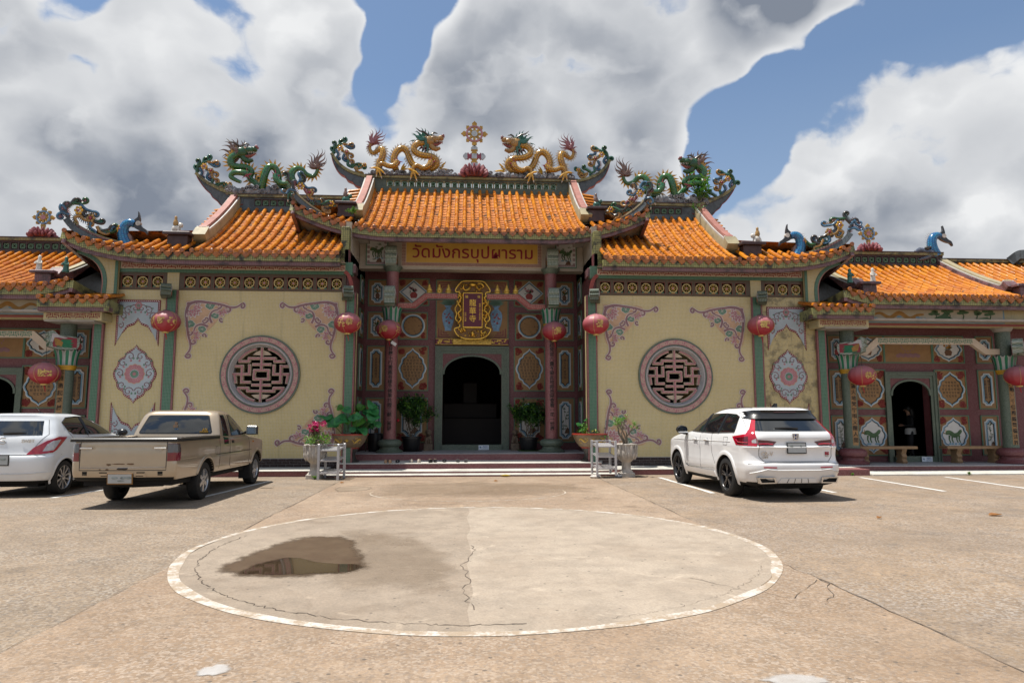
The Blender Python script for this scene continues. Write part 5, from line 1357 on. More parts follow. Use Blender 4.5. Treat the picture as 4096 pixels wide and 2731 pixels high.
    for x, wd in ((12.25, .98), (14.86, .98)):
        panel(H, sg*x, 2.38, wd, 1.16, YV, 'cusp', 't:'+'/'.join(SK)+'|.11|.95', rnd=rn)
        panel(H, sg*x, .97, wd, 1.16, YV, 'cusp', 'beast', rnd=rn)
        panel(H, sg*x, 3.62, wd, .80, YV, 'cusp', 'scene', rnd=rn)
    panel(H, sg*XC, 3.62, 1.5, .80, YV, 'none', None, rnd=rn)
    a = MB(sg)
    for i in range(9): a.blob((XC+.08*(i-4), YV-.015, 3.42+.03*(i % 2)), (.08, .004, .06), 8)
    for i in range(16): a.blob((XC+.22*math.cos(i*PI/8), YV-.015, 3.78+.22*math.sin(i*PI/8)), (.02, .004, .03), 6)
    a.build('painted_lotus', 'orn_purple', w, 0)
    for x in (11.25, 16.05):
        panel(H, sg*x, 2.38, .52, 1.16, YV, 'oct', 't:金 佛/體 光/如 普/是 照/我 大/聞 千|.10|1.0', corners=False, rnd=rn); panel(H, sg*x, .97, .52, 1.16, YV, 'oct', 'plant', corners=False, rnd=rn); panel(H, sg*x, 3.62, .52, .80, YV, 'oct', 'vase', corners=False, rnd=rn)
    # ---- main roof
    lh = lambda x: .20*max(0, (11.7-x)/1.0)**2
    R = Roof(H, sg, 18.6, 4.98, 22.0, 6.68, lh)
    R.rows(11.48, 15.90, lambda x: 21.92); R.rows(16.35, 19.2, lambda x: 22.2); R.rows(10.78, 11.15, lambda x: 18.6+(x-10.7)/.45*.5); R.finish(); R.eave(10.78, 19.2)
    R.barge(11.15, 11.48, 19.35, .26, ('pink_mosaic', 'barge_cream', 'white_trim')); R.barge(15.92, 16.30, 19.45, .26, ('pink_mosaic', 'barge_cream', 'white_trim'))
    R.side(10.72, 11.15, 19.1, 21.5, 11.3)
    for x in (11.20, 16.0):
        a = MB(sg); a.bbox(x, x+.64, 18.72, 19.15, 5.36, 5.44, .02); a.bbox(x+.12, x+.54, 18.8, 19.1, 5.0, 5.36, .02); a.build('ridge_foot', 'pink_mosaic', H)
    a = MB(sg); a.prism([(19.3, 5.2), (22.0, 6.95), (24.6, 5.2)], 11.15, 11.25, plane='yz'); a.build('gable_wall', 'grey_mosaic', H, 0)
    R.ridge(11.3, 16.1, 0, BLOCK_W, 'ridge_maroon', hx0=11.5, hx1=15.9)
    cornice(H, sg, [(11.2, 7.02), (16.1, 7.02)], 22.0, mat='cream_mosaic')
    R2 = Roof(H, sg, 18.6, 4.98, 22.3, 6.55, lambda x: 0); R2.ridge(16.2, 19.4, 0, BLOCK_W, 'grey_mosaic', hx0=16.6, hx1=17.9); cornice(H, sg, [(16.2, 6.89), (19.4, 6.89)], 22.3)
    a = MB(sg); q = spline([(18.75, 22.2, 6.95), (19.0, 21.9, 7.15), (19.2, 21.3, 6.9), (19.3, 20.6, 6.2), (19.4, 19.8, 5.6)], 6); a.sweep(q, [(-.16, -.2), (.16, -.2), (.16, .1), (-.16, .1)]); a.build('gable_ridge', 'grey_mosaic', H)
    R.back(11.2, 19.4)
    # low eave in the gap next to the wing
    R3 = Roof(H, sg, 18.55, 4.66, 20.2, 5.10, lambda x: 0)
    R3.rows(9.70, 11.42, lambda x: 19.6); R3.finish('low_roof'); R3.eave(9.70, 11.42)
    a = MB(sg); a.box(9.66, 9.78, 18.6, 19.6, 4.32, 4.60); a.build('eave_band', 'eave_mosaic', H, 0)
    a = MB(sg); a.box(9.95, 11.45, 18.85, 19.6, 4.10, 4.33); gb = a.build('gap_beam', 'yellow_mosaic', H, 0)
    a = MB(sg); fret(a, 10.0, 11.40, 4.15, 4.29, 18.85, FRET_T); a.build('beam_fret', 'fret_red', gb, 0)
    a = MB(sg); a.box(10.12, 11.4, 18.8, 20.3, 4.06, 4.10); a.build('soffit', 'white_plaster', H, 0)
    # corner post between low and high eave
    a = MB(sg); a.bbox(11.22, 11.45, 18.66, 18.9, 4.42, 4.9, .01); a.build('corner_post', 'eave_mosaic', H, 0)
    return H
SL = side_hall(-1); SR = side_hall(1)
# ---------------------------------------------------------------- roof figures
def scales(name, a_, b_, edge, du=11.0, dv=9.0):
    """overlapping glazed scales from the UVs of a swept body (u metres along, v around)"""
    t, b = newmat(name); setb(b, .22, .5, 0, .5, .1)
    uv = t.node('ShaderNodeUVMap').outputs[0]
    mp = t.node('ShaderNodeMapping'); mp.inputs['Scale'].default_value = (du, dv, 1); t.put(mp.inputs[0], uv)
    br = t.node('ShaderNodeTexBrick'); br.offset = .5; t.put(br.inputs['Vector'], mp.outputs[0]); br.inputs['Scale'].default_value = 1.0
    br.inputs['Brick Width'].default_value = 1.0; br.inputs['Row Height'].default_value = 1.0; br.inputs['Mortar Size'].default_value = .10; br.inputs['Mortar Smooth'].default_value = .6
    br.inputs['Color1'].default_value = rgb(a_); br.inputs['Color2'].default_value = rgb(b_); br.inputs['Mortar'].default_value = rgb(edge)
    col = t.mix(t.rng(t.noise(pos(t), 5, 7, .7), .55, .72, 0, .6), br.outputs[0], (.03, .03, .02, 1))
    t.put(b.inputs['Base Color'], col); bump(t, b, br.outputs[1], -.9, .02)
scales('scale_gold', (.52, .28, .022), (.42, .20, .016), (.03, .022, .006))
scales('scale_green', (.010, .125, .05), (.045, .17, .022), (.004, .014, .008))
scales('scale_blue', (.008, .10, .30), (.02, .21, .38), (.004, .014, .06), 16, 12)
scales('scale_dark', (.06, .07, .11), (.12, .13, .16), (.01, .01, .02), 16, 12)
for nm, c in (('fig_pink', (.24, .085, .095)), ('fig_teal', (.03, .12, .085)), ('fig_brown', (.16, .095, .075)), ('fig_yellow', (.56, .30, .02)), ('fig_white', (.62, .58, .52)), ('fig_red', (.27, .03, .06)), ('fig_green', (.016, .075, .026)), ('fig_blue', (.05, .13, .22)), ('fig_black', (.035, .032, .03)), ('fig_tan', (.33, .19, .06))):
    plain(nm, c, .3, .3, 14, coat=.35, dirt=.45)
def flame(mb, p0, p1, w, Y, mi=0, wav=.25, n=7, ph=0.0, th=.5):
    """wavy tapering lick from p0 to p1 in the XZ plane"""
    d = Vector((p1[0]-p0[0], p1[1]-p0[1])); L = d.length; d.normalize(); nn = Vector((-d.y, d.x)); P = []
    for i in range(n+1):
        u = i/n; s_ = math.sin(u*2*PI+ph)*L*wav*.28*u; P.append((p0[0]+d.x*L*u+nn.x*s_, Y+math.sin(ph*3+u)*.01, p0[1]+d.y*L*u+nn.y*s_))
    mb.tube(P, [max(w*(1-(i/n)**1.3), .003) for i in range(n+1)], 5, mi, flat=th)
def claw(o, pts, Y, mat):
    a = MB(); c = pts[0]; g_ = MB()
    for q in pts[1:]:
        m = ((c[0]+q[0])/2, (c[1]+q[1])/2+.02)
        a.tube([(c[0], Y, c[1]), (m[0], Y-.03, m[1]), (q[0], Y-.02, q[1])], [.045, .04, .028], 6)
        d = Vector((q[0]-c[0], q[1]-c[1])).normalized()*.07
        g_.tube([(q[0], Y-.02, q[1]), (q[0]+d.x*.6, Y-.03, q[1]+d.y*.6), (q[0]+d.x, Y-.01, q[1]+d.y-.02)], [.026, .018, .004], 5)
    a.build('claw', mat, o); g_.build('talons', 'fig_white', o)
def dragon(kind):
    gold = kind == 'gold'
    D = thing('dragon_statue', '', 'statue')
    body = 'scale_gold' if gold else 'scale_green'
    if gold:
        paths = [([(-1.19, 1.18), (-1.28, 1.05), (-1.28, .91), (-1.17, .81), (-1.01, .88), (-.88, .92), (-.81, .78), (-.85, .54), (-.92, .37), (-.95, .15)], (.05, .16)),
                 ([(-.36, .15), (-.43, .45), (-.43, .69), (-.33, .9), (-.17, 1.0), (-.01, .9), (.09, .66), (.2, .44), (.39, .31), (.66, .24), (.91, .27), (1.05, .42), (1.0, .58), (.8, .67), (.52, .7), (.31, .81), (.26, .97), (.38, 1.12), (.56, 1.17), (.74, 1.23)], (.16, .15))]
        legs = [[(-.3, .41), (-.39, .26), (-.59, .23), (-.82, .31), (-.92, .23), (-.95, .11)], [(.87, .46), (.78, .27), (.57, .19), (.39, .27), (.27, .21), (.25, .09)]]
        claws = [[(-.95, .11), (-1.18, .12), (-.99, -.11), (-.83, -.18), (-.73, -.05)], [(.25, .06), (.07, .12), (.18, -.19), (.37, -.24), (.44, -.07)]]
        back = [[(1.12, .28), (1.26, .4), (1.12, .56), (1.33, .54), (1.49, .28)], [(-.2, .2), (-.05, .38), (.02, .3), (-.1, .45)]]
        fan0 = (-1.17, 1.12); fan = [(-1.37, 1.41), (-1.32, 1.53), (-1.25, 1.6), (-1.11, 1.69), (-.99, 1.72), (-.87, 1.64), (-.75, 1.51), (-.74, 1.36), (-.77, 1.22), (-.85, 1.09), (-1.43, 1.17), (-1.42, .95)]
        mane0 = (.66, 1.28); mane = [(.16, 1.52), (.29, 1.6), (.47, 1.7), (.59, 1.69), (.72, 1.67), (.88, 1.6), (.1, 1.26), (.12, 1.09), (.43, .86), (.56, .79), (.2, 1.4), (.66, .76), (.8, .74)]
        hp = (.74, 1.25); fan_m, mane_m, fin_m = 'fig_pink', 'fig_teal', 'fig_white'
    else:
        paths = [([(1.11, 1.09), (1.15, .89), (1.03, .7), (.81, .74), (.65, .88), (.48, .87), (.37, .69), (.39, .51), (.5, .35)], (.06, .15)),
                 ([(.28, .28), (.05, .32), (-.08, .44), (-.11, .7), (-.22, .92), (-.39, .9), (-.48, .67), (-.53, .46), (-.59, .2)], (.13, .16)),
                 ([(-.70, .25), (-.85, .42), (-1.04, .58), (-.98, .79), (-1.13, .91), (-1.4, .91), (-1.57, .95), (-1.6, 1.14), (-1.46, 1.3), (-1.32, 1.4)], (.13, .15))]
        legs = [[(-1.02, .62), (-1.2, .64), (-1.44, .63), (-1.53, .5), (-1.35, .38), (-1.2, .32)], [(-.11, .6), (-.08, .44), (.05, .32), (.28, .30), (.33, .2), (.35, .1)]]
        claws = [[(.35, .05), (.2, -.1), (.33, -.25), (.45, -.2), (.5, -.05)]]
        back = [[(-.85, .5), (-.72, .62), (-.85, .78), (-.68, .75), (-.6, .62)]]
        fan0 = (1.13, .95); fan = [(.78, 1.06), (.8, 1.2), (.86, 1.37), (.94, 1.49), (1.11, 1.59), (1.26, 1.63), (1.36, 1.58), (1.43, 1.42), (1.47, 1.29), (1.45, 1.19), (1.42, 1.08), (1.4, .92), (.81, .96)]
        mane0 = (-1.38, 1.42); mane = [(-1.84, 1.77), (-1.65, 1.81), (-1.51, 1.86), (-1.36, 1.84), (-1.26, 1.82), (-1.16, 1.78), (-1.93, 1.68), (-1.99, 1.44), (-1.9, 1.26), (-1.8, 1.17), (-1.72, 1.05), (-1.64, .92), (-1.75, 1.6), (-1.6, .85)]
        hp = (-1.34, 1.40); fan_m, mane_m, fin_m = 'fig_brown', 'fig_brown', 'fig_yellow'
    for pts, (r0, r1) in paths:
        q = spline(pts, 6); n = len(q); a = MB(); P_ = []
        for i, (x, z) in enumerate(q): P_.append((x, .10*math.sin(i/n*PI*2), z))
        rr_ = [r0+(r1-r0)*min(1, i/n*1.4) for i in range(n)]
        a.tube(P_, [r*.74 for r in rr_], 12, uvs=True); bo = a.build('body', body, D, 60)
        # dorsal fins on the outer side of each bend
        f = MB()
        for i in range(3, n-3, 2):
            t_ = Vector((q[i+1][0]-q[i-1][0], q[i+1][1]-q[i-1][1])).normalized(); nn = Vector((-t_.y, t_.x))
            k0 = Vector((q[min(i+4, n-1)][0]+q[max(i-4, 0)][0]-2*q[i][0], q[min(i+4, n-1)][1]+q[max(i-4, 0)][1]-2*q[i][1]))
            if nn.dot(k0) > 0: nn = -nn
            b0 = Vector(q[i])+nn*rr_[i]*.75; tip = Vector(q[i])+nn*(rr_[i]+(.06 if gold else .12))+t_*.05
            f.prism([tuple(b0-t_*.045), tuple(b0+t_*.045), tuple(tip)], P_[i][1]-.012, P_[i][1]+.012)
        f.build('dorsal_fin', fin_m, bo, 0)
    for L_ in legs:
        q = spline(L_, 5); n = len(q); a = MB(); a.tube([(x, -.17-.06*min(1, i/5), z) for i, (x, z) in enumerate(q)], [.115-.065*i/n for i in range(n)], 10, uvs=True); lg = a.build('leg', body, D, 60)
        f = MB(); r = random.Random(3)
        for i in range(9):
            p0 = L_[0]; an = r.uniform(0, 2*PI); flame(f, (p0[0], p0[1]-.05), (p0[0]+.2*math.cos(an), p0[1]-.03+.2*math.sin(an)), .028, -.26, ph=r.uniform(0, 6))
        f.build('leg_flames', 'fig_red', lg)
    for c_ in claws: claw(D, c_, -.27, 'fig_yellow' if gold else 'fig_green')
    for c_ in back: claw(D, c_, .18, 'fig_yellow' if gold else 'fig_teal')
    f = MB(); r = random.Random(4)
    for i, q in enumerate(fan): flame(f, fan0, (fan0[0]+(q[0]-fan0[0])*1.0, fan0[1]+(q[1]-fan0[1])*1.0), .055, r.uniform(-.05, .05), ph=r.uniform(-.6, .6), n=9, wav=.5)
    f.build('tail_flames', fan_m, D, 40)
    f = MB()
    for i, q in enumerate(mane): flame(f, mane0, (mane0[0]+(q[0]-mane0[0])*1.08, mane0[1]+(q[1]-mane0[1])*1.08), .085, r.uniform(-.12, .14), ph=r.uniform(-.6, .6), n=9, wav=.45)
    for q in mane: flame(f, mane0, (mane0[0]+(q[0]-mane0[0])*.66+r.uniform(-.05, .05), mane0[1]+(q[1]-mane0[1])*.66+r.uniform(-.05, .05)), .07, r.uniform(-.16, .18), ph=r.uniform(-1, 1), n=7, wav=.45)
    f.build('mane', mane_m, D, 40)
    if gold:
        f = MB()
        for i in range(7): flame(f, (mane0[0]+.02, mane0[1]-.08), (.45+.06*i, .92-.03*i), .04, -.05+.02*i, ph=i)
        f.build('beard_mane', 'fig_red', D, 40)
    # head
    hd = MB(); M4 = T(hp[0], 0, hp[1]) @ SC(1.18, 1.2, 1.18)
    hd.blob((.02, 0, .0), (.20, .16, .17), 12, M4=M4); hd.blob((.20, 0, .06), (.22, .125, .10), 12, M4=M4); hd.blob((.37, 0, .10), (.10, .11, .085), 10, M4=M4)
    hd.tube([M4 @ Vector(q) for q in ((.05, 0, -.06), (.12, 0, -.19), (.24, 0, -.24), (.36, 0, -.20))], [.12, .105, .085, .05], 10)
    he = hd.build('head', 'fig_tan' if gold else 'fig_green', D, 60)
    a = MB(); a.blob((.44, -.05, .17), (.05, .045, .045), 8, M4=M4); a.blob((.44, .05, .17), (.05, .045, .045), 8, M4=M4); a.tube([M4 @ Vector(q) for q in ((.12, 0, -.10), (.26, 0, -.10), (.38, 0, -.03), (.44, 0, .0))], [.07, .06, .035, .01], 6, flat=1.2); a.build('nose_and_tongue', 'fig_pink', he, 60)
    a = MB()
    for s_ in (-1, 1):
        a.blob((.16, s_*.12, .12), (.045, .03, .045), 8, M4=M4)
        for i in range(5): a.tube([M4 @ Vector((.24+i*.045, s_*.085, .0)), M4 @ Vector((.245+i*.045, s_*.085, -.05))], [.014, .003], 4)
    a.build('eyes_and_teeth', 'fig_white', he, 60)
    a = MB()
    for s_ in (-1, 1):
        a.blob((.17, s_*.145, .125), .018, 6, M4=M4)
        a.tube([M4 @ Vector(q) for q in ((.02, s_*.08, .14), (-.12, s_*.11, .24), (-.25, s_*.12, .26), (-.36, s_*.10, .36))], [.04, .035, .028, .008], 6)
        a.tube([M4 @ Vector(q) for q in ((.10, s_*.12, .17), (.18, s_*.12, .22), (.28, s_*.1, .20))], [.03, .035, .015], 6)
    a.build('horns_and_brows', 'fig_black', he, 60)
    a = MB()
    for i in range(8): flame(a, (hp[0]+.1+i*.03, hp[1]-.2), (hp[0]+.02+i*.045, hp[1]-.42+.02*i), .03, -.04+.012*i, ph=i*1.3)
    a.build('beard', 'fig_pink' if not gold else 'fig_teal', he, 40)
    return D
def rockbase(kind, x0, x1, h, seed):
    a = MB(); r = random.Random(seed); n = int((x1-x0)/.085)
    for i in range(n):
        x = x0+(x1-x0)*(i+.5)/n; hh = h*r.uniform(.55, 1.0)
        a.blob((x, r.uniform(-.06, .06), hh*.45), (r.uniform(.09, .16), r.uniform(.13, .20), hh*.62), 9, jit=.10, rnd=r)
    for i in range(n):   # scrolled cloud heads in front
        x = r.uniform(x0, x1); z = r.uniform(.05, h*.8); s_ = r.uniform(.05, .085)
        q = [(x+s_*(1-.8*k/12)*math.cos(k*.75), -.17, z+s_*(1-.8*k/12)*math.sin(k*.75)) for k in range(12)]
        a.tube(q, [.022]*12, 5)
    return a
gd = dragon('gold'); gd.matrix_basis = T(-2.3, 23.2, 9.90); gd['label'] = 'gold scaled dragon facing right on the left of the central roof ridge'; gd['group'] = 'dragons on the roof ridges'
dup(gd, T(2.3, 23.2, 9.90) @ SC(-1, 1, 1), 'gold scaled dragon facing left on the right of the central roof ridge')
wd = dragon('green'); wd.matrix_basis = T(-6.3, 22.2, 8.77); wd['label'] = 'green dragon with raised head on the roof ridge of the wing behind the pickup'; wd['group'] = 'dragons on the roof ridges'
dup(wd, T(6.3, 22.2, 8.77) @ SC(-1, 1, 1), 'green dragon with a shrub at its feet on the right wing ridge')
rb = [('rock_base', -3.55, -.50, .24, 23.2, 9.83, 'grey cloud carved base under the gold dragon facing right', 1), ('rock_base', .50, 3.55, .24, 23.2, 9.83, 'grey cloud carved base under the gold dragon facing left', 2),
      ('rock_base', -8.0, -6.20, .36, 22.2, 8.71, 'grey cloud carved base under the green dragon on the left', 3), ('rock_base', 6.20, 8.0, .36, 22.2, 8.71, 'grey cloud carved base under the green dragon on the right', 4), ]
for nm, x0, x1, h, Y, z, lb, sd in rb:
    a = rockbase('r', x0, x1, h, sd); o = a.build(nm, 'rock', None, 60); o.location = (0, Y, z); tag(o, lb, 'rock base', 'carved cloud bases')
    
# scrolled floral sprays on the ridge tails and hip corners
def flower(o, x, Y, z, r, mats=('fig_tan', 'fig_red'), seed=0):
    a = MB(); n = 6
    for k in range(n): a.blob((x+r*.75*math.cos(k*2*PI/n+seed), Y, z+r*.75*math.sin(k*2*PI/n+seed)), (r*.42, .02, r*.42), 7)
    f = a.build('flower', mats[0], o, 60)
    a = MB(); a.blob((x, Y-.02, z), (r*.42, .03, r*.42), 8); a.build('flower_heart', mats[1], f, 60)
def spray(name, label, stems, flowers, mirror, Y, ypath=None, big=1.0, group='scrolled sprays on the roof'):
    """stems: lists of points (x,z,mat index); each stem ends in a curl fringed with leaflets"""
    o = thing(name, label, 'roof ornament', (0, 0, 0), group)
    base = ypath or (lambda x: Y)
    mats = ['fig_green', 'fig_tan', 'fig_blue', 'fig_black', 'fig_pink', 'fig_teal']
    for si, (pts, mi) in enumerate(stems):
        a = MB(); q = spline(pts, 5)
        d = Vector((q[-1][0]-q[-3][0], q[-1][1]-q[-3][1])); an = math.atan2(d.y, d.x); s_ = 1 if si % 2 else -1; R_ = .085*big
        c = (q[-1][0]-s_*math.sin(an)*R_, q[-1][1]+s_*math.cos(an)*R_); a0 = math.atan2(q[-1][1]-c[1], q[-1][0]-c[0])
        cur = [(c[0]+R_*(1-.72*k/11)*math.cos(a0+s_*k*.48), c[1]+R_*(1-.72*k/11)*math.sin(a0+s_*k*.48)) for k in range(1, 12)]
        P_ = [(x, base(x), z) for x, z in q+cur]; n = len(P_)
        a.tube(P_, [(.050*(1-.45*i/n))*big for i in range(n)], 6)
        st = a.build('scroll', mats[mi], o, 60)
        b = MB(); rr_ = random.Random(si)
        for i in range(1, n-6, 1):
            t_ = Vector((P_[i+1][0]-P_[i-1][0], 0, P_[i+1][2]-P_[i-1][2])).normalized(); nn = Vector((t_.z, 0, -t_.x))*(-s_)
            p0 = Vector(P_[i]); b.prism([(p0.x-t_.x*.025, p0.z-t_.z*.025), (p0.x+t_.x*.025, p0.z+t_.z*.025), (p0.x+nn.x*.11*big+t_.x*.05, p0.z+nn.z*.11*big+t_.z*.05)], p0.y-.01, p0.y+.01)
        b.build('leaflets', mats[(mi+1+si) % 6], st, 0)
    for i, (x, z, r) in enumerate(flowers): flower(o, x, base(x)-.06, z, r*big, (('fig_tan', 'fig_red') if i % 2 else ('fig_yellow', 'fig_pink')), i)
    if mirror: pass
    return o
CS = [([(-4.83, 10.58), (-4.84, 10.68), (-4.90, 10.74)], 5), ([(-4.83, 10.62), (-4.80, 10.85), (-4.75, 10.95)], 0), ([(-4.80, 10.8), (-4.66, 10.92), (-4.63, 11.06)], 0), ([(-4.66, 10.95), (-4.5, 11.0), (-4.40, 11.08)], 5), ([(-4.5, 10.98), (-4.35, 10.95), (-4.25, 11.0)], 1), ([(-4.4, 10.9), (-4.28, 10.82), (-4.17, 10.82)], 2),
      ([(-4.56, 10.78), (-4.4, 10.66), (-4.2, 10.62)], 1), ([(-4.45, 10.6), (-4.5, 10.45), (-4.43, 10.36)], 2), ([(-4.35, 10.6), (-4.3, 10.42), (-4.18, 10.40)], 1), ([(-4.3, 10.4), (-4.33, 10.22), (-4.2, 10.14)], 5), ([(-4.2, 10.15), (-4.05, 10.25), (-3.95, 10.28)], 0), ([(-4.1, 10.12), (-3.95, 10.1), (-3.85, 10.16)], 1), ([(-3.95, 10.1), (-3.8, 10.24), (-3.72, 10.22)], 5), ([(-4.75, 10.75), (-4.66, 10.6), (-4.7, 10.5)], 2), ([(-4.05, 10.08), (-3.95, 9.98), (-3.85, 9.97)], 1)]
CF = [(-4.58, 10.80, .10), (-4.36, 10.66, .09), (-3.74, 10.22, .07)]
WS = [([(x*1.0-4.17, z-1.14) for x, z in p_], m_) for p_, m_ in CS]; WF = [(x-4.17, z-1.14, r) for x, z, r in CF]
yh_c = lambda x: 19.82+(5.22-abs(x))*.6; yh_w = lambda x: 18.74+(10.95-abs(x))*.38
HS = [([(-5.18, 8.0), (-5.27, 8.2), (-5.30, 8.35)], 3), ([(-5.28, 8.3), (-5.40, 8.42), (-5.40, 8.55)], 3), ([(-5.2, 8.35), (-5.10, 8.50), (-5.15, 8.62)], 2), ([(-5.15, 8.42), (-5.0, 8.46), (-4.98, 8.58)], 3), ([(-5.05, 8.4), (-4.92, 8.28), (-4.78, 8.32)], 2), ([(-5.0, 8.25), (-4.9, 8.10), (-4.80, 8.12)], 4), ([(-4.9, 8.1), (-4.78, 7.98), (-4.62, 8.0)], 1), ([(-4.75, 7.98), (-4.62, 7.85), (-4.5, 7.9)], 3), ([(-4.55, 7.85), (-4.42, 7.95), (-4.34, 8.0)], 0), ([(-4.5, 7.75), (-4.36, 7.75), (-4.25, 7.88)], 3), ([(-5.22, 8.12), (-5.36, 8.12), (-5.42, 8.02)], 2), ([(-4.5, 7.8), (-4.5, 7.68), (-4.4, 7.62)], 1)]
HF = [(-5.08, 8.28, .11), (-4.84, 8.14, .10), (-4.27, 7.92, .09)]
VS = [([(-10.93, 6.86), (-11.0, 7.05), (-11.05, 7.22)], 3), ([(-11.0, 7.1), (-11.1, 7.22), (-11.13, 7.12)], 2), ([(-11.0, 7.15), (-10.9, 7.28), (-10.84, 7.40)], 3), ([(-10.88, 7.30), (-10.72, 7.30), (-10.58, 7.34)], 0), ([(-10.7, 7.28), (-10.55, 7.15), (-10.35, 7.12)], 2), ([(-10.6, 7.15), (-10.62, 7.0), (-10.48, 6.92)], 3), ([(-10.72, 7.02), (-10.6, 6.88), (-10.45, 6.85)], 1), ([(-10.45, 6.9), (-10.32, 6.82), (-10.22, 6.80)], 3), ([(-10.42, 6.86), (-10.46, 6.68), (-10.36, 6.6)], 2), ([(-10.3, 6.72), (-10.22, 6.56), (-10.1, 6.52)], 1), ([(-10.2, 6.6), (-10.05, 6.66), (-10.0, 6.76)], 3), ([(-10.1, 6.6), (-9.95, 6.6), (-9.85, 6.72)], 0), ([(-10.68, 6.98), (-10.8, 6.9), (-10.74, 6.78)], 1), ([(-10.92, 6.95), (-11.08, 7.0), (-11.16, 6.94)], 2)]
VF = [(-10.70, 7.10, .11), (-10.43, 6.92, .11), (-9.76, 6.70, .10)]
def mir(S, F): return [([(-x, z) for x, z in p_], m_) for p_, m_ in S], [(-x, z, r) for x, z, r in F]
for nm, S, F, Yb, l0, l1 in (('ridge_spray', CS, CF, lambda x: 23.2, 'scrolled flower spray on the left upturned tip of the central ridge', 'scrolled flower spray on the right upturned tip of the central ridge'), ('ridge_spray', WS, WF, lambda x: 22.2, 'scrolled flower spray on the ridge tip behind the left green dragon', 'scrolled flower spray on the ridge tip behind the right green dragon'),
                             ('hip_spray', HS, HF, yh_c, 'scrolled flower spray on the left flying corner of the central eave', 'scrolled flower spray on the right flying corner of the central eave'), ('hip_spray', VS, VF, yh_w, 'scrolled flower spray on the outer eave corner above the hatchback', 'scrolled flower spray on the outer eave corner right of the SUV')):
    spray(nm, l0, S, F, False, 0, Yb); S2, F2 = mir(S, F); spray(nm, l1, S2, F2, False, 0, Yb)

# bird-like blue roof beasts
def blue_beast(kind):
    D = thing('phoenix_finial', '', 'roof ornament')
    if kind == 'hip': pts = [(.02, -.1), (-.08, .10), (-.13, .33), (-.07, .53), (.07, .60), (.20, .56)]
    else: pts = [(0, -.1), (-.10, .12), (-.13, .38), (-.06, .56), (.08, .62), (.18, .58)]
    q = spline(pts, 6); n = len(q); a = MB(); a.tube([(x, 0, z) for x, z in q], [.19-.09*i/n for i in range(n)], 12, uvs=True); bo = a.build('neck', 'scale_blue', D, 60)
    a = MB()
    for i in range(2, n-2, 2): flame(a, (q[i][0]-.10, q[i][1]), (q[i][0]-.26, q[i][1]+.10), .014, 0, ph=i)
    a.build('crest_hairs', 'fig_white', bo)
    a = MB(); h = pts[-1]
    a.prism(spline([(h[0]-.06, h[1]-.02), (h[0]+.0, h[1]+.12), (h[0]+.10, h[1]+.22), (h[0]+.10, h[1]+.38), (h[0]+.16, h[1]+.18), (h[0]+.17, h[1]+.02), (h[0]+.26, h[1]-.10), (h[0]+.38, h[1]-.18), (h[0]+.42, h[1]-.33), (h[0]+.33, h[1]-.24), (h[0]+.18, h[1]-.20), (h[0]+.02, h[1]-.12), (h[0]-.06, h[1]-.02)], 4)[:-1], -.05, .05)
    hd = a.build('tail_fin', 'fig_black', D, 40)
    a = MB(); a.lathe([(.075, -.06), (.075, .06)], 14, M4=T(h[0]+.12, 0, h[1]+.02) @ RX(PI/2)); a.build('eye_disc', 'fig_white', hd, 40)
    if kind == 'ridge':
        a = MB(); a.tube([(-.75, 0, .02), (-.6, 0, .08), (-.4, 0, .02), (-.2, 0, -.02), (0, 0, -.1)], [.05, .11, .13, .16, .14], 10, uvs=True); a.tube([(-.25, -.05, -.08), (-.45, -.08, -.20), (-.7, -.08, -.28)], [.12, .09, .05], 8, uvs=True); a.build('jaw', 'scale_dark', D, 60)
        a = MB(); a.blob((-.38, -.10, .14), (.10, .07, .08), 8); a.blob((-.20, -.06, .18), (.09, .07, .07), 8); a.build('brow', 'fig_black', D, 60)
    else:
        a = MB(); a.prism([(.02, -.05), (.20, .02), (.14, .20), (.04, .30)], -.06, .06); a.build('breast', 'fig_brown', D, 40)
    return D
pb = blue_beast('hip'); pb.matrix_basis = T(-9.60, 19.22, 6.33) @ SC(.9, .9, .95); pb['label'] = 'blue scaled fish dragon finial on the eave ridge above the hatchback'; pb['group'] = 'blue roof finials'
dup(pb, T(9.60, 19.22, 6.33) @ SC(-.9, .9, .95), 'blue scaled fish dragon finial on the eave ridge above the SUV')
rbst = blue_beast('ridge'); rbst.matrix_basis = T(15.95, 22.0, 7.14); rbst['label'] = 'blue fish dragon biting the end of the right side hall ridge'; rbst['group'] = 'blue roof finials'
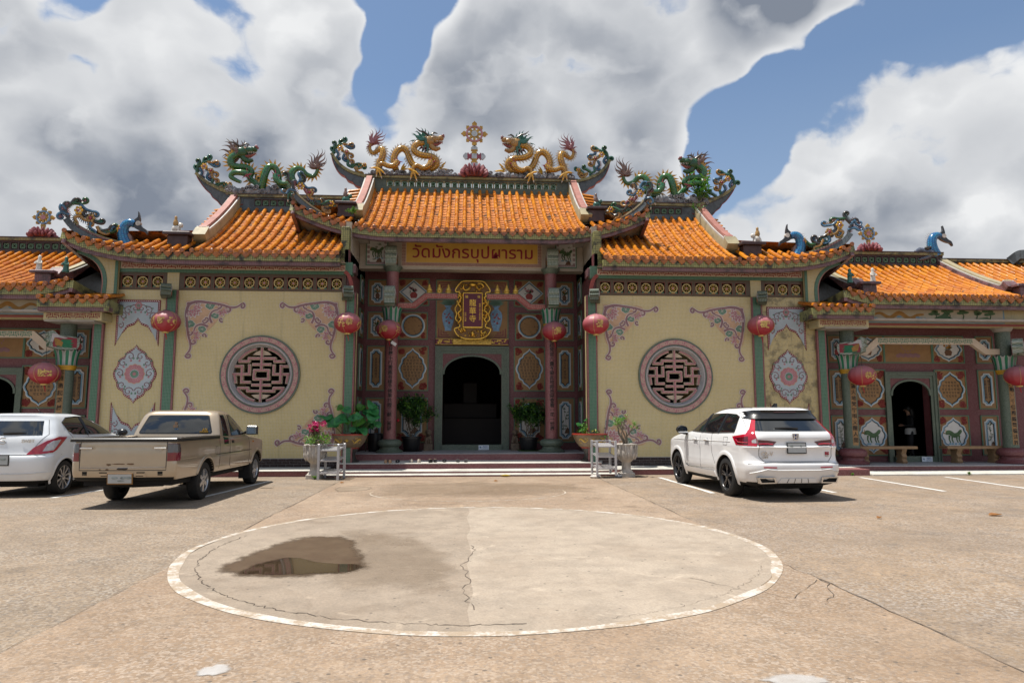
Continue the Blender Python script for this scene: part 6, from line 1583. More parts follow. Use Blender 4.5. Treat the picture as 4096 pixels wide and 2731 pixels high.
# dharma wheels on lotus seats
def lotus_seat(o, r, h, z0):
    for ring in range(3):
        a = MB(); n = 12; rr_ = r*(.62+.15*ring)*1.0
        for i in range(n):
            an = 2*PI*(i+.5*(ring % 2))/n
            a.blob((0, 0, 0), (r*.10, r*.20, h*(.34+.10*(2-ring)*.5)), 8, M4=T(rr_*math.cos(an), rr_*math.sin(an), z0+h*(.62-.24*ring)) @ RZ(an-PI/2) @ RX(-.30-.22*ring))
        a.build('petals', 'lotus_red', o, 60)
    a = MB(); a.lathe([(r*.62, z0), (r*.66, z0+h*.3), (r*.5, z0+h*.8), (0, z0+h*.8)], 16); a.build('seat_core', 'lotus_red', o, 60)
def wheel_finial(kind):
    D = thing('dharma_wheel', '', 'roof ornament')
    big = kind == 'big'
    if big: lotus_seat(D, .50, .42, .0); zc = 1.60; R_ = .30
    else: lotus_seat(D, .38, .28, .0); zc = .64; R_ = .22
    MX = RX(PI/2)
    a = MB(); a.ring(circ(R_, 28, 0, zc), circ(R_*.80, 28, 0, zc), -.05, .05); rim = a.build('rim', 'wheel_pink' if big else 'wheel_blue', D, 40)
    a = MB()
    for k in range(8): a.prism([(-.05*R_/.3, R_*.30), (.05*R_/.3, R_*.30), (.035*R_/.3, R_*.82), (-.035*R_/.3, R_*.82)], -.035, .035, M4=T(0, 0, zc) @ RY(k*PI/4))
    a.build('spokes', 'wheel_gold', rim, 0)
    a = MB(); a.lathe([(R_*.36, -.05), (R_*.36, .05)], 16, M4=T(0, 0, zc) @ MX); a.build('hub', 'wheel_pale' if big else 'wheel_pink', rim, 40)
    for k in range(8):
        a = MB(); L_ = R_*(.55 if k % 2 == 0 else .34); w = R_*(.30 if k % 2 == 0 else .22)
        a.prism(spline([(-w*.6, R_*.95), (-w, R_+L_*.45), (-w*.3, R_+L_*.8), (0, R_+L_*1.05), (w*.3, R_+L_*.8), (w, R_+L_*.45), (w*.6, R_*.95)], 3), -.04, .04, M4=T(0, 0, zc) @ RY(k*PI/4)); a.build('knob', 'wheel_gold' if k % 2 == 0 or not big else 'wheel_tip' if 'wheel_tip' in M else 'wheel_gold', rim, 0)
    if big:   # crossed sceptres between wheel and lotus
        zv = .78
        a = MB(); a.box(-.09, .09, -.05, .05, zv-.09, zv+.09); v = a.build('sceptre', 'wheel_pale', D, 0)
        for k in range(4):
            m4 = T(0, 0, zv) @ RY(k*PI/2)
            a = MB(); a.box(-.10, .10, -.045, .045, .09, .14, M4=m4); a.box(-.12, .12, -.045, .045, .20, .24, M4=m4); a.prism([(-.06, .14), (.06, .14), (.09, .20), (-.09, .20)], -.04, .04, M4=m4); a.build('sceptre_collar', 'wheel_gold' if k % 2 == 0 else 'fig_red', v, 0)
            a = MB(); a.prism(spline([(-.09, .24), (-.12, .30), (-.05, .37), (0, .40), (.05, .37), (.12, .30), (.09, .24)], 3), -.04, .04, M4=m4); a.build('sceptre_tip', 'wheel_pale', v, 0)
    else:
        a = MB(); a.box(-.05, .05, -.04, .04, .2, .36); a.build('stem', 'wheel_gold', D, 0)
    return D
bw = wheel_finial('big'); bw.matrix_basis = T(.06, 23.2, 9.86); bw['label'] = 'pink dharma wheel above a red lotus at the centre of the main ridge'
sw = wheel_finial('small'); sw.matrix_basis = T(-13.55, 22.0, 7.16); sw['label'] = 'blue rimmed dharma wheel on a lotus above the left side hall'; sw['group'] = 'blue dharma wheels'
dup(sw, T(13.55, 22.0, 7.14), 'blue rimmed dharma wheel on a lotus above the right side hall')
# small glazed figures on the ridge feet
def figurine(mats, lion=False):
    D = thing('ridge_figurine', '', 'figurine')
    a = MB()
    if lion:
        a.blob((0, 0, .12), (.13, .09, .10), 9); a.tube([(-.08, -.04, .1), (-.09, -.05, 0)], .035, 6); a.tube([(.08, -.04, .1), (.09, -.05, 0)], .035, 6); a.tube([(-.08, .04, .1), (-.09, .05, 0)], .035, 6); a.tube([(.08, .04, .1), (.09, .05, 0)], .035, 6); a.blob((.12, 0, .22), (.075, .07, .075), 8)
        a.build('mount', mats[0], D, 60)
        a = MB(); a.lathe([(.055, 0), (.075, .06), (.06, .14), (.035, .19), (.04, .22), (.035, .27), (.0, .29)], 10, (-.02, 0, .20)); a.build('rider', mats[1], D, 60)
    else:
        a = MB(); a.lathe([(.085, 0), (.07, .08), (.065, .2), (.075, .27), (.035, .32), (.045, .36), (.04, .41), (0, .44)], 10); a.tube([(-.06, -.02, .26), (-.09, -.06, .2), (-.03, -.09, .2)], .022, 6); a.tube([(.06, -.02, .26), (.09, -.06, .2), (.03, -.09, .2)], .022, 6); a.build('robed_body', mats[0], D, 60)
    return D
f1 = figurine(('fig_white', 'fig_tan'), True); f1.matrix_basis = T(-8.32, 19.28, 6.652); f1['label'] = 'small white figure riding a beast on the left wing ridge foot'; f1['group'] = 'small figures on the ridge feet'
dup(f1, T(8.42, 19.28, 6.652) @ SC(-1, 1, 1), 'small white figure riding a beast on the right wing ridge foot')
f2 = figurine(('fig_white',)); f2.matrix_basis = T(11.70, 18.92, 5.442); f2['label'] = 'small white robed figure on the ridge foot of the right side hall'; f2['group'] = 'small figures on the ridge feet'
dup(f2, T(-11.70, 18.92, 5.442), 'small white robed figure on the ridge foot of the left side hall')
dup(f2, T(16.5, 18.92, 5.442), 'small white robed figure on the ridge foot at the right edge of the photo')
f3 = figurine(('fig_teal', 'fig_brown'), True); f3.matrix_basis = T(3.9, 20.7, 8.062); f3['label'] = 'small dark green beast with rider on the right foot of the central gable ridge'; f3['group'] = 'small figures on the ridge feet'
dup(f3, T(-3.9, 20.7, 8.062), 'small dark green beast with rider on the left foot of the central gable ridge')
f4 = figurine(('fig_teal',)); f4.matrix_basis = T(11.02, 18.95, 5.42); f4['label'] = 'dark green robed figure on the inner eave corner of the right side hall'; f4['group'] = 'small figures on the ridge feet'
dup(f4, T(-11.02, 18.95, 5.42), 'dark green robed figure on the inner eave corner of the left side hall')
# ---------------------------------------------------------------- name plaque above the door
def plaque():
    D = thing('name_plaque', 'carved gilt plaque with red field and Chinese characters above the door', 'plaque', (.03, 22.2, 4.06), world=True)
    cx = .03; Y = 22.2
    out = spline([(0, 5.98), (.30, 5.97), (.42, 5.90), (.55, 5.72), (.56, 5.62), (.44, 5.60), (.42, 5.50), (.52, 5.40), (.50, 5.22), (.58, 5.05), (.52, 4.88), (.56, 4.72), (.46, 4.60), (.42, 4.46), (.58, 4.40), (.57, 4.30), (.46, 4.16), (.25, 4.07), (0, 4.06)], 3)
    full = [(cx+x, z) for x, z in out]+[(cx-x, z) for x, z in out[-2:0:-1]]
    a = MB(); a.prism(full, Y, Y+.12); a.build('backboard', 'bronze_side', D, 0)
    a = MB(); a.sweep([(x, Y-.02, z) for x, z in full+[full[0]]], [(-.015, -.02), (.015, -.02), (.015, .02), (-.015, .02)], up=(0, -1, 0)); a.build('gilt_edge', 'gold', D, 40)
    a = MB(); a.bbox(cx-.335, cx+.335, Y-.06, Y, 4.42, 5.60, .015); fr = a.build('inner_frame', 'gold', D, 0)
    a = MB(); a.box(cx-.30, cx+.30, Y-.066, Y-.03, 4.46, 5.56); a.build('field', 'plaque_red', fr, 0)
    a = MB(); r = random.Random(9)
    def coil(c, R_, n, tw):
        q = [(c[0]+R_*(1-.55*i/n)*math.cos(tw*i*.42), Y-.05-.02*math.sin(i), c[1]+R_*(1-.55*i/n)*math.sin(tw*i*.42)) for i in range(n)]
        a.tube(q, [.04*(1-.5*i/n) for i in range(n)], 7)
    for s_ in (-1, 1):
        coil((cx+s_*.22, 5.78), .13, 15, s_)
        for zc in (5.45, 5.2, 4.95, 4.7): a.tube([(cx+s_*(.43+.05*math.sin(i*1.1+zc*7)), Y-.05, zc+.13-i*.045) for i in range(7)], [.02, .035, .04, .04, .035, .03, .012], 7)
        coil((cx+s_*.34, 4.32), .09, 13, -s_)
    a.blob((cx, Y-.05, 5.86), (.13, .05, .07), 10); a.blob((cx, Y-.05, 4.24), (.06, .04, .10), 8)
    for i in range(110):
        s_ = r.choice((-1, 1))
        if r.random() < .5: x, z = cx+s_*r.uniform(.36, .50), r.uniform(4.55, 5.55)
        elif r.random() < .5: x, z = cx+r.uniform(-.42, .42), r.uniform(5.64, 5.92)
        else: x, z = cx+r.uniform(-.45, .45), r.uniform(4.13, 4.40)
        an = r.uniform(0, 6.28); a.tube([(x, Y-.03, z), (x+.045*math.cos(an), Y-.055, z+.045*math.sin(an)), (x+.05*math.cos(an+1), Y-.03, z+.05*math.sin(an+1))], [.018, .02, .005], 5)
    a.build('gilt_carving', 'gold', D, 50)
    text('龍\n華\n寺', .24, 'gold', fr, TF(cx, Y-.068, 4.97), bold=.001, spacing=1.08, extrude=.006); text('敕', .10, 'gold', fr, TF(cx+.20, Y-.068, 5.44)); text('賜', .10, 'gold', fr, TF(cx-.20, Y-.068, 5.44))
    text('佛\n曆\n二\n五\n二\n五\n年\n春\n月', .062, 'gold', fr, TF(cx+.235, Y-.068, 4.95), spacing=1.0, extrude=.002); text('住\n持\n仁\n晁\n書', .062, 'gold', fr, TF(cx-.235, Y-.068, 4.78), spacing=1.0, extrude=.002)
plaque()
# gilt seated figures on the cranked beams
bd = thing('gilt_figure', 'small gilt seated figure on the cranked beam, outermost on the left', 'figurine', group='gilt figures on the beams')
a = MB(); a.lathe([(.085, 0), (.10, .03), (.085, .06), (.07, .07)], 12); a.build('seat', 'gold_paint', bd, 50)
a = MB(); a.blob((0, 0, .10), (.095, .075, .045), 10); a.lathe([(.06, .10), (.065, .15), (.045, .20), (.022, .215)], 10); a.blob((0, 0, .235), (.036, .036, .042), 8); a.blob((0, 0, .28), (.016, .016, .018), 6); a.build('body', 'gold_paint', bd, 60)
for i, (x, lb) in enumerate(((-1.33, None), (-1.02, 'second gilt seated figure from the left on the cranked beam'), (-.74, 'third gilt seated figure from the left, next to the plaque'), (.79, 'gilt seated figure just right of the plaque'), (1.08, 'second gilt seated figure right of the plaque'), (1.36, 'small gilt seated figure on the cranked beam, outermost on the right'))):
    if i == 0: bd.matrix_basis = T(x, 21.07, 5.352)
    else: dup(bd, T(x, 21.07, 5.352), lb)

# ---------------------------------------------------------------- lanterns
t, b = newmat('lantern_silk'); setb(b, .45, .4)
tc = t.node('ShaderNodeTexCoord'); sp = t.node('ShaderNodeSeparateXYZ'); t.put(sp.inputs[0], tc.outputs['Object'])
lit_fade = t.rng(t.math('ADD', sp.outputs[2], t.math('MULTIPLY', t.noise(tc.outputs['Object'], 5, 4), .10)), -.16, .30, 0, 1, True)  # silk fading, plus light on the top painted in as a paler red
t.put(b.inputs['Base Color'], t.mix(lit_fade, (.30, .018, .026, 1), (.38, .145, .16, 1)))
b.inputs['Subsurface Weight'].default_value = 0.0
plain('lantern_cap', (.10, .07, .07), .5, .3, 20); plain('lantern_gold', (.55, .38, .12), .4, .2, 20, metal=.4); plain('string_dark', (.03, .03, .03), .7, .1, 5); plain('tassel_red', (.40, .01, .02), .6, .1, 9); plain('paper_white', (.75, .74, .72), .7, .05, 9)
CH = ['財', '恭', '春', '喜', '發', '福']
def lantern(chi=0):
    D = thing('red_lantern', '', 'lantern', group='red lanterns hung along the facade')
    a = MB(); N = 56; R_ = .375; H_ = .285; prof = []
    vs = []; m = 13
    for i in range(m):
        ph = -PI/2*.86+PI*.86*i/(m-1)
        for j in range(N):
            an = 2*PI*j/N; k = 1-.028*(math.cos(an*14)*.5+.5)**3
            vs.append((R_*math.cos(ph)*k*math.cos(an), R_*math.cos(ph)*k*math.sin(an), H_*math.sin(ph)/math.sin(PI/2*.86)))
    fs = [(i*N+j, i*N+(j+1) % N, (i+1)*N+(j+1) % N, (i+1)*N+j) for i in range(m-1) for j in range(N)]
    a.add(vs, fs); sh = a.build('silk_shade', 'lantern_silk', D, 60)
    a = MB(); a.lathe([(.085, H_-.005), (.085, H_+.022), (.06, H_+.03), (.06, H_)], 18); a.build('top_ring', 'lantern_cap', D)
    a = MB(); a.lathe([(.08, -H_-.035), (.085, -H_-.03), (.085, -H_+.01), (.06, -H_+.01)], 18); a.build('bottom_ring', 'lantern_gold', D)
    a = MB(); a.tube([(0, 0, H_), (.01, 0, H_+.15), (-.005, 0, H_+.30), (0, 0, H_+.42)], .006, 5); a.build('hanging_cord', 'string_dark', D)
    a = MB(); a.tube([(0, 0, -H_-.03), (.02, 0, -H_-.10), (.035, 0, -H_-.16)], [.010, .014, .012], 6); a.blob((.037, 0, -H_-.19), .016, 7); a.build('tassel', 'tassel_red', D)
    a = MB()
    for k in range(4):
        an = PI/4+k*PI/2+.35; a.tube([(R_*1.003*math.cos(ph)*math.cos(an), R_*1.003*math.cos(ph)*math.sin(an), H_*math.sin(ph)/math.sin(PI/2*.86)) for ph in [-1.1+2.2*i/12 for i in range(13)]], .005, 4)
    r = random.Random(chi)
    for k in range(2):   # printed gold flower sprays
        an = -PI/2+(-.75 if k == 0 else .80)+chi*.2
        for i in range(16):
            A = an+r.uniform(-.26, .26); ph = r.uniform(-.45, .30); a.blob((0, 0, 0), (.028, .005, .018), 6, M4=T(R_*1.0*math.cos(ph)*math.cos(A), R_*1.0*math.cos(ph)*math.sin(A), H_*1.02*math.sin(ph)) @ RZ(A+PI/2))
    a.build('gold_print', 'lantern_gold', sh, 40)
    text(CH[chi % 6], .20, 'lantern_gold', sh, TF(0.02, -R_*1.0, -.02), bend=R_*1.0, bold=.004, extrude=.003)
    return D
LN = [(-8.30, 18.92, 4.10, 'red lantern with a gold character on the wing above the pickup cab'), (-3.44, 18.92, 4.10, 'red lantern at the inner edge of the left wing, beside the portico'), (-2.50, 20.62, 4.14, 'red lantern in front of the left pink column, with a paper tag'), (2.52, 20.62, 4.14, 'red lantern in front of the right pink column'),
      (3.48, 18.92, 4.13, 'red lantern at the inner edge of the right wing, beside the portico'), (8.27, 18.92, 4.14, 'red lantern on the right wing above the SUV'), (-11.33, 18.9, 2.68, 'red lantern in front of the left side hall column'), (11.19, 18.9, 2.71, 'red lantern by the left column of the right side hall'), (15.94, 18.9, 2.72, 'red lantern cut by the right edge of the photo')]
LT = []
for i, (x, y, z, lb) in enumerate(LN):
    o = lantern(i); o.matrix_basis = T(x, y, z) @ RZ(.3*math.sin(i*2.3)); o['label'] = lb; LT.append(o)
a = MB(); a.box(-.09, .09, -.002, .002, -.045, .045, M4=T(.17, -.02, -.42) @ RY(.55)); a.build('paper_tag', 'paper_white', LT[2], 0)

# ---------------------------------------------------------------- shoe racks
plain('rack_grey', (.52, .51, .52), .35, .08, 9, metal=.2)
def rack():
    D = thing('shoe_rack', '', 'shoe rack', group='grey metal shoe racks')
    w, d, h = .48, .60, .86
    for x in (-w/2, w/2):
        for y in (-d/2, d/2):
            a = MB(); a.bbox(x-.027, x+.027, y-.027, y+.027, 0, h, .004); a.build('leg', 'rack_grey', D, 0)
    for z in (.15, .45, .70):
        a = MB(); tl = .07; m4 = T(0, 0, z+tl/2) @ RX(math.atan2(tl, d))
        for k in (0, 1):
            q = [(-w/2+.012, -d/2+.012), (w/2-.012, -d/2+.012), (w/2-.012, d/2-.012), (-w/2+.012, d/2-.012)]
            a.ring([(x*1.04, y*1.03) for x, y in q], q, -.014, .014, M4=m4 @ RX(PI/2)) if k == 0 else None
        sh = a.build('shelf', 'rack_grey', D, 0)
        for i in range(11):
            a = MB(); x = -w/2+.05+(w-.1)*i/10; a.box(x-.011, x+.011, -d/2, d/2, -.004, .004, M4=T(0, 0, z+tl/2+.006) @ RX(math.atan2(tl, d))); a.build('slat', 'rack_grey', sh, 0)
    a = MB(); a.box(-w/2, w/2, d/2-.012, d/2+.012, h-.035, h-.01); a.box(-w/2-.01, -w/2+.01, -d/2, d/2, h-.035, h-.015); a.box(w/2-.01, w/2+.01, -d/2, d/2, h-.035, h-.015); a.build('top_rail', 'rack_grey', D, 0)
    return D
rk = rack(); rk.matrix_basis = T(-3.48, 17.42, .004) @ RZ(-.08); rk['label'] = 'grey metal shoe rack left of the steps, by the urn with pink flowers'
dup(rk, T(3.36, 17.50, .075) @ RZ(.03), 'grey metal shoe rack right of the steps, propped on stones')
plain('stone_white', (.55, .50, .46), .8, .2, 9, dirt=.3)
for i, (x, y, lb) in enumerate(((3.10, 17.27, 'pale stone under the front leg of the right shoe rack'), (3.70, 17.33, 'dark block under the right leg of the right shoe rack'))):
    a = MB(); a.blob((0, 0, .035), (.16 if i == 0 else .10, .10, .045), 9, jit=.15); o = a.build('prop_stone', 'stone_white' if i == 0 else 'rock', None, 60); o.location = (x, y, .004); tag(o, lb, 'stone')

# ---------------------------------------------------------------- leaves and plants
def leafmat(name, c, c2, rough=.4):
    t, b = newmat(name); setb(b, rough, .4)
    n = t.noise(pos(t), 9, 3); t.put(b.inputs['Base Color'], t.mix(t.rng(n, .35, .65), rgb(c), rgb(c2)))
    try: b.inputs['Subsurface Weight'].default_value = 0
    except Exception: pass
    tr = t.node('ShaderNodeBsdfTranslucent'); tr.inputs[0].default_value = sc(c2, 1.5); mx = t.node('ShaderNodeMixShader'); mx.inputs[0].default_value = .25
    out = [n_ for n_ in t.n if n_.type == 'OUTPUT_MATERIAL'][0]; t.l.new(b.outputs[0], mx.inputs[1]); t.l.new(tr.outputs[0], mx.inputs[2]); t.l.new(mx.outputs[0], out.inputs[0])
leafmat('leaf_lotus', (.025, .14, .055), (.05, .25, .065)); leafmat('leaf_dark', (.012, .045, .012), (.03, .09, .02)); leafmat('leaf_light', (.07, .20, .02), (.14, .28, .035)); leafmat('leaf_olive', (.10, .12, .05), (.17, .17, .07)); leafmat('leaf_yellow', (.38, .26, .02), (.45, .32, .03)); leafmat('petal_magenta', (.45, .005, .10), (.58, .015, .16)); leafmat('leaf_dry', (.30, .13, .04), (.38, .18, .06)); leafmat('leaf_seed', (.045, .16, .02), (.08, .22, .03))
plain('bark', (.16, .125, .09), .8, .3, 25); plain('stem_green', (.05, .10, .025), .6, .3, 20); plain('soil', (.03, .022, .016), .9, .3, 20)
def leafcard(mb, p, d, up, L, w, mi=0, fold=.25):
    d = d.normalized(); s_ = d.cross(up); s_ = s_.normalized() if s_.length > 1e-4 else Vector((1, 0, 0)); u = s_.cross(d).normalized()
    p = Vector(p); m = p+d*L*.5
    vs = [p, m+s_*w*.5+u*w*fold, p+d*L-u*L*.12, m-s_*w*.5+u*w*fold, m-u*w*.02]
    mb.add(vs, [(0, 1, 4), (1, 2, 4), (2, 3, 4), (3, 0, 4)], mi)
def rv(r): 
    v = Vector((r.gauss(0, 1), r.gauss(0, 1), r.gauss(0, 1))); return v.normalized()
# lotus pots
def pot_glaze():
    t, b = newmat('pot_glaze'); setb(b, .4, .4); P = pos(t)
    n = t.noise(P, 7, 6, .65); t.put(b.inputs['Base Color'], t.mix(t.rng(n, .35, .65), (.20, .14, .085, 1), (.13, .085, .045, 1)))
pot_glaze(); plain('pot_rim', (.33, .035, .02), .35, .2, 9, coat=.3); plain('pot_foot', (.045, .04, .035), .5, .3, 9); plain('pot_relief', (.46, .28, .05), .4, .25, 15); plain('black_plastic', (.012, .012, .013), .4, .2, 9); plain('urn_white', (.52, .47, .41), .8, .22, 7, dirt=.5, bmp=.4)
def bowl_pot(o):
    a = MB(); a.lathe([(.30, .50), (.42, .58), (.55, .74), (.655, .98), (.66, 1.03), (.60, 1.03), (.56, .98), (0, .96)], 36); bw_ = a.build('bowl', 'pot_glaze', o, 50)
    a = MB(); a.lathe([(.645, 1.0), (.69, 1.01), (.69, 1.05), (.63, 1.06), (.60, 1.02)], 36); a.lathe([(.34, .50), (.37, .53), (.36, .56), (.33, .56)], 30); a.build('rim', 'pot_rim', bw_, 50)
    a = MB(); a.lathe([(.36, 0), (.36, .05), (.28, .10), (.22, .20), (.23, .32), (.30, .44), (.33, .50)], 28); a.build('foot', 'pot_foot', o, 50)
    a = MB(); a.lathe([(0, .985), (.60, .985)], 24); a.build('soil', 'soil', o, 0)
    a = MB(); r = random.Random(2)
    for k in range(2):
        A = -PI/2+(-.62 if k == 0 else .62); s_ = -1 if k == 0 else 1
        q = []
        for i in range(14):
            u = i/13; z = .80+.06*math.sin(u*7); rr_ = .555+(z-.74)*.42+.006; an = A+s_*(.30-.62*u); q.append((rr_*math.cos(an), rr_*math.sin(an), z))
        a.tube(q, [.012+.028*math.sin(PI*min(1, i/10)) for i in range(14)], 6)
        for i in range(12):
            an = A+r.uniform(-.3, .3); z = r.uniform(.70, .90); rr_ = .53+(z-.74)*.42+.01; a.blob((rr_*math.cos(an), rr_*math.sin(an), z), (.03, .03, .018), 6)
    for i in range(7): an = -PI/2+(i-3)*.045; a.tube([(.575*math.cos(-PI/2), .575*math.sin(-PI/2), .78), ((.62)*math.cos(an), .62*math.sin(an), .84+.05*(3-abs(i-3))/3)], [.018, .004], 5)
    a.build('relief_dragons', 'pot_relief', bw_, 50)
    for c in o.children:
        c.data.transform(SC(.76, .76, .75))
        for g_ in c.children: g_.data.transform(SC(.76, .76, .75))
    return bw_
def lotus_pot():
    D = thing('lotus_pot', 'large brown dragon bowl with broad green lotus leaves left of the portico', 'potted plant', group='dragon bowls beside the portico')
    bowl_pot(D); r = random.Random(14); st = MB()
    for i in range(62):
        an = r.uniform(0, 2*PI); rad_ = .72*math.sqrt(r.random()); h = .92+r.random()*.55+(.20 if r.random() < .2 else 0)-.12*rad_; R_ = r.uniform(.09, .19)
        bx, by = .5*rad_*math.cos(an), .5*rad_*math.sin(an); tx, ty = 1.10*rad_*math.cos(an), .95*rad_*math.sin(an)
        st.tube([(bx*.8, by*.8, .73), (bx*.5+tx*.5, by*.5+ty*.5, (.73+h)/2+.05), (tx, ty, h)], .007, 4)
        tilt = Vector((math.cos(an)*.5+r.uniform(-.5, .5), math.sin(an)*.5-.35+r.uniform(-.5, .3), 1.0)).normalized()
        m4 = T(tx, ty, h) @ tilt.to_track_quat('Z', 'Y').to_matrix().to_4x4() @ RZ(r.uniform(0, 6))
        a = MB(); n = 14; vs = [m4 @ Vector((0, 0, -.02))]
        for ring in (1, 2):
            for j in range(n):
                b_ = 2*PI*j/n; k = R_*ring/2*(1+.10*math.sin(3*b_+i)+.05*math.sin(7*b_)); vs.append(m4 @ Vector((k*math.cos(b_), k*math.sin(b_), (.04 if ring == 1 else .02+.05*math.sin(2*b_+i))*R_/.15)))
        fs = [(0, 1+j, 1+(j+1) % n) for j in range(n)]+[(1+j, 1+n+j, 1+n+(j+1) % n, 1+(j+1) % n) for j in range(n)]
        a.add(vs, fs); a.build('lotus_leaf', 'leaf_lotus' if r.random() < .8 else 'leaf_seed', D, 60)
    st.build('stalks', 'stem_green', D)
    a = MB(); a.tube([(.12, -.2, 1.36), (.02, -.22, 1.48), (-.06, -.22, 1.54)], [.035, .045, .02], 8); a.build('rolled_leaf', 'leaf_seed', D)
    a = MB()
    for i in range(5): leafcard(a, (.12, -.3, 1.28), rv(r), Vector((0, 0, 1)), .16, .08)
    a.build('withered_leaf', 'leaf_dry', D, 0)
    return D
lp = lotus_pot(); lp.matrix_basis = T(-3.42, 19.62, .27)
def weed_pot():
    D = thing('lotus_pot', 'large brown dragon bowl with bright green seedlings right of the portico', 'potted plant', group='dragon bowls beside the portico')
    bowl_pot(D); r = random.Random(5); st = MB(); lv = MB(); yl = MB(); br_ = MB()
    for i in range(20):
        an = r.uniform(0, 2*PI); q = .40*math.sqrt(r.random()); x, y = q*math.cos(an), q*math.sin(an)-.05; h = r.uniform(.12, .42); lean = Vector((x*.6+.15, y*.3, 0)); x2, y2 = x+lean.x*h*1.6, y+lean.y*h
        st.tube([(x, y, (.735)), (x+lean.x*h*.5, y+lean.y*h*.4, (.735)+h*.6), (x2, y2, (.735)+h)], .006, 4)
        for j in range(r.randint(8, 14)):
            u = r.uniform(.35, 1.0); leafcard(lv if r.random() < .93 else yl, (x+(x2-x)*u, y+(y2-y)*u, (.735)+h*u), Vector((r.gauss(0, 1), r.gauss(0, 1), -.35)), Vector((0, 0, 1)), r.uniform(.09, .17), r.uniform(.035, .06))
    for i in range(9):
        an = -.9+.25*i; q = .50; leafcard(lv, (q*math.cos(an), q*math.sin(an), .77), Vector((math.cos(an), math.sin(an), -1.2)), Vector((0, 0, 1)), .16, .055)
    for i in range(5):
        x, y, h = (-.28, .0, .30) if i == 0 else (-.20+.13*i, -.05, .30+.16*i if i < 4 else .5)
        st.tube([(x, y, (.735)), (x-.03, y, (.735)+h)], .008, 4)
        a = MB(); n = 10; m4 = T(x-.03, y-.02, (.735)+h) @ RX(-.7+.4*i) @ RY(.5*(-1)**i); vs = [m4 @ Vector((0, 0, 0))]+[m4 @ Vector((.10*(1+.2*math.sin(3*k))*math.cos(2*PI*k/n), .085*math.sin(2*PI*k/n), .01*math.cos(k))) for k in range(n)]; a.add(vs, [(0, 1+k, 1+(k+1) % n) for k in range(n)]); a.build('lotus_leaf', 'leaf_lotus', D, 60)
    st.build('stalks', 'stem_green', D); o = lv.build('leaves', 'leaf_seed', D, 0); o['kind'] = 'stuff'; yl.build('yellow_leaves', 'leaf_yellow', D, 0)
    return D
wp = weed_pot(); wp.matrix_basis = T(3.40, 19.62, .27)
# urns with desert roses
def urn(o):
    a = MB(); a.bbox(-.22, .22, -.22, .22, 0, .13, .02); pb_ = a.build('plinth', 'urn_white', o, 0)
    a = MB(); a.lathe([(.21, .13), (.20, .16), (.145, .22), (.125, .34), (.13, .43), (.17, .47), (.27, .56), (.315, .68), (.31, .80), (.29, .90), (.315, .965), (.34, .98), (.33, 1.0), (.27, .985), (0, .93)], 32); ub = a.build('bowl', 'urn_white', o, 50)
    a = MB()
    for i in range(12):
        an = 2*PI*i/12
        for k, (z0, z1, w_) in enumerate(((.52, .74, .05), (.74, .96, .045))):
            A = an+(PI/12 if k else 0); q = []
            for u in (0, .3, .6, .9, 1.0):
                z = z0+(z1-z0)*u; rr_ = (.25+(z-.5)*.35 if z < .68 else .31)+.006+.03*u*u; q.append((rr_*math.cos(A), rr_*math.sin(A), z))
            a.tube(q, [.018, w_*.7, w_*.8, w_*.4, .01], 6)
    for i in range(16): an = 2*PI*i/16; a.tube([(.128*math.cos(an), .128*math.sin(an), .24), (.128*math.cos(an), .128*math.sin(an), .42)], .012, 5)
    a.build('acanthus_leaves', 'urn_white', ub, 50)
    a = MB(); a.lathe([(0, .95), (.28, .955)], 20); a.build('soil', 'soil', o, 0)
def branchy(o, r, base, n, hmax, spread, lv_mat, leafL, nleaf, flowers=0, forks=2, mats=None, trunk=.035):
    br_ = MB(); lv = MB(); tips = []
    def grow(p, d, L, rad_, lev):
        q = [Vector(p)]; dd = Vector(d)
        for i in range(4):
            dd = (dd+rv(r)*.28+Vector((0, 0, .12))).normalized(); q.append(q[-1]+dd*L/4)
        br_.tube(q, [rad_*(1-.12*i) for i in range(5)], 6)
        if lev <= 0: tips.append((q[-1], dd)); return
        for k in range(r.choice((2, 2, 3)) if lev < forks else r.choice((2, 3))):
            grow(q[-1] if k == 0 else q[3], (dd+rv(r)*.75*spread).normalized(), L*r.uniform(.62, .85), rad_*.62, lev-1)
    for i in range(n):
        an = 2*PI*i/n+r.uniform(-.4, .4); grow(base, Vector((math.cos(an)*spread*.6, math.sin(an)*spread*.6, 1.0)).normalized(), hmax*r.uniform(.34, .46), trunk*r.uniform(.7, 1.0), forks)
    for p, d in tips:
        for k in range(nleaf): leafcard(lv, p+rv(r)*leafL*.35, (d*.6+rv(r)*.9), Vector((0, 0, 1)), leafL*r.uniform(.7, 1.2), leafL*.30)
    br_.build('branches', 'bark', o); l_ = lv.build('leaves', lv_mat, o, 0); l_['kind'] = 'stuff'
    return tips
def bloom(o, p, d, s_, r):
    a = MB(); u = d.normalized(); m4 = T(*p) @ u.to_track_quat('Z', 'Y').to_matrix().to_4x4()
    for k in range(5):
        an = 2*PI*k/5; vs = [(0, 0, 0), (math.cos(an-.5)*s_*.6, math.sin(an-.5)*s_*.6, s_*.3), (math.cos(an)*s_, math.sin(an)*s_, s_*.22), (math.cos(an+.5)*s_*.6, math.sin(an+.5)*s_*.6, s_*.3)]; a.add([m4 @ Vector(v) for v in vs], [(0, 1, 2, 3)])
    a.build('blossom', 'petal_magenta', o, 0)
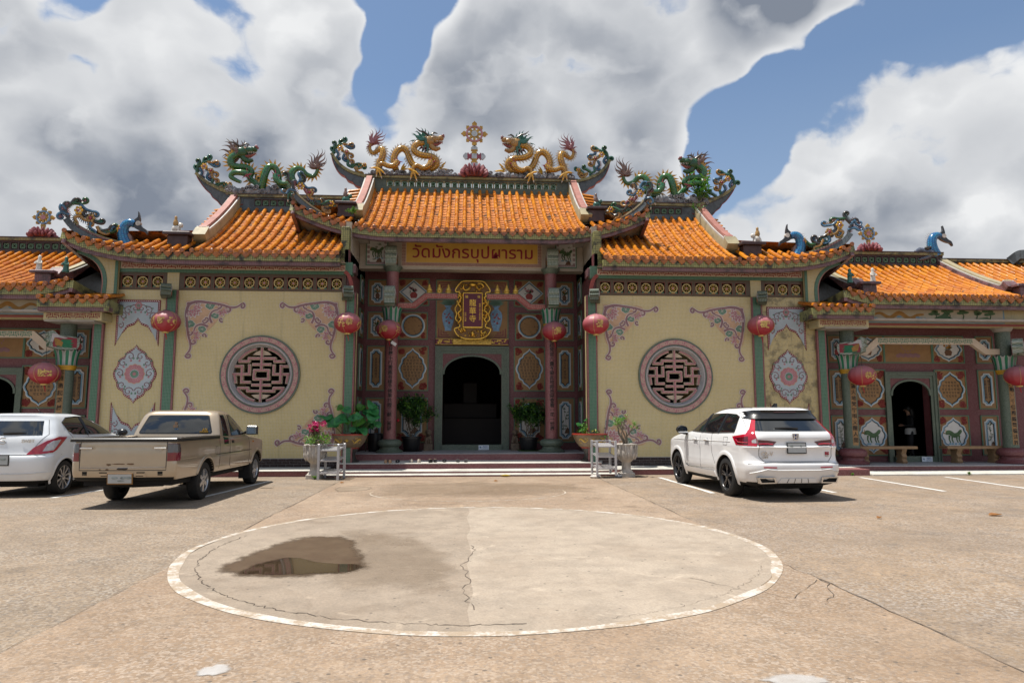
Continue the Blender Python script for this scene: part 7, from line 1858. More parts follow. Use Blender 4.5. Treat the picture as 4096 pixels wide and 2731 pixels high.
def urn_a():
    D = thing('urn_planter', 'white carved urn with pink blossoms left of the steps', 'urn planter', group='white carved urns'); urn(D); r = random.Random(21)
    tips = branchy(D, r, (0, 0, .93), 5, .78, .80, 'leaf_olive', .12, 15, trunk=.03)
    cand = sorted(tips, key=lambda q: -q[0].z)
    for p, d in cand[:18]:
        for k in range(2): bloom(D, p+rv(r)*.07+Vector((0, -.03, .03)), d+rv(r)*.8+Vector((0, -.6, .2)), .088, r)
    lv = MB()
    for i in range(230):
        an = r.uniform(0, 2*PI); q = .40*math.sqrt(r.random()); p = Vector((.06+q*math.cos(an), q*math.sin(an), 1.0+r.random()*.34*(1-q))); leafcard(lv, p, rv(r)+Vector((0, 0, .4)), Vector((0, 0, 1)), r.uniform(.07, .13), .05)
    o = lv.build('low_leaves', 'leaf_light', D, 0); o['kind'] = 'stuff'
    return D
ua = urn_a(); ua.matrix_basis = T(-3.93, 17.62, .003) @ SC(.84, .84, .84)
def urn_b():
    D = thing('urn_planter', 'white carved urn with a sparse desert rose right of the steps', 'urn planter', group='white carved urns'); urn(D); r = random.Random(33)
    tips = branchy(D, r, (0, 0, .93), 4, .98, .85, 'leaf_light', .105, 13, trunk=.04)
    for p, d in tips[:2]: bloom(D, p, d+Vector((0, -.6, 0)), .05, r)
    return D
ub = urn_b(); ub.matrix_basis = T(3.97, 17.62, .003) @ SC(.84, .84, .84)
# shrubs in black plastic pots by the door
def shrub(seed, label, wide):
    D = thing('potted_shrub', label, 'potted plant', group='dark shrubs by the door'); r = random.Random(seed)
    a = MB(); a.lathe([(.19, 0), (.205, .02), (.26, .36), (.285, .36), (.285, .41), (.25, .41), (.22, .34), (0, .33)], 26); a.build('pot', 'black_plastic', D, 50)
    a = MB(); a.lathe([(0, .335), (.24, .34)], 16); a.build('soil', 'soil', D, 0)
    a = MB(); a.lathe([(.30, 0), (.32, .03), (.29, .03), (.27, .012), (0, .012)], 26); a.build('saucer', 'black_plastic' if seed == 1 else 'stem_green', D, 50)
    br_ = MB(); lv = MB(); ol = MB()
    def grow(p, d, L, rad_, lev):
        q = [Vector(p)]; dd = Vector(d)
        for i in range(3): dd = (dd+rv(r)*.25+Vector((0, 0, .10))).normalized(); q.append(q[-1]+dd*L/3)
        br_.tube(q, [rad_*(1-.15*i) for i in range(4)], 5)
        if lev <= 1:
            for k in range(24):
                pp = q[r.randint(1, 3)]+rv(r)*.06; leafcard(lv if r.random() < .78 else ol, pp, dd*.4+rv(r), Vector((0, 0, 1)), r.uniform(.055, .10), .042)
        if lev > 0:
            for k in range(3): grow(q[-1] if k else q[2], (dd+rv(r)*.62).normalized(), L*r.uniform(.66, .88), rad_*.62, lev-1)
    for i in range(6):
        an = 2*PI*i/6; grow((0, 0, .32), Vector((math.cos(an)*.5*wide, math.sin(an)*.35, 1)).normalized(), .42, .014, 3)
    br_.build('branches', 'bark', D); o = lv.build('leaves', 'leaf_dark', D, 0); o['kind'] = 'stuff'; o = ol.build('pale_leaves', 'leaf_light', D, 0); o['kind'] = 'stuff'
    return D
s1_ = shrub(1, 'dark green shrub in a black plastic pot left of the door', .9); s1_.matrix_basis = T(-1.86, 21.7, .467) @ SC(1.12, 1.0, 1.12)
s2_ = shrub(2, 'dark green shrub in a black plastic pot right of the door', 1.25); s2_.matrix_basis = T(1.82, 21.7, .467) @ SC(1.12, 1.0, 1.02)
a = MB(); a.blob((0, 0, 0), (.045, .04, .05), 8); o = a.build('red_bud', 'tassel_red', s1_); o.location = (-.36, -.25, .86)
# stone lions
plain('lion_stone', (.16, .115, .08), .85, .3, 12, bmp=.4)
def lion():
    D = thing('stone_lion', '', 'statue', group='small stone lions by the door')
    a = MB(); a.bbox(-.14, .14, -.14, .14, 0, .22, .015); a.build('pedestal', 'lion_stone', D, 0)
    a = MB(); a.tube([(0, .07, .25), (0, .03, .36), (0, -.02, .48)], [.10, .11, .085], 10); a.blob((0, -.05, .56), (.085, .08, .085), 10); a.blob((0, -.12, .54), (.05, .05, .04), 8)
    for s_ in (-1, 1): a.tube([(s_*.06, -.05, .40), (s_*.07, -.09, .30), (s_*.07, -.11, .225)], [.035, .03, .035], 7); a.blob((s_*.09, .05, .27), (.045, .08, .05), 8); a.blob((s_*.065, -.03, .63), (.022, .018, .028), 6)
    for i in range(9): an = PI*i/8; a.blob((.085*math.cos(an), -.03, .56+.085*math.sin(an)), .028, 6)
    a.build('body', 'lion_stone', D, 60); return D
l1 = lion(); l1.matrix_basis = T(-1.36, 22.2, .467); l1['label'] = 'small stone lion on a pedestal left of the door'
dup(l1, T(1.42, 22.2, .467), 'small stone lion on a pedestal right of the door')
# notices on the thresholds
plain('notice_white', (.66, .70, .74), .4, .05, 9); plain('notice_blue', (.03, .12, .30), .4, .05, 9)
def notice(x, y, z, lb):
    D = thing('floor_notice', lb, 'sign', (x, y, z), 'blue and white notices on the thresholds')
    a = MB(); a.bbox(-.17, .17, 0, .012, 0, .15, .003); a.build('board', 'notice_white', D, 0)
    text('กรุณา', .062, 'notice_blue', D, TF(.05, -.002, .108), extrude=.001, bold=.001); text('ถอดรองเท้า', .036, 'notice_blue', D, TF(.055, -.002, .062), extrude=.001); text('Please remove your shoes', .016, 'notice_blue', D, TF(.05, -.002, .028), extrude=.001)
    a = MB(); a.prism([(-.14, .07), (-.09, .05), (-.08, .07), (-.12, .10)], -.003, 0); a.prism([(-.13, .11), (-.10, .09), (-.09, .11)], -.003, 0); a.build('shoe_symbol', 'notice_blue', D, 0)
notice(.42, YW-.135, .475, 'small blue and white notice at the foot of the central door'); notice(13.85, 20.14, .18, 'small blue and white notice at the foot of the right side hall door')
# shoes on the tread
plain('shoe_tan', (.40, .24, .14), .6, .2, 20); plain('shoe_black', (.015, .014, .014), .5, .2, 20); plain('shoe_pale', (.46, .40, .33), .6, .15, 20); plain('shoe_grey', (.10, .09, .085), .6, .2, 20); plain('shoe_inner', (.20, .13, .09), .7, .2, 20)
def shoe(m, x, y, rz, lb, sandal=False, g='shoes left on the step'):
    D = thing('shoe', lb, 'shoe', (x, y, .272), g); D.rotation_euler = (0, 0, rz)
    def outl(w, l): return [(w*math.cos(a_)*(1+.12*math.sin(a_)), l*math.sin(a_)) for a_ in [2*PI*i/20 for i in range(20)]]
    a = MB(); a.prism(outl(.045, .135), 0, .022, plane='xy'); a.build('sole', m if not sandal else 'shoe_black', D, 0)
    if sandal:
        a = MB()
        for k in range(2): a.tube([(-.047, .02+k*.05, .015), (-.03, .025+k*.05, .055), (.0, .03+k*.05, .062), (.03, .025+k*.05, .055), (.047, .02+k*.05, .015)], .022, 6, flat=.5)
        a.build('strap', m, D)
    else:
        a = MB(); vs = []; n = 20
        for zz, k in ((.02, 1.0), (.055, .97), (.075, .80)):
            for (px, py) in outl(.045*k, .135*k): vs.append((px, py, zz+.018*(py < -.02)*(zz > .05)))
        a.add(vs, [(i*n+j, i*n+(j+1) % n, (i+1)*n+(j+1) % n, (i+1)*n+j) for i in range(2) for j in range(n)]+[tuple(range(2*n, 3*n))]); a.build('upper', m, D, 50)
        a = MB(); a.prism([(px*.8, py*.45-.045) for px, py in outl(.045, .135)], .072, .098, plane='xy'); a.build('opening', 'shoe_inner', D, 0)
SH = [('shoe_tan', -2.36, 19.22, .15, 'left tan slip-on shoe at the front of the row', 0), ('shoe_tan', -2.24, 19.20, .05, 'right tan slip-on shoe at the front of the row', 0), ('shoe_black', -2.27, 19.42, .2, 'black sandal just behind the tan pair', 1), ('shoe_black', -2.06, 19.40, -.1, 'black sandal to the right of the tan pair', 1),
      ('shoe_pale', -1.68, 19.42, .25, 'pale sneaker at the left of its pair', 0), ('shoe_pale', -1.46, 19.38, -.05, 'pale sneaker with dark stripes at the right of its pair', 0), ('shoe_black', -1.14, 19.36, -.25, 'black and tan shoe in the middle of the row', 0), ('shoe_black', -1.02, 19.46, .1, 'black shoe behind the black and tan one', 0), ('shoe_black', -.76, 19.48, .05, 'single black sandal right of centre', 1), ('shoe_grey', -.38, 19.46, .1, 'left grey sandal at the right end of the row', 1), ('shoe_grey', -.16, 19.46, -.1, 'right grey sandal at the right end of the row', 1)]
for m, x, y, rz, lb, sd in SH: shoe(m, x, y, rz, lb, bool(sd))
# fallen leaves
def fallen(x, y, z, rz, L, lb, mat='leaf_dry'):
    a = MB(); vs = []; n = 7
    for i in range(n+1):
        u = i/n; w = L*.26*math.sin(PI*min(u*1.02, 1))**.8
        for s_ in (-1, 0, 1): vs.append((L*(u-.5), s_*w, .006+abs(s_)*.03*math.sin(PI*u)+.02*(u-.5)**2))
    a.add(vs, [(i*3+j, i*3+j+1, i*3+j+4, i*3+j+3) for i in range(n) for j in range(2)]); o = a.build('fallen_leaf', mat, None, 60); o.location = (x, y, z); o.rotation_euler = (0, 0, rz); tag(o, lb, 'leaf', 'fallen leaves')
fallen(8.01, 10.26, .004, .2, .26, 'brown dry leaf lying on the concrete at the right'); fallen(.86, 17.8, .02, -.15, .28, 'yellow leaf lying at the foot of the steps', 'leaf_yellow'); fallen(6.03, 10.08, .004, .5, .12, 'small pale leaf on the concrete below the SUV'); fallen(-3.0, 16.2, .01, 1.1, .12, 'tiny dry leaf near the left shoe rack'); fallen(.55, 16.4, .01, .4, .11, 'tiny dry leaf on the path before the steps')
# benches
plain('bench_stone', (.27, .165, .085), .6, .15, 9)
def bench():
    D = thing('stone_bench', '', 'bench', group='stone benches of the right side hall')
    a = MB(); a.bbox(-.98, .98, -.19, .19, .42, .50, .012); a.build('seat', 'bench_stone', D, 0)
    for s_ in (-1, 1):
        a = MB(); q = spline([(-.15, 0), (-.17, .06), (-.12, .12), (-.16, .20), (-.11, .27), (-.15, .36), (-.17, .42)], 3)
        a.prism(q+[(-y, z) for y, z in q[::-1]], s_*.58-.07, s_*.58+.07, plane='yz'); a.build('leg', 'bench_stone', D, 30)
    return D
b1 = bench(); b1.matrix_basis = T(12.18, 19.72, .171); b1['label'] = 'stone bench left of the right side hall door'
dup(b1, T(15.05, 19.72, .171), 'stone bench right of the right side hall door')
# wheelbarrow-like dark bundle and stick by the left reveal
a = MB(); a.lathe([(.20, 0), (.24, .3), (.25, .5), (.22, .56), (0, .58)], 18, (0, 0, 0)); o = a.build('dark_bin', 'black_plastic', None, 50); o.location = (-2.98, 21.75, .467); tag(o, 'dark plastic bin behind the lotus bowl by the left column', 'bin')
a = MB(); a.tube([(0, 0, 0), (.06, .25, 1.55)], .016, 6); o = a.build('broom_handle', 'bark', None); o.location = (-3.30, 21.9, .467); tag(o, 'thin wooden stick leaning on the left portico wall', 'stick')
# tuft of weeds and small rooftop plants
def tuft(x, y, z, n, h, seed, lb, mat='leaf_light', cat='plant', wide=.5, leaf_w=.14):
    D = thing('small_plant', lb, cat, (x, y, z), 'wild plants in cracks and on roofs'); r = random.Random(seed); lv = MB(); st = MB()
    for i in range(n):
        d = Vector((r.gauss(0, wide), r.gauss(0, wide*.5), 1)).normalized(); L = h*r.uniform(.4, 1); st.tube([(0, 0, 0), tuple(d*L*.5), tuple(d*L)], .005, 4)
        for j in range(7): leafcard(lv, d*L*r.uniform(.35, 1), d+rv(r), Vector((0, 0, 1)), h*.20+.03, h*leaf_w*.6+.012)
    st.build('stems', 'stem_green', D); o = lv.build('leaves', mat, D, 0); o['kind'] = 'stuff'
tuft(-3.85, 17.3, .0, 9, .12, 1, 'small green weed beside the left urn'); tuft(7.62, 21.9, 8.75, 18, .95, 2, 'green shrub growing on the ridge beside the right green dragon', 'leaf_seed', wide=.4); tuft(7.45, 21.6, 8.25, 6, .35, 5, 'small sprout on the roof below the right green dragon', 'leaf_seed')
tuft(-3.62, 20.2, 7.55, 9, .30, 3, 'small plant sprouting at the left foot of the central gable', 'leaf_seed'); tuft(4.3, 20.2, 7.35, 5, .2, 4, 'small plant sprouting on the right hip of the central roof', 'leaf_seed'); tuft(13.1, 17.45, 0, 8, .10, 6, 'small weed at the edge of the right apron'); tuft(9.95, 17.5, 0, 6, .08, 7, 'tiny weed at the foot of the side step right of the SUV')
# person in the right side hall
plain('cloth_black', (.012, .012, .014), .8, .2, 20); plain('cloth_white', (.55, .53, .50), .8, .1, 20); plain('skin', (.36, .20, .13), .5, .1, 20); plain('hair', (.008, .007, .006), .5, .2, 30); plain('cloth_dark', (.03, .028, .03), .8, .2, 20)
def person():
    D = thing('person', 'person with dark hair in black top standing inside the right doorway', 'person')
    J = {'pel': (0, 0, .92), 'waist': (0, .01, 1.06), 'chest': (0, .0, 1.28), 'neck': (0, -.02, 1.45), 'head': (0, -.05, 1.58), 'top': (0, -.045, 1.66)}
    V = []; E_ = []; R_ = []
    def v(p, r): V.append(p); R_.append(r); return len(V)-1
    pel = v((0, 0, .92), (.16, .12)); wa = v((0, .01, 1.06), (.135, .10)); ch = v((0, 0, 1.27), (.165, .11)); nk = v((0, -.02, 1.43), (.055, .055)); nh = v((0, -.04, 1.51), (.06, .065)); hd = v((0, -.05, 1.60), (.085, .10)); tp = v((0, -.045, 1.68), (.06, .07))
    E_ += [(pel, wa), (wa, ch), (ch, nk), (nk, nh), (nh, hd), (hd, tp)]
    for s_ in (-1, 1):
        h = v((s_*.10, 0, .86), (.10, .10)); k = v((s_*.105, -.02, .48), (.062, .062)); an = v((s_*.10, .03, .09), (.042, .042)); to = v((s_*.115, -.13, .035), (.038, .028)); E_ += [(pel, h), (h, k), (k, an), (an, to)]
        sh = v((s_*.18, 0, 1.36), (.06, .06)); el = v((s_*.23, .02, 1.10), (.042, .042)); wr = v((s_*.13, -.20, 1.08), (.03, .03)); ha = v((s_*.05, -.27, 1.10), (.034, .022)); E_ += [(ch, sh), (sh, el), (el, wr), (wr, ha)]
        for f_ in range(4):
            f0 = v((s_*.05-.014*s_+f_*.012*s_, -.29, 1.115-.016*f_), (.009, .009)); f1_ = v((s_*.02+f_*.008*s_, -.335, 1.11-.018*f_), (.008, .008)); E_ += [(ha, f0), (f0, f1_)]
        th = v((s_*.04, -.28, 1.14), (.010, .010)); E_ += [(ha, th)]
    me = bpy.data.meshes.new('body'); me.from_pydata(V, E_, []); o = bpy.data.objects.new('body', me); COL.objects.link(o)
    md = o.modifiers.new('skin', 'SKIN'); md.use_smooth_shade = True
    for i, r_ in enumerate(R_): me.skin_vertices[0].data[i].radius = r_
    me.skin_vertices[0].data[0].use_root = True
    md2 = o.modifiers.new('sub', 'SUBSURF'); md2.levels = 1; md2.render_levels = 2
    bpy.context.view_layer.update(); dg = bpy.context.evaluated_depsgraph_get(); m2 = bpy.data.meshes.new_from_object(o.evaluated_get(dg)); bpy.data.objects.remove(o)
    m2.materials.clear()
    for q in ('skin', 'cloth_black', 'cloth_dark', 'shoe_black'): m2.materials.append(M[q])
    for p_ in m2.polygons:
        c = p_.center; arm = abs(c.x) > .19 or c.y < -.14
        p_.material_index = 3 if c.z < .09 else 2 if c.z < .94 else (1 if c.z < 1.42 and not (c.y < -.22) else 0); p_.use_smooth = True
    o = bpy.data.objects.new('body', m2); COL.objects.link(o); o.parent = D
    a = MB(); a.blob((0, -.02, 1.63), (.10, .11, .115), 12); a.tube([(0, .045, 1.62), (0, .08, 1.50), (0, .09, 1.36), (0, .085, 1.24)], [.09, .095, .085, .03], 10); a.build('hair', 'hair', D, 60)
    a = MB(); a.lathe([(.17, .80), (.165, .92), (.155, 1.0), (.15, .97)], 18); o2 = a.build('shirt_hem', 'cloth_white', D, 50)
    a = MB()
    a.blob((-.032, -.142, 1.605), (.014, .008, .008), 6); a.blob((.032, -.142, 1.605), (.014, .008, .008), 6); a.build('eyes', 'cloth_white', D, 60); a = MB(); a.tube([(0, -.14, 1.60), (0, -.165, 1.57), (0, -.145, 1.565)], [.008, .014, .008], 6); a.build('nose', 'skin', D); a = MB(); a.blob((0, -.142, 1.535), (.024, .008, .006), 8); a.build('mouth', 'tassel_red', D)
    return D
pe = person(); pe.matrix_basis = T(14.35, 21.6, .171) @ RZ(-1.9)
# ---------------------------------------------------------------- vehicles
def carpaint(name, c, metal=0.0, rough=.35, flake=.0, dust=.0):
    t, b = newmat(name); setb(b, rough, .5, metal, 1.0, .04)
    tc = t.node('ShaderNodeTexCoord').outputs['Object']; sp_ = t.node('ShaderNodeSeparateXYZ'); t.put(sp_.inputs[0], tc)
    col = t.mix(t.rng(t.noise(tc, 3.0, 4), .35, .65), sc(c, .96), sc(c, 1.04))
    if dust:
        f = t.math('MULTIPLY', t.rng(sp_.outputs[2], .85, .25, 0, 1, True), t.rng(t.noise(tc, 6, 7, .7), .35, .7, .15, dust))
        col = t.mix(f, col, (.33, .26, .19, 1))
    t.put(b.inputs['Base Color'], col)
carpaint('paint_white', (.78, .78, .78), dust=.35); carpaint('paint_white2', (.74, .77, .80), dust=.3); carpaint('paint_gold', (.43, .345, .245), .40, .34, dust=.3)
t, b = newmat('car_glass'); setb(b, .015, .9, 0, .6, .0); b.inputs['Base Color'].default_value = (.008, .010, .011, 1)
plain('car_black', (.012, .012, .013), .30, .1, 9, coat=.3); plain('rubber', (.014, .014, .014), .75, .2, 20); plain('car_dark', (.006, .006, .006), .8, .1, 9); plain('seam', (.035, .033, .03), .7, .1, 9); plain('chrome', (.62, .62, .62), .12, .03, 9, metal=1.0); plain('alloy', (.46, .46, .47), .28, .05, 9, metal=.8); plain('alloy_black', (.02, .02, .022), .25, .1, 9, coat=.5)
plain('lamp_red', (.40, .006, .025), .10, .1, 9, coat=1.0); plain('lamp_dark', (.09, .004, .010), .08, .1, 9, coat=1.0); plain('lamp_wine', (.16, .006, .02), .1, .1, 9, coat=1.0); plain('lamp_clear', (.50, .50, .52), .10, .2, 30, coat=1.0); plain('lamp_smoke', (.10, .09, .09), .1, .1, 9, coat=1.0); plain('lamp_amber', (.55, .20, .02), .2, .1, 9, coat=.5)
plain('plate_white', (.40, .42, .42), .45, .05, 9); plain('plate_smudge', (.25, .28, .27), .6, .35, 12); plain('badge_red', (.40, .01, .03), .3, .1, 9); plain('badge_blue', (.03, .06, .20), .2, .1, 9); plain('sticker_yellow', (.55, .30, .02), .5, .1, 9); plain('sticker_blue', (.02, .18, .45), .5, .1, 9); plain('mirror_glass', (.25, .33, .42), .05, .1, 9, metal=.8); plain('rust', (.13, .075, .04), .85, .4, 14); plain('rust_dark', (.05, .035, .025), .85, .4, 14)

def ring_pts(yr, yf, hw, rr, rf, bulge=.03, nr=6, nc=7, ns=26, nf=6):
    """one horizontal slice, counter-clockwise from the rear centre to the right side"""
    P_ = []
    rx = min(rr[0], hw*.95); ry = min(rr[1], (yf-yr)*.45); fx = min(rf[0], hw*.95); fy = min(rf[1], (yf-yr)*.45)
    for i in range(nr): P_.append(((hw-rx)*i/nr, yr))
    for i in range(nc): a_ = -PI/2+PI/2*i/nc; P_.append((hw-rx+rx*math.cos(a_), yr+ry+ry*math.sin(a_)))
    for i in range(ns): P_.append((hw, yr+ry+(yf-fy-yr-ry)*i/ns))
    for i in range(nc): a_ = PI/2*i/nc; P_.append((hw-fx+fx*math.cos(a_), yf-fy+fy*math.sin(a_)))
    for i in range(nf+1): P_.append(((hw-fx)*(1-i/nf), yf))
    ym = (yr+yf)/2; L = (yf-yr)/2
    P_ = [(x*(1-bulge*((y-ym)/L)**2), y+(-.035*(1-(abs(x)/hw)**2) if y < yr+ry else (.05*(1-(abs(x)/hw)**2) if y > yf-fy else 0))) for x, y in P_]
    return P_+[(-x, y) for x, y in P_[-2:0:-1]]
def sliced(sl, name):
    """sl rows: z, yr, yf, hw, (rear corner rx,ry), (front corner rx,ry)"""
    me = bpy.data.meshes.new(name); vs = []; fs = []
    n = None
    for z, yr, yf, hw, rr_, rf in sl:
        q = ring_pts(yr, yf, hw, rr_, rf); n = len(q); vs += [(x, y, z) for x, y in q]
    for i in range(len(sl)-1):
        for j in range(n): fs.append((i*n+j, i*n+(j+1) % n, (i+1)*n+(j+1) % n, (i+1)*n+j))
    fs += [tuple(range(n-1, -1, -1)), tuple(range((len(sl)-1)*n, len(sl)*n))]
    me.from_pydata(vs, [], fs); me.validate(); return me
def refine(sl, k=3):
    """smooth the slice table with a spline between rows"""
    flat = [(z, yr, yf, hw, a_[0], a_[1], b_[0], b_[1]) for z, yr, yf, hw, a_, b_ in sl]
    out = []
    for i in range(len(flat)-1):
        for j in range(k):
            t_ = j/k; p0, p1, p2, p3 = flat[max(i-1, 0)], flat[i], flat[i+1], flat[min(i+2, len(flat)-1)]
            r = []
            for m_ in range(8):
                a_, b_, c_, d_ = p0[m_], p1[m_], p2[m_], p3[m_]
                # monotone tangents
                def slope(l, c, h, zl, zc, zh):
                    s0 = (c-l)/max(zc-zl, 1e-6); s1 = (h-c)/max(zh-zc, 1e-6)
                    return 0 if s0*s1 <= 0 else 2*s0*s1/(s0+s1)
                if m_ == 0: r.append(b_+(c_-b_)*t_); continue
                hz = p2[0]-p1[0]
                m1 = slope(a_, b_, c_, p0[0], p1[0], p2[0]) if i > 0 else (c_-b_)/hz; m2 = slope(b_, c_, d_, p1[0], p2[0], p3[0]) if i+2 < len(flat) else (c_-b_)/hz
                h00 = 2*t_**3-3*t_**2+1; h10 = t_**3-2*t_**2+t_; h01 = -2*t_**3+3*t_**2; h11 = t_**3-t_**2
                r.append(h00*b_+h10*hz*m1+h01*c_+h11*hz*m2)
            out.append((r[0], r[1], r[2], r[3], (r[4], r[5]), (r[6], r[7])))
    out.append(sl[-1]); return out
def boolean(me, cutters):
    o = bpy.data.objects.new('tmp', me); COL.objects.link(o); cs = []
    for c in cutters:
        co = bpy.data.objects.new('tmpc', c); COL.objects.link(co); cs.append(co); md = o.modifiers.new('b', 'BOOLEAN'); md.object = co; md.operation = 'DIFFERENCE'; md.solver = 'EXACT'
    bpy.context.view_layer.update(); dg = bpy.context.evaluated_depsgraph_get(); m2 = bpy.data.meshes.new_from_object(o.evaluated_get(dg))
    bpy.data.objects.remove(o)
    for c in cs: bpy.data.objects.remove(c)
    return m2
def cyl(x0, x1, y, z, r, n=40):
    a = MB(); a.lathe([(r, x0), (r, x1)], n, M4=T(0, y, z) @ RY(PI/2)); me = a.mesh('cutter', [], 0) if False else None
    m = bpy.data.meshes.new('cutter'); m.from_pydata([tuple(v) for v in a.v], [], a.f)
    bm = bmesh.new(); bm.from_mesh(m); bmesh.ops.recalc_face_normals(bm, faces=bm.faces); bm.to_mesh(m); bm.free(); return m
def boxmesh(*q):
    a = MB(); a.box(*q); m = bpy.data.meshes.new('cutter'); m.from_pydata([tuple(v) for v in a.v], [], a.f)
    bm = bmesh.new(); bm.from_mesh(m); bmesh.ops.recalc_face_normals(bm, faces=bm.faces); bm.to_mesh(m); bm.free(); return m
class Car:
    def __init__(s, name, label, cat): s.D = thing(name, label, cat); s.bv = None
    def body(s, sl, paint, axles, rw, extra=[], name='body', k=3, well=.60, dark_z=.34):
        me = sliced(refine(sl, k), name)
        cut = []
        for y in axles:
            for s_ in (-1, 1): cut.append(cyl(min(s_*well, s_*1.3), max(s_*well, s_*1.3), y, rw[1], rw[0]))
        me = boolean(me, cut+extra) if cut or extra else me
        me.materials.clear(); me.materials.append(M[paint]); me.materials.append(M['car_dark'])
        for p_ in me.polygons:
            c = p_.center; d = p_.normal.z < -.6 and c.z < dark_z+.25  # low down-facing faces painted dark in place of shade
            for y in axles:
                if math.hypot(c.y-y, c.z-rw[1]) < rw[0]+.004 and abs(c.x) > well-.01: d = True
            p_.material_index = 1 if d else 0
        me.polygons.foreach_set('use_smooth', [True]*len(me.polygons)); me.set_sharp_from_angle(angle=rad(32))
        o = bpy.data.objects.new(name, me); COL.objects.link(o); o.parent = s.D
        bm = bmesh.new(); bm.from_mesh(me); bv = BVHTree.FromBMesh(bm); bm.free()
        return o, bv
    def ray(s, bv, a, z, mode):
        if mode == 'rear': O, d = Vector((a, -6, z)), Vector((0, 1, 0))
        elif mode == 'front': O, d = Vector((a, 8, z)), Vector((0, -1, 0))
        elif mode == 'right': O, d = Vector((6, a, z)), Vector((-1, 0, 0))
        elif mode == 'left': O, d = Vector((-6, a, z)), Vector((1, 0, 0))
        elif mode == 'dr': k = math.sqrt(.5); O, d = Vector((a*k+5*k, a*k-5*k, z)), Vector((-k, k, 0))
        elif mode == 'dl': k = math.sqrt(.5); O, d = Vector((-a*k-5*k, a*k-5*k, z)), Vector((k, k, 0))
        elif mode == 'top': O, d = Vector((a, z, 5)), Vector((0, 0, -1))
        h = bv.ray_cast(O, d)
        if h[0] is None: h = bv.find_nearest(O+d*5.4)
        return h[0], d
    def panel(s, bv, poly, mode, mat, name, parent, off=.006, res=.07, label=None, sides=True):
        bm = bmesh.new(); vs = [bm.verts.new((x, 0, z)) for x, z in poly]; bm.faces.new(vs)
        xs = [p_[0] for p_ in poly]; zs = [p_[1] for p_ in poly]
        for ax, lo, hi in ((0, min(xs), max(xs)), (2, min(zs), max(zs))):
            n = int((hi-lo)/res)
            for i in range(1, n+1):
                co = [0, 0, 0]; no = [0, 0, 0]; co[ax] = lo+(hi-lo)*i/(n+1); no[ax] = 1
                bmesh.ops.bisect_plane(bm, geom=bm.verts[:]+bm.edges[:]+bm.faces[:], plane_co=co, plane_no=no)
        for v in bm.verts:
            h, d = s.ray(bv, v.co.x, v.co.z, mode); v.co = h-d*off
        if sides:
            be = [e for e in bm.edges if e.is_boundary]
            r = bmesh.ops.extrude_edge_only(bm, edges=be); dd = s.ray(bv, poly[0][0], poly[0][1], mode)[1]
            for v in [g_ for g_ in r['geom'] if isinstance(g_, bmesh.types.BMVert)]: v.co += dd*(off+.004)
        bmesh.ops.recalc_face_normals(bm, faces=bm.faces)
        me = bpy.data.meshes.new(name); bm.to_mesh(me); bm.free(); me.materials.append(M[mat]); me.polygons.foreach_set('use_smooth', [True]*len(me.polygons)); me.set_sharp_from_angle(angle=rad(40))
        o = bpy.data.objects.new(name, me); COL.objects.link(o); o.parent = parent
        if label: o['label'] = label
        return o
    def line(s, bv, pts, mode, parent, w=.004, mat='seam', name='panel_gap', off=.001, k=8, r=None):
        P_ = []
        for i in range(len(pts)-1):
            for j in range(k):
                u = j/k; P_.append((pts[i][0]+(pts[i+1][0]-pts[i][0])*u, pts[i][1]+(pts[i+1][1]-pts[i][1])*u))
        P_.append(pts[-1]); q = []
        for a_, z in P_:
            h, d = s.ray(bv, a_, z, mode); q.append(h-d*off)
        a = MB(); a.tube(q, w if r is None else r, 4); o = a.build(name, mat, parent, 60); return o
    def wheel(s, x, y, r, w, rimr, mat, spokes, style, steer=0.0):
        s_ = 1 if x > 0 else -1
        m4 = T(x, y, r) @ RZ(steer) @ (RY(PI/2) if s_ > 0 else RY(-PI/2))
        a = MB(); a.lathe([(rimr, -w*.5), (r*.90, -w*.5), (r*.97, -w*.42), (r, -w*.30), (r, w*.30), (r*.97, w*.42), (r*.90, w*.48), (rimr*1.04, w*.50), (rimr, w*.44), (rimr*.97, w*.30)], 40, M4=m4, cap=False); ty = a.build('tyre', 'rubber', s.D, 40)
        a = MB(); a.lathe([(rimr*1.0, w*.44), (rimr*.96, w*.46), (rimr*.93, w*.40), (rimr*.90, w*.10), (rimr*.90, -w*.3)], 40, M4=m4, cap=False); rm = a.build('rim', mat, ty, 40)
        a = MB(); a.lathe([(rimr*.92, w*.02), (.0, w*.02)], 24, M4=m4, cap=False); a.build('brake', 'car_dark', rm, 0)
        for k in range(spokes):
            an = 2*PI*k/spokes; a = MB(); mm = m4 @ RZ(an)
            def sp(x0, x1, w0, w1, z0, z1): a.add([mm @ Vector(v) for v in ((x0, -w0, z0), (x0, w0, z0), (x1, w1, z1), (x1, -w1, z1), (x0, -w0*1.1, z0-.03), (x0, w0*1.1, z0-.03), (x1, w1*1.1, z1-.03), (x1, -w1*1.1, z1-.03))], [(0, 1, 2, 3), (0, 3, 7, 4), (1, 5, 6, 2)])
            if style == 'y': sp(rimr*.12, rimr*.55, rimr*.07, rimr*.085, w*.40, w*.38); mm = m4 @ RZ(an+.13); sp(rimr*.5, rimr*.95, rimr*.05, rimr*.045, w*.38, w*.41); mm = m4 @ RZ(an-.13); sp(rimr*.5, rimr*.95, rimr*.05, rimr*.045, w*.38, w*.41)
            elif style == 'fat': sp(rimr*.15, rimr*.95, rimr*.17, rimr*.13, w*.42, w*.40)
            else: sp(rimr*.12, rimr*.95, rimr*.055, rimr*.075, w*.36, w*.42)
            a.build('spoke', mat, rm, 0)
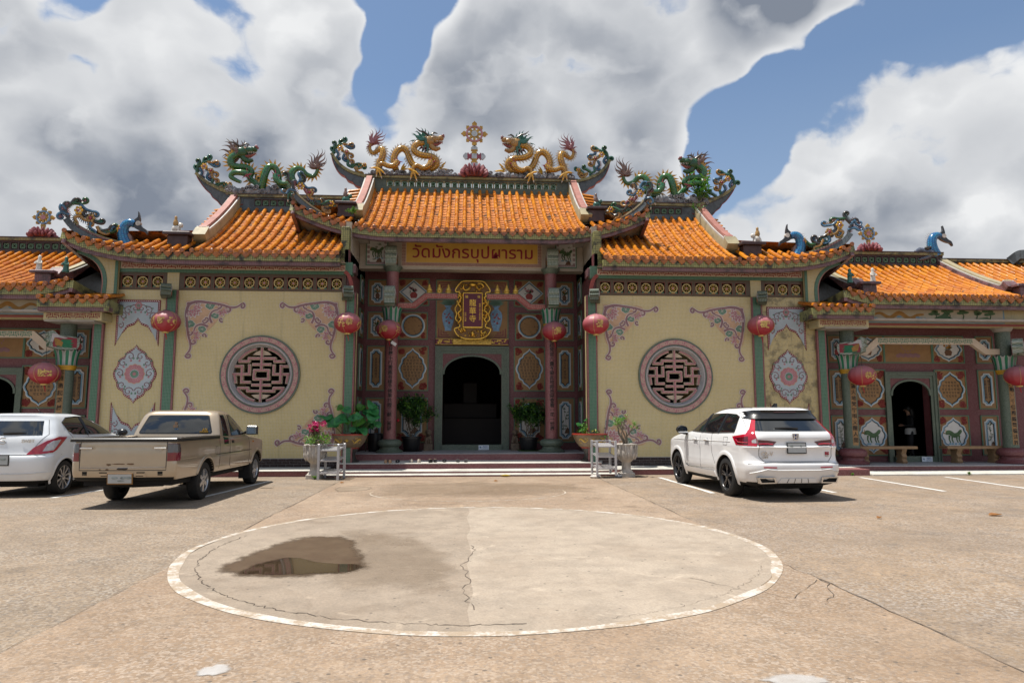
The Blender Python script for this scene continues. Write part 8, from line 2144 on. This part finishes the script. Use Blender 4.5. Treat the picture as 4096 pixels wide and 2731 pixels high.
        a = MB(); a.lathe([(rimr*.22, w*.34), (rimr*.22, w*.42), (rimr*.16, w*.45), (0, w*.45)], 18, M4=m4); a.build('hub_cap', mat, rm, 40)
        return ty
    def arch(s, bv, y, z, r, side, mat, parent, wd=.05, a0=-.25, a1=PI+.25, th=.018):
        q = []
        for i in range(25):
            an = a0+(a1-a0)*i/24; h, d = s.ray(bv, y+(r+wd*.3)*math.cos(an), max(z+(r+wd*.3)*math.sin(an), .30), side); q.append((y+r*math.cos(an), z+r*math.sin(an), h.x))
        sg_ = 1 if side == 'right' else -1
        a = MB(); vs = []
        for i, (yy, zz, xx) in enumerate(q):
            an = a0+(a1-a0)*i/24; ny, nz = math.cos(an), math.sin(an)
            for dr, dx in ((-.002, -.03), (-.002, th*.7), (wd*.35, th), (wd*.8, th*.6), (wd, -.002)): vs.append((xx+sg_*dx, yy+ny*dr, zz+nz*dr))
        a.add(vs, [(i*5+j, i*5+j+1, i*5+j+6, i*5+j+5) for i in range(24) for j in range(4)]); return a.build('wheel_arch', mat, parent, 60)

def plate(car, x, y, z, w, h, parent, label, tilt=0.0, frame='car_black'):
    m4 = T(x, y, z) @ RX(tilt)
    a = MB(); a.bbox(-w/2-.018, w/2+.018, 0, .014, -h/2-.02, h/2+.015, .004, M4=m4); p_ = a.build('licence_plate', frame, parent, 0, label=label)
    a = MB(); a.box(-w/2, w/2, -.004, .004, -h/2, h/2, M4=m4); pf = a.build('plate_face', 'plate_white', p_, 0)
    a = MB(); r = random.Random(int(x*100))
    return p_
# ---- white SUV
def suv():
    C = Car('white_suv', 'white sport utility vehicle parked in front of the right wing', 'car'); D = C.D
    R_ = (.34, .26); F_ = (.55, .60)
    sl = [(.26, -.84, 3.40, .78, R_, F_), (.30, -.93, 3.46, .87, R_, F_), (.36, -.97, 3.50, .905, R_, F_), (.46, -1.00, 3.53, .925, R_, F_), (.575, -1.035, 3.55, .940, R_, F_), (.655, -1.03, 3.55, .940, R_, F_), (.685, -.995, 3.55, .938, R_, F_), (.72, -.965, 3.55, .936, R_, F_), (.83, -.955, 3.54, .934, R_, F_), (.925, -.965, 3.52, .938, R_, F_), (.965, -.985, 3.50, .940, R_, F_), (1.00, -.955, 3.46, .938, (.33, .25), F_), (1.06, -.945, 3.34, .930, (.33, .25), (.6, .7)), (1.13, -.955, 3.05, .915, (.33, .26), (.6, .8)), (1.175, -.945, 2.65, .900, (.32, .26), (.6, .8)), (1.215, -.925, 2.30, .880, (.30, .26), (.55, .7)), (1.27, -.870, 2.12, .850, (.28, .30), (.5, .6)), (1.40, -.735, 1.80, .795, (.26, .32), (.45, .5)), (1.52, -.610, 1.48, .735, (.24, .30), (.4, .45)), (1.60, -.545, 1.24, .690, (.22, .28), (.4, .4)), (1.645, -.560, 1.05, .655, (.2, .25), (.4, .4)), (1.68, -.47, .85, .59, (.2, .3), (.35, .4)), (1.70, -.30, .60, .47, (.2, .3), (.3, .3)), (1.708, -.05, .35, .25, (.15, .15), (.15, .15))]
    AX = (0, 2.60); bo, bv = C.body(sl, 'paint_white', AX, (.415, .375))
    for y in AX:
        for s_ in ('left', 'right'): C.arch(bv, y, .375, .418, s_, 'paint_white', bo, .085)
        for s_ in (-1, 1): C.wheel(s_*.80, y, .372, .235, .255, 'alloy_black', 5, 'y')
    # glass
    for s_ in ('left', 'right'):
        wnd = C.panel(bv, [(-.34, 1.235), (.05, 1.215), (.62, 1.205), (1.30, 1.20), (1.98, 1.215), (2.05, 1.225), (1.62, 1.42), (1.18, 1.56), (.85, 1.588), (.30, 1.592), (-.12, 1.572), (-.30, 1.52)], s_, 'car_glass', 'side_window', bo, .008)
        for yy in (.30, 1.10): C.line(bv, [(yy+.05, 1.20), (yy-.05, 1.585)], s_, bo, .022, 'car_black', 'window_pillar', .012)
        C.line(bv, [(-.34, 1.228), (.62, 1.198), (2.03, 1.215)], s_, bo, .009, 'car_black', 'window_trim', .008)
        C.line(bv, [(.62, 1.19), (.60, .80), (.42, .55), (.40, .42)], s_, bo); C.line(bv, [(1.20, 1.19), (1.20, .43)], s_, bo); C.line(bv, [(2.02, 1.20), (2.10, .95), (2.05, .45)], s_, bo); C.line(bv, [(.40, .42), (2.05, .42)], s_, bo)
        C.line(bv, [(-.25, 1.05), (.6, 1.04), (1.6, 1.03), (2.9, 1.02)], s_, bo, .006, 'paint_white', 'crease', .003)
        C.panel(bv, [(.44, .345), (2.10, .345), (2.06, .445), (.50, .445)], s_, 'paint_white', 'side_skirt', bo, .022)
        C.line(bv, [(.52, .50), (1.0, .47), (1.9, .45), (2.02, .50)], s_, bo, .007, 'chrome', 'sill_trim', .008)
        for yy in (.72, 1.32):
            C.line(bv, [(yy, 1.045), (yy+.10, 1.055), (yy+.22, 1.05)], s_, bo, .014, 'paint_white', 'door_handle', .028); C.panel(bv, circ(.055, 12, yy+.10, 1.04), s_, 'lamp_clear', 'handle_cup', bo, .003)
        # tail lamp side wing
    C.line(bv, [(-.12, 1.13), (.05, 1.13), (.05, .98), (-.12, .98), (-.12, 1.13)], 'left', bo, .003, 'seam', 'fuel_flap')
    # tailgate, rear glass, spoiler
    C.panel(bv, [(-.70, 1.255), (.70, 1.255), (.60, 1.50), (-.60, 1.50)], 'rear', 'car_glass', 'rear_window', bo, .008)
    C.panel(bv, [(-.725, 1.49), (-.60, 1.482), (.60, 1.482), (.725, 1.49), (.715, 1.56), (.66, 1.625), (.58, 1.645), (-.58, 1.645), (-.66, 1.625), (-.715, 1.56)], 'rear', 'car_black', 'spoiler', bo, .05, .06)
    a = MB(); a.box(-.22, .22, -.645, -.63, 1.60, 1.615); a.build('high_brake_lamp', 'lamp_dark', bo, 0)
    C.line(bv, [(-.72, 1.52), (-.80, 1.25), (-.70, 1.0), (-.70, .80), (-.62, .71), (.62, .71), (.70, .80), (.70, 1.0), (.80, 1.25), (.72, 1.52)], 'rear', bo, .005)
    for s_, m_ in ((-1, 'dl'), (1, 'dr')):
        sd = 'left' if s_ < 0 else 'right'
        C.panel(bv, [(-.03, 1.50), (.035, 1.50), (.02, 1.30), (.06, 1.205), (.42, 1.15), (.37, 1.09), (.30, 1.0), (-.16, .985), (-.165, 1.10), (-.11, 1.24)], m_, 'lamp_red', 'tail_lamp', bo, .010, .05)
        C.panel(bv, [(.0, 1.16), (.34, 1.125), (.26, 1.02), (.0, 1.01)], m_, 'lamp_dark', 'lamp_inner', bo, .014, .05); C.line(bv, [(.0, 1.045), (.24, 1.055), (.30, 1.10)], m_, bo, .010, 'lamp_red', 'lamp_strip', .016)
        C.panel(bv, [(s_*.70, 1.10), (s_*.70, .985), (s_*.44, .995), (s_*.37, 1.065), (s_*.5, 1.085)], 'rear', 'lamp_dark', 'tailgate_lamp', bo, .010, .05)
        C.panel(bv, [(s_*.73, 1.125), (s_*.80, 1.09), (s_*.80, 1.045), (s_*.73, 1.04)], 'rear', 'lamp_clear', 'reverse_lamp', bo, .014, .05)
        C.line(bv, [(s_*.44, 1.02), (s_*.55, 1.03), (s_*.70, 1.025)], 'rear', bo, .010, 'lamp_red', 'lamp_strip', .014)
        C.panel(bv, [(s_*.42, .595), (s_*.66, .60), (s_*.66, .622), (s_*.42, .617)], 'rear', 'lamp_red', 'reflector', bo, .008, .05)
        # exhaust surround
        a = MB(); m4 = T(s_*.60, -1.0, .375)
        a.ring([(-.17, -.05), (.13, -.055), (.17, .055), (-.15, .055)], [(-.145, -.032), (.11, -.036), (.145, .038), (-.125, .038)], -.045, .06, M4=m4 if s_ > 0 else m4 @ SC(-1, 1, 1)); ex = a.build('exhaust_tip', 'chrome', bo, 0)
        a = MB(); a.prism([(-.145, -.032), (.11, -.036), (.145, .038), (-.125, .038)], .0, .02, M4=m4 if s_ > 0 else m4 @ SC(-1, 1, 1)); a.build('exhaust_hole', 'car_dark', ex, 0)
        a = MB(); a.blob((s_*.52, -1.03, .61), (.012, .006, .012), 8); a.build('parking_sensor', 'lamp_clear', bo, 60)
        # mirrors
        a = MB(); a.blob((s_*1.04, 1.98, 1.24), (.13, .09, .095), 12); mi_ = a.build('door_mirror', 'car_black', D, 60)
        a = MB(); a.box(s_*1.04-.11, s_*1.04+.11, 1.88, 1.90, 1.175, 1.20); a.build('mirror_trim', 'chrome', mi_, 0); a = MB(); a.prism(spline([(s_*1.04-.10, 1.21), (s_*1.04-.09, 1.30), (s_*1.04+.07, 1.31), (s_*1.04+.11, 1.24), (s_*1.04+.09, 1.20)], 3), 1.893, 1.90); a.build('mirror_glass', 'car_glass', mi_, 0)
        a = MB(); a.tube([(s_*.90, 2.02, 1.17), (s_*1.0, 2.0, 1.17)], [.05, .035], 8); a.build('mirror_arm', 'car_black', mi_)
    # bumper details
    C.line(bv, [(-.88, .665), (-.55, .69), (0, .692), (.55, .69), (.88, .665)], 'rear', bo, .005, 'seam', 'bumper_gap')
    C.line(bv, [(-.62, .695), (0, .70), (.62, .695)], 'rear', bo, .008, 'chrome', 'chrome_strip', .004)
    C.line(bv, [(-.86, .50), (-.60, .575), (-.40, .555), (.40, .555), (.60, .575), (.86, .50)], 'rear', bo, .010, 'paint_white', 'bumper_crease', .008)
    C.panel(bv, [(-.38, .325), (.38, .325), (.33, .41), (-.33, .41)], 'rear', 'paint_white2', 'diffuser', bo, .014)
    for x in (-.18, -.06, .06, .18): C.line(bv, [(x*1.15, .33), (x, .405)], 'rear', bo, .006, 'seam', 'diffuser_rib', .014)
    C.panel(bv, [(-.55, .27), (.55, .27), (.60, .315), (-.60, .315)], 'rear', 'car_black', 'lower_valance', bo, .010)
    C.line(bv, [(-.70, .985), (-.3, .965), (.3, .965), (.70, .985)], 'rear', bo, .006, 'paint_white', 'tailgate_crease', .004)
    h, _ = C.ray(bv, 0, .93, 'rear'); plate(C, 0.0, h.y-.018, .955, .34, .17, bo, 'rear licence plate with blurred characters', -.05)
    a = MB(); r = random.Random(4)
    for (x, z, w_, h_) in ((-.10, .985, .035, .025), (.08, .985, .02, .025), (-.02, .915, .05, .015)): a.blob((x, h.y-.022, z), (w_, .002, h_), 10)
    a.build('blurred_characters', 'plate_smudge', bo, 60)
    h, _ = C.ray(bv, 0, 1.155, 'rear')
    a = MB(); q = [(-.062, .058), (.062, .058), (.062, .01), (.045, -.058), (-.045, -.058), (-.062, .01)]; a.ring(q, [(x*.82, z*.82) for x, z in q], -.012, .0, M4=T(0, h.y, 1.155)); em = a.build('emblem', 'chrome', bo, 0)
    a = MB(); a.prism([(x*.82, z*.82) for x, z in q], -.006, 0, M4=T(0, h.y, 1.155)); a.build('emblem_field', 'badge_blue', em, 0)
    a = MB(); m4 = T(0, h.y, 1.155)
    for s_ in (-1, 1): a.prism([(s_*.040, .045), (s_*.022, .045), (s_*.014, -.042), (s_*.030, -.042)], -.012, -.004, M4=m4)
    a.box(-.022, .022, -.012, -.004, -.008, .008, M4=m4); a.build('emblem_letter', 'chrome', em, 0)
    h, _ = C.ray(bv, -.52, .80, 'rear'); text('CR-V', .105, 'chrome', bo, TF(-.56, h.y-.006, .845), bold=.001, name='model_badge'); text('e:HEV', .05, 'chrome', bo, TF(-.60, h.y-.006, .785), name='model_badge'); text('RS', .075, 'badge_red', bo, TF(.60, h.y-.006, .85), bold=.003, name='trim_badge'); text('AWD', .035, 'chrome', bo, TF(.60, h.y-.006, .805), name='trim_badge')
    # wiper, antenna, roof panel gap
    a = MB(); h, _ = C.ray(bv, .0, 1.31, 'rear'); a.tube([(.10, h.y-.03, 1.305), (-.10, h.y-.03, 1.315), (-.34, h.y-.015, 1.315)], [.022, .016, .008], 6, flat=.8); a.build('rear_wiper', 'car_black', bo)
    a = MB(); a.prism([(-.10, 0), (.10, 0), (-.05, .085), (-.09, .085)], -.025, .025, M4=T(0.10, -.05, 1.695), plane='yz'); a.build('shark_fin', 'car_black', bo, 30)
    for s_ in (-1, 1): C.line(bv, [(s_*.50, -.35), (s_*.56, .2), (s_*.58, .9)], 'top', bo, .010, 'car_black', 'roof_ditch', .003)
    a = MB(); a.box(-.62, .62, -.7, 3.2, .20, .30); a.tube([(-.55, -.80, .27), (0, -.70, .24), (.5, -.8, .27)], .05, 8); a.build('underbody_shade', 'car_dark', D, 0)  # dark box added so the underside does not look lit
    return D
sv = suv(); sv.matrix_basis = T(5.80, 13.22, .004) @ RZ(rad(3.0))

# ---- gold pickup
def pickup():
    C = Car('gold_pickup', 'gold beige extended cab pickup truck parked left of the steps', 'pickup truck'); D = C.D
    R_ = (.10, .07); F_ = (.30, .35)
    sl = [(.45, -1.22, 3.60, .80, R_, F_), (.47, -1.28, 3.66, .845, R_, F_), (.56, -1.33, 3.74, .868, R_, F_), (.66, -1.335, 3.76, .875, R_, F_), (.76, -1.335, 3.76, .878, R_, F_), (.78, -1.335, 3.76, .872, R_, F_), (.95, -1.335, 3.74, .872, R_, F_), (1.00, -1.33, 3.66, .868, R_, F_), (1.05, -1.33, 3.40, .862, R_, (.3, .5)), (1.09, -1.325, 2.95, .855, R_, (.3, .5)), (1.115, -1.32, 2.45, .848, R_, (.3, .4)), (1.13, -1.315, 2.30, .838, R_, (.3, .4))]
    AX = (0, 3.03); bo, bv = C.body(sl, 'paint_gold', AX, (.40, .36), [boxmesh(-.72, .72, -1.24, .58, .62, 1.4)], k=2, dark_z=.4)
    R2_ = (.16, .10); F2 = (.25, .25)
    cs = [(1.10, .62, 2.62, .862, R2_, F2), (1.15, .63, 2.42, .858, R2_, F2), (1.22, .655, 2.27, .842, R2_, F2), (1.42, .74, 1.93, .785, R2_, F2), (1.54, .80, 1.72, .742, R2_, F2), (1.605, .845, 1.62, .702, (.2, .14), F2), (1.642, .94, 1.50, .630, (.2, .2), F2), (1.655, 1.10, 1.36, .47, (.2, .1), (.2, .1))]
    cab, cbv = C.body(cs, 'paint_gold', (), (.4, .36), name='cab', k=3)
    for y in AX:
        for s_ in ('left', 'right'): C.arch(bv, y, .36, .402, s_, 'paint_gold', bo, .055, th=.022, a0=-.1, a1=PI+.1)
        for s_ in (-1, 1): C.wheel(s_*.735, y, .345, .21, .215, 'alloy', 6, 'fat')
    # cab glass
    C.panel(cbv, [(-.68, 1.19), (.68, 1.19), (.70, 1.22), (.585, 1.535), (.55, 1.55), (-.55, 1.55), (-.585, 1.535), (-.70, 1.22)], 'rear', 'car_black', 'window_seal', cab, .004); rw_ = C.panel(cbv, [(-.66, 1.205), (.66, 1.205), (.675, 1.23), (.565, 1.52), (.54, 1.535), (-.54, 1.535), (-.565, 1.52), (-.675, 1.23)], 'rear', 'car_glass', 'rear_window', cab, .010)
    for s_ in ('left', 'right'):
        C.panel(cbv, [(.83, 1.14), (1.12, 1.13), (1.10, 1.56), (.92, 1.555)], s_, 'car_glass', 'quarter_window', cab, .006); C.panel(bv, [(.86, .98), (1.10, .98), (1.12, 1.125), (.84, 1.125)], s_, 'car_glass', 'quarter_window', bo, .006)
        C.panel(cbv, [(1.24, 1.135), (2.02, 1.145), (2.28, 1.165), (1.66, 1.56), (1.28, 1.565)], s_, 'car_black', 'window_seal', cab, .004); C.panel(cbv, [(1.27, 1.15), (1.98, 1.155), (2.22, 1.175), (1.64, 1.545), (1.30, 1.55)], s_, 'car_glass', 'door_window', cab, .009)
        C.line(bv, [(.63, 1.12), (.63, .52)], s_, bo); C.line(bv, [(1.20, 1.12), (1.20, .56), (1.3, .50), (2.45, .50), (2.45, .9), (2.40, 1.1)], s_, bo); C.line(cbv, [(1.20, 1.12), (1.19, 1.58)], s_, cab)
        C.line(bv, [(-1.2, .80), (-.5, .80)], s_, bo, .006, 'paint_gold', 'crease', .003); C.line(bv, [(.5, .80), (1.5, .80), (2.6, .80)], s_, bo, .006, 'seam', 'crease', .001); C.line(bv, [(.5, .77), (1.5, .77), (2.6, .77)], s_, bo, .008, 'paint_gold', 'crease', .003)
        C.panel(bv, [(1.30, .985), (1.42, .985), (1.42, 1.045), (1.30, 1.045)], s_, 'car_black', 'door_handle', bo, .010)
        C.panel(bv, [(2.66, .96), (2.74, .96), (2.74, .99), (2.66, .99)], s_, 'lamp_amber', 'side_repeater', bo, .008)
    C.line(bv, [(.42, .95), (.52, .95), (.52, .80), (.42, .80), (.42, .95)], 'right', bo, .003, 'seam', 'fuel_flap')
    # tailgate
    C.line(bv, [(-.70, 1.12), (-.70, .63), (.70, .63), (.70, 1.12)], 'rear', bo, .006)
    C.panel(bv, [(-.69, .68), (.69, .68), (.69, .70), (-.69, .70)], 'rear', 'paint_gold', 'tailgate_rib', bo, .006); C.line(bv, [(-.69, .675), (.69, .675)], 'rear', bo, .005, 'chrome', 'tailgate_trim', .003)
    for s_ in (-1, 1):
        h, _ = C.ray(bv, s_*.56, .985, 'rear')
        a = MB(); a.lathe([(.062, -.001), (.072, .008), (.060, .008), (.0, -.004)], 18, M4=T(s_*.55, h.y+.002, .985) @ SC(1.3, 1, .72) @ RX(PI/2)); hc = a.build('tailgate_handle', 'paint_gold', bo, 50)
        a = MB(); a.bbox(s_*.55-.10+.05*s_, s_*.55+.10+.05*s_, h.y-.028, h.y-.008, .982, 1.006, .004); a.build('handle_lever', 'chrome', hc, 0)
        C.panel(bv, [(s_*.715, 1.07), (s_*.835, 1.07), (s_*.862, .78), (s_*.715, .78)], 'rear', 'lamp_wine', 'tail_lamp', bo, .012, .05); C.panel(bv, [(s_*.72, 1.062), (s_*.83, 1.062), (s_*.845, .92), (s_*.72, .92)], 'rear', 'lamp_smoke', 'lamp_upper', bo, .016, .05)
        C.panel(bv, [(-1.33, 1.07), (-1.19, 1.06), (-1.16, .98), (-1.17, .78), (-1.33, .78)], 'right' if s_ > 0 else 'left', 'lamp_wine', 'tail_lamp', bo, .010, .05); C.panel(bv, [(-1.33, 1.062), (-1.195, 1.052), (-1.175, .98), (-1.175, .92), (-1.33, .92)], 'right' if s_ > 0 else 'left', 'lamp_smoke', 'lamp_upper', bo, .014, .05)
        C.panel(bv, [(s_*.57, .545), (s_*.65, .545), (s_*.65, .61), (s_*.57, .61)], 'rear', 'car_dark', 'bumper_hole', bo, .003)
        # mirrors
        a = MB(); a.bbox(s_*1.03-.12, s_*1.03+.12, 2.02, 2.12, 1.14, 1.33, .03); mi_ = a.build('door_mirror', 'car_black', D, 0); a = MB(); a.bbox(s_*1.03-.10, s_*1.03+.10, 2.012, 2.03, 1.155, 1.315, .02); a.build('mirror_glass', 'mirror_glass', mi_, 0); a = MB(); a.tube([(s_*.86, 2.12, 1.18), (s_*.95, 2.08, 1.2)], [.035, .03], 7); a.build('mirror_arm', 'car_black', mi_)
        a = MB(); a.box(s_*.735-.12, s_*.735+.12, 2.56, 2.575, .16, .50); a.build('mud_flap', 'rubber', D, 0)
    # black bed rails
    for (x0, x1, y0, y1) in ((-.878, -.70, -1.22, .62), (.70, .878, -1.22, .62), (-.878, .878, -1.365, -1.21)):
        a = MB(); a.bbox(x0, x1, y0, y1, 1.10, 1.165, .02); a.build('bed_rail', 'car_black', bo, 0)
    a = MB(); a.box(-.71, .71, -1.23, .57, .61, .63); a.build('bed_floor', 'car_black', bo, 0)
    # rear valance, plate, scratches
    C.panel(bv, [(-.40, .52), (.40, .52), (.36, .60), (-.36, .60)], 'rear', 'paint_gold', 'plate_recess', bo, .006)
    for s_ in (-1, 1): C.panel(bv, [(s_*.22, .53), (s_*.34, .53), (s_*.37, .60), (s_*.24, .60)], 'rear', 'car_dark', 'lamp_recess', bo, .008)
    pl_ = plate(C, -.02, -1.385, .495, .38, .15, bo, 'licence plate with blurred characters under the tailgate', .10, 'bronze_side')
    a = MB()
    for x in (-.10, .04, .12): a.blob((x, -1.392, .51), (.055, .002, .025), 8)
    a.blob((0.0, -1.392, .46), (.06, .002, .012), 8); a.build('blurred_characters', 'plate_smudge', bo, 60)
    r = random.Random(8)
    for (x, z, w_, h_, m_) in ((-.22, .725, .05, .020, 'rust'), (-.05, .735, .13, .010, 'rust'), (.13, .735, .07, .016, 'rust'), (.0, .655, .11, .022, 'rust_dark'), (-.24, .645, .03, .014, 'rust'), (-.36, .645, .02, .010, 'rust')):
        q = [(x+w_*math.cos(a_)*r.uniform(.7, 1.1), z+h_*math.sin(a_)*r.uniform(.6, 1.2)) for a_ in [2*PI*i/12 for i in range(12)]]; C.panel(bv, q, 'rear', m_, 'paint_scrape', bo, .003, sides=False)
    h, _ = C.ray(cbv, .0, 1.30, 'rear'); h2, _ = C.ray(cbv, .5, 1.24, 'rear')
    text('AX', .075, 'sticker_yellow', rw_, TF(.57, h2.y-.03, 1.265), name='sticker', bold=.002); text('GARDEN', .042, 'sticker_yellow', rw_, TF(.55, h2.y-.035, 1.225), name='sticker', bold=.001); text('51', .07, 'sticker_blue', rw_, TF(.02, h.y-.02, 1.265), name='sticker', bold=.001)
    a = MB(); a.box(-.055, .035, h.y-.012, h.y-.008, 1.31, 1.36); a.box(-.035, .015, h.y+.012, h.y+.016, 1.375, 1.42); a.build('tax_sticker', 'shoe_tan', rw_, 0)
    a = MB(); a.box(-.72, .72, -1.15, 3.4, .36, .47); a.tube([(-.6, -.9, .40), (0, -.95, .38), (.5, -.95, .40)], .07, 8); a.tube([(-.7, 0, .345), (.7, 0, .345)], .06, 8); a.build('underbody_shade', 'car_dark', D, 0)  # dark box added with pipe and axle, keeps the underside unlit
    return D
pk_ = pickup(); pk_.matrix_basis = T(-5.86, 13.30, .004) @ RZ(rad(-.4))

# ---- white hatchback
def hatch():
    C = Car('white_hatchback', 'white hatchback car at the left edge beside the pickup', 'car'); D = C.D
    R_ = (.38, .22); F_ = (.5, .5)
    sl = [(.24, -.46, 3.15, .74, R_, F_), (.28, -.54, 3.22, .82, R_, F_), (.36, -.585, 3.28, .862, R_, F_), (.50, -.615, 3.32, .885, R_, F_), (.66, -.620, 3.33, .890, R_, F_), (.76, -.610, 3.33, .888, R_, F_), (.80, -.575, 3.32, .886, R_, F_), (.92, -.555, 3.26, .884, R_, F_), (1.02, -.545, 3.05, .876, R_, (.5, .7)), (1.09, -.530, 2.70, .864, (.36, .22), (.5, .7)), (1.14, -.510, 2.30, .848, (.34, .24), (.45, .6)), (1.19, -.480, 2.08, .826, (.32, .26), (.4, .5)), (1.33, -.395, 1.75, .765, (.28, .28), (.4, .45)), (1.45, -.315, 1.42, .705, (.26, .28), (.4, .4)), (1.52, -.290, 1.20, .660, (.24, .26), (.4, .4)), (1.555, -.285, 1.05, .620, (.22, .26), (.35, .4)), (1.585, -.15, .80, .52, (.2, .25), (.3, .3)), (1.598, .10, .50, .30, (.15, .15), (.15, .15))]
    AX = (0, 2.52); bo, bv = C.body(sl, 'paint_white2', AX, (.37, .335))
    for y in AX:
        for s_ in ('left', 'right'): C.arch(bv, y, .335, .372, s_, 'paint_white2', bo, .05, th=.012)
        for s_ in (-1, 1): C.wheel(s_*.765, y, .330, .20, .235, 'alloy', 10, 'thin')
    rw_ = C.panel(bv, [(-.66, 1.165), (.66, 1.165), (.645, 1.22), (.57, 1.44), (-.57, 1.44), (-.645, 1.22)], 'rear', 'car_glass', 'rear_window', bo, .008)
    for s_ in ('left', 'right'):
        C.panel(bv, [(.02, 1.40), (.12, 1.24), (.26, 1.17), (.70, 1.155), (1.4, 1.15), (1.98, 1.165), (1.55, 1.36), (1.15, 1.495), (.60, 1.515), (.20, 1.49)], s_, 'car_glass', 'side_window', bo, .008); C.line(bv, [(.78, 1.15), (.72, 1.51)], s_, bo, .028, 'car_black', 'window_pillar', .012)
        C.line(bv, [(.02, 1.41), (.20, 1.50), (.60, 1.525), (1.15, 1.505), (1.55, 1.37)], s_, bo, .012, 'car_black', 'window_visor', .012)
        C.line(bv, [(.12, 1.22), (.30, 1.0), (.38, .75), (.42, .45)], s_, bo); C.line(bv, [(.80, 1.14), (.84, .45)], s_, bo); C.line(bv, [(2.0, 1.14), (2.0, .45)], s_, bo); C.line(bv, [(.42, .40), (2.0, .40)], s_, bo)
        for yy in (.36, 1.0): C.line(bv, [(yy, 1.01), (yy+.09, 1.02), (yy+.20, 1.015)], s_, bo, .015, 'paint_white2', 'door_handle', .025); C.panel(bv, circ(.05, 12, yy+.08, 1.005), s_, 'lamp_smoke', 'handle_cup', bo, .002)
    for s_ in (-1, 1):
        sd = 'right' if s_ > 0 else 'left'
        dm = 'dr' if s_ > 0 else 'dl'
        C.panel(bv, [(-.10, .80), (.12, .812), (.30, .835), (.38, .88), (.62, 1.12), (.42, 1.13), (.20, 1.06), (.0, .93)], dm, 'lamp_red', 'tail_lamp', bo, .012, .05); C.panel(bv, [(.13, .86), (.31, .875), (.47, 1.075), (.30, 1.055), (.20, .99)], dm, 'lamp_clear', 'lamp_inner', bo, .017, .05)
        a = MB(); a.blob((s_*1.0, 1.92, 1.17), (.12, .08, .085), 12); mi_ = a.build('door_mirror', 'car_black', D, 60); a = MB(); a.tube([(s_*.86, 1.96, 1.13), (s_*.95, 1.94, 1.14)], .03, 7); a.build('mirror_arm', 'car_black', mi_)
    C.line(bv, [(-.62, 1.46), (-.74, 1.18), (-.60, .95), (-.50, .80), (.50, .80), (.60, .95), (.74, 1.18), (.62, 1.46)], 'rear', bo, .005); C.line(bv, [(-.87, .79), (0, .785), (.87, .79)], 'rear', bo, .005)
    C.line(bv, [(-.85, .47), (-.4, .44), (.4, .44), (.85, .47)], 'rear', bo, .008, 'paint_white2', 'bumper_crease', .006)
    a = MB(); a.bbox(-.24, .24, -.318, -.26, 1.50, 1.535, .008); a.build('high_brake_lamp', 'lamp_dark', bo, 0)
    h, _ = C.ray(bv, 0, .72, 'rear'); plate(C, 0, h.y-.016, .70, .36, .17, bo, 'rear licence plate with blurred characters, cut by the photo edge'); a = MB()
    for x in (-.1, .0, .10): a.blob((x, h.y-.022, .72), (.05, .002, .03), 8)
    a.build('blurred_characters', 'plate_smudge', bo, 60)
    h, _ = C.ray(bv, .5, 1.02, 'rear'); text('SWIFT', .085, 'chrome', bo, TF(.47, h.y-.016, 1.055), bold=.002, name='model_badge')
    h, _ = C.ray(bv, 0, 1.06, 'rear'); a = MB(); a.tube([(x*.9, h.y-.008, 1.06+z) for x, z in ((.06, .05), (-.02, .06), (-.07, .02), (-.02, .0), (.03, -.005), (.07, -.03), (.02, -.06), (-.06, -.05))], .012, 5, flat=.6); a.build('emblem', 'chrome', bo)
    a = MB(); h, _ = C.ray(bv, .0, 1.20, 'rear'); a.tube([(-.02, h.y-.02, 1.205), (.18, h.y-.02, 1.215), (.38, h.y-.01, 1.215)], [.024, .016, .008], 6, flat=.8); a.build('rear_wiper', 'car_black', bo)
    a = MB(); a.blob((.30, .05, 1.592), (.05, .07, .02), 8); a.tube([(.30, .05, 1.60), (.28, -.10, 1.72)], [.008, .004], 5); a.build('antenna', 'car_black', bo)
    a = MB(); a.box(-.6, .6, -.4, 3.0, .18, .28); a.build('underbody_shade', 'car_dark', D, 0)  # dark box added to keep the underside looking unlit
    return D
hb = hatch(); hb.matrix_basis = T(-9.0, 14.38, .004)
flush_text()
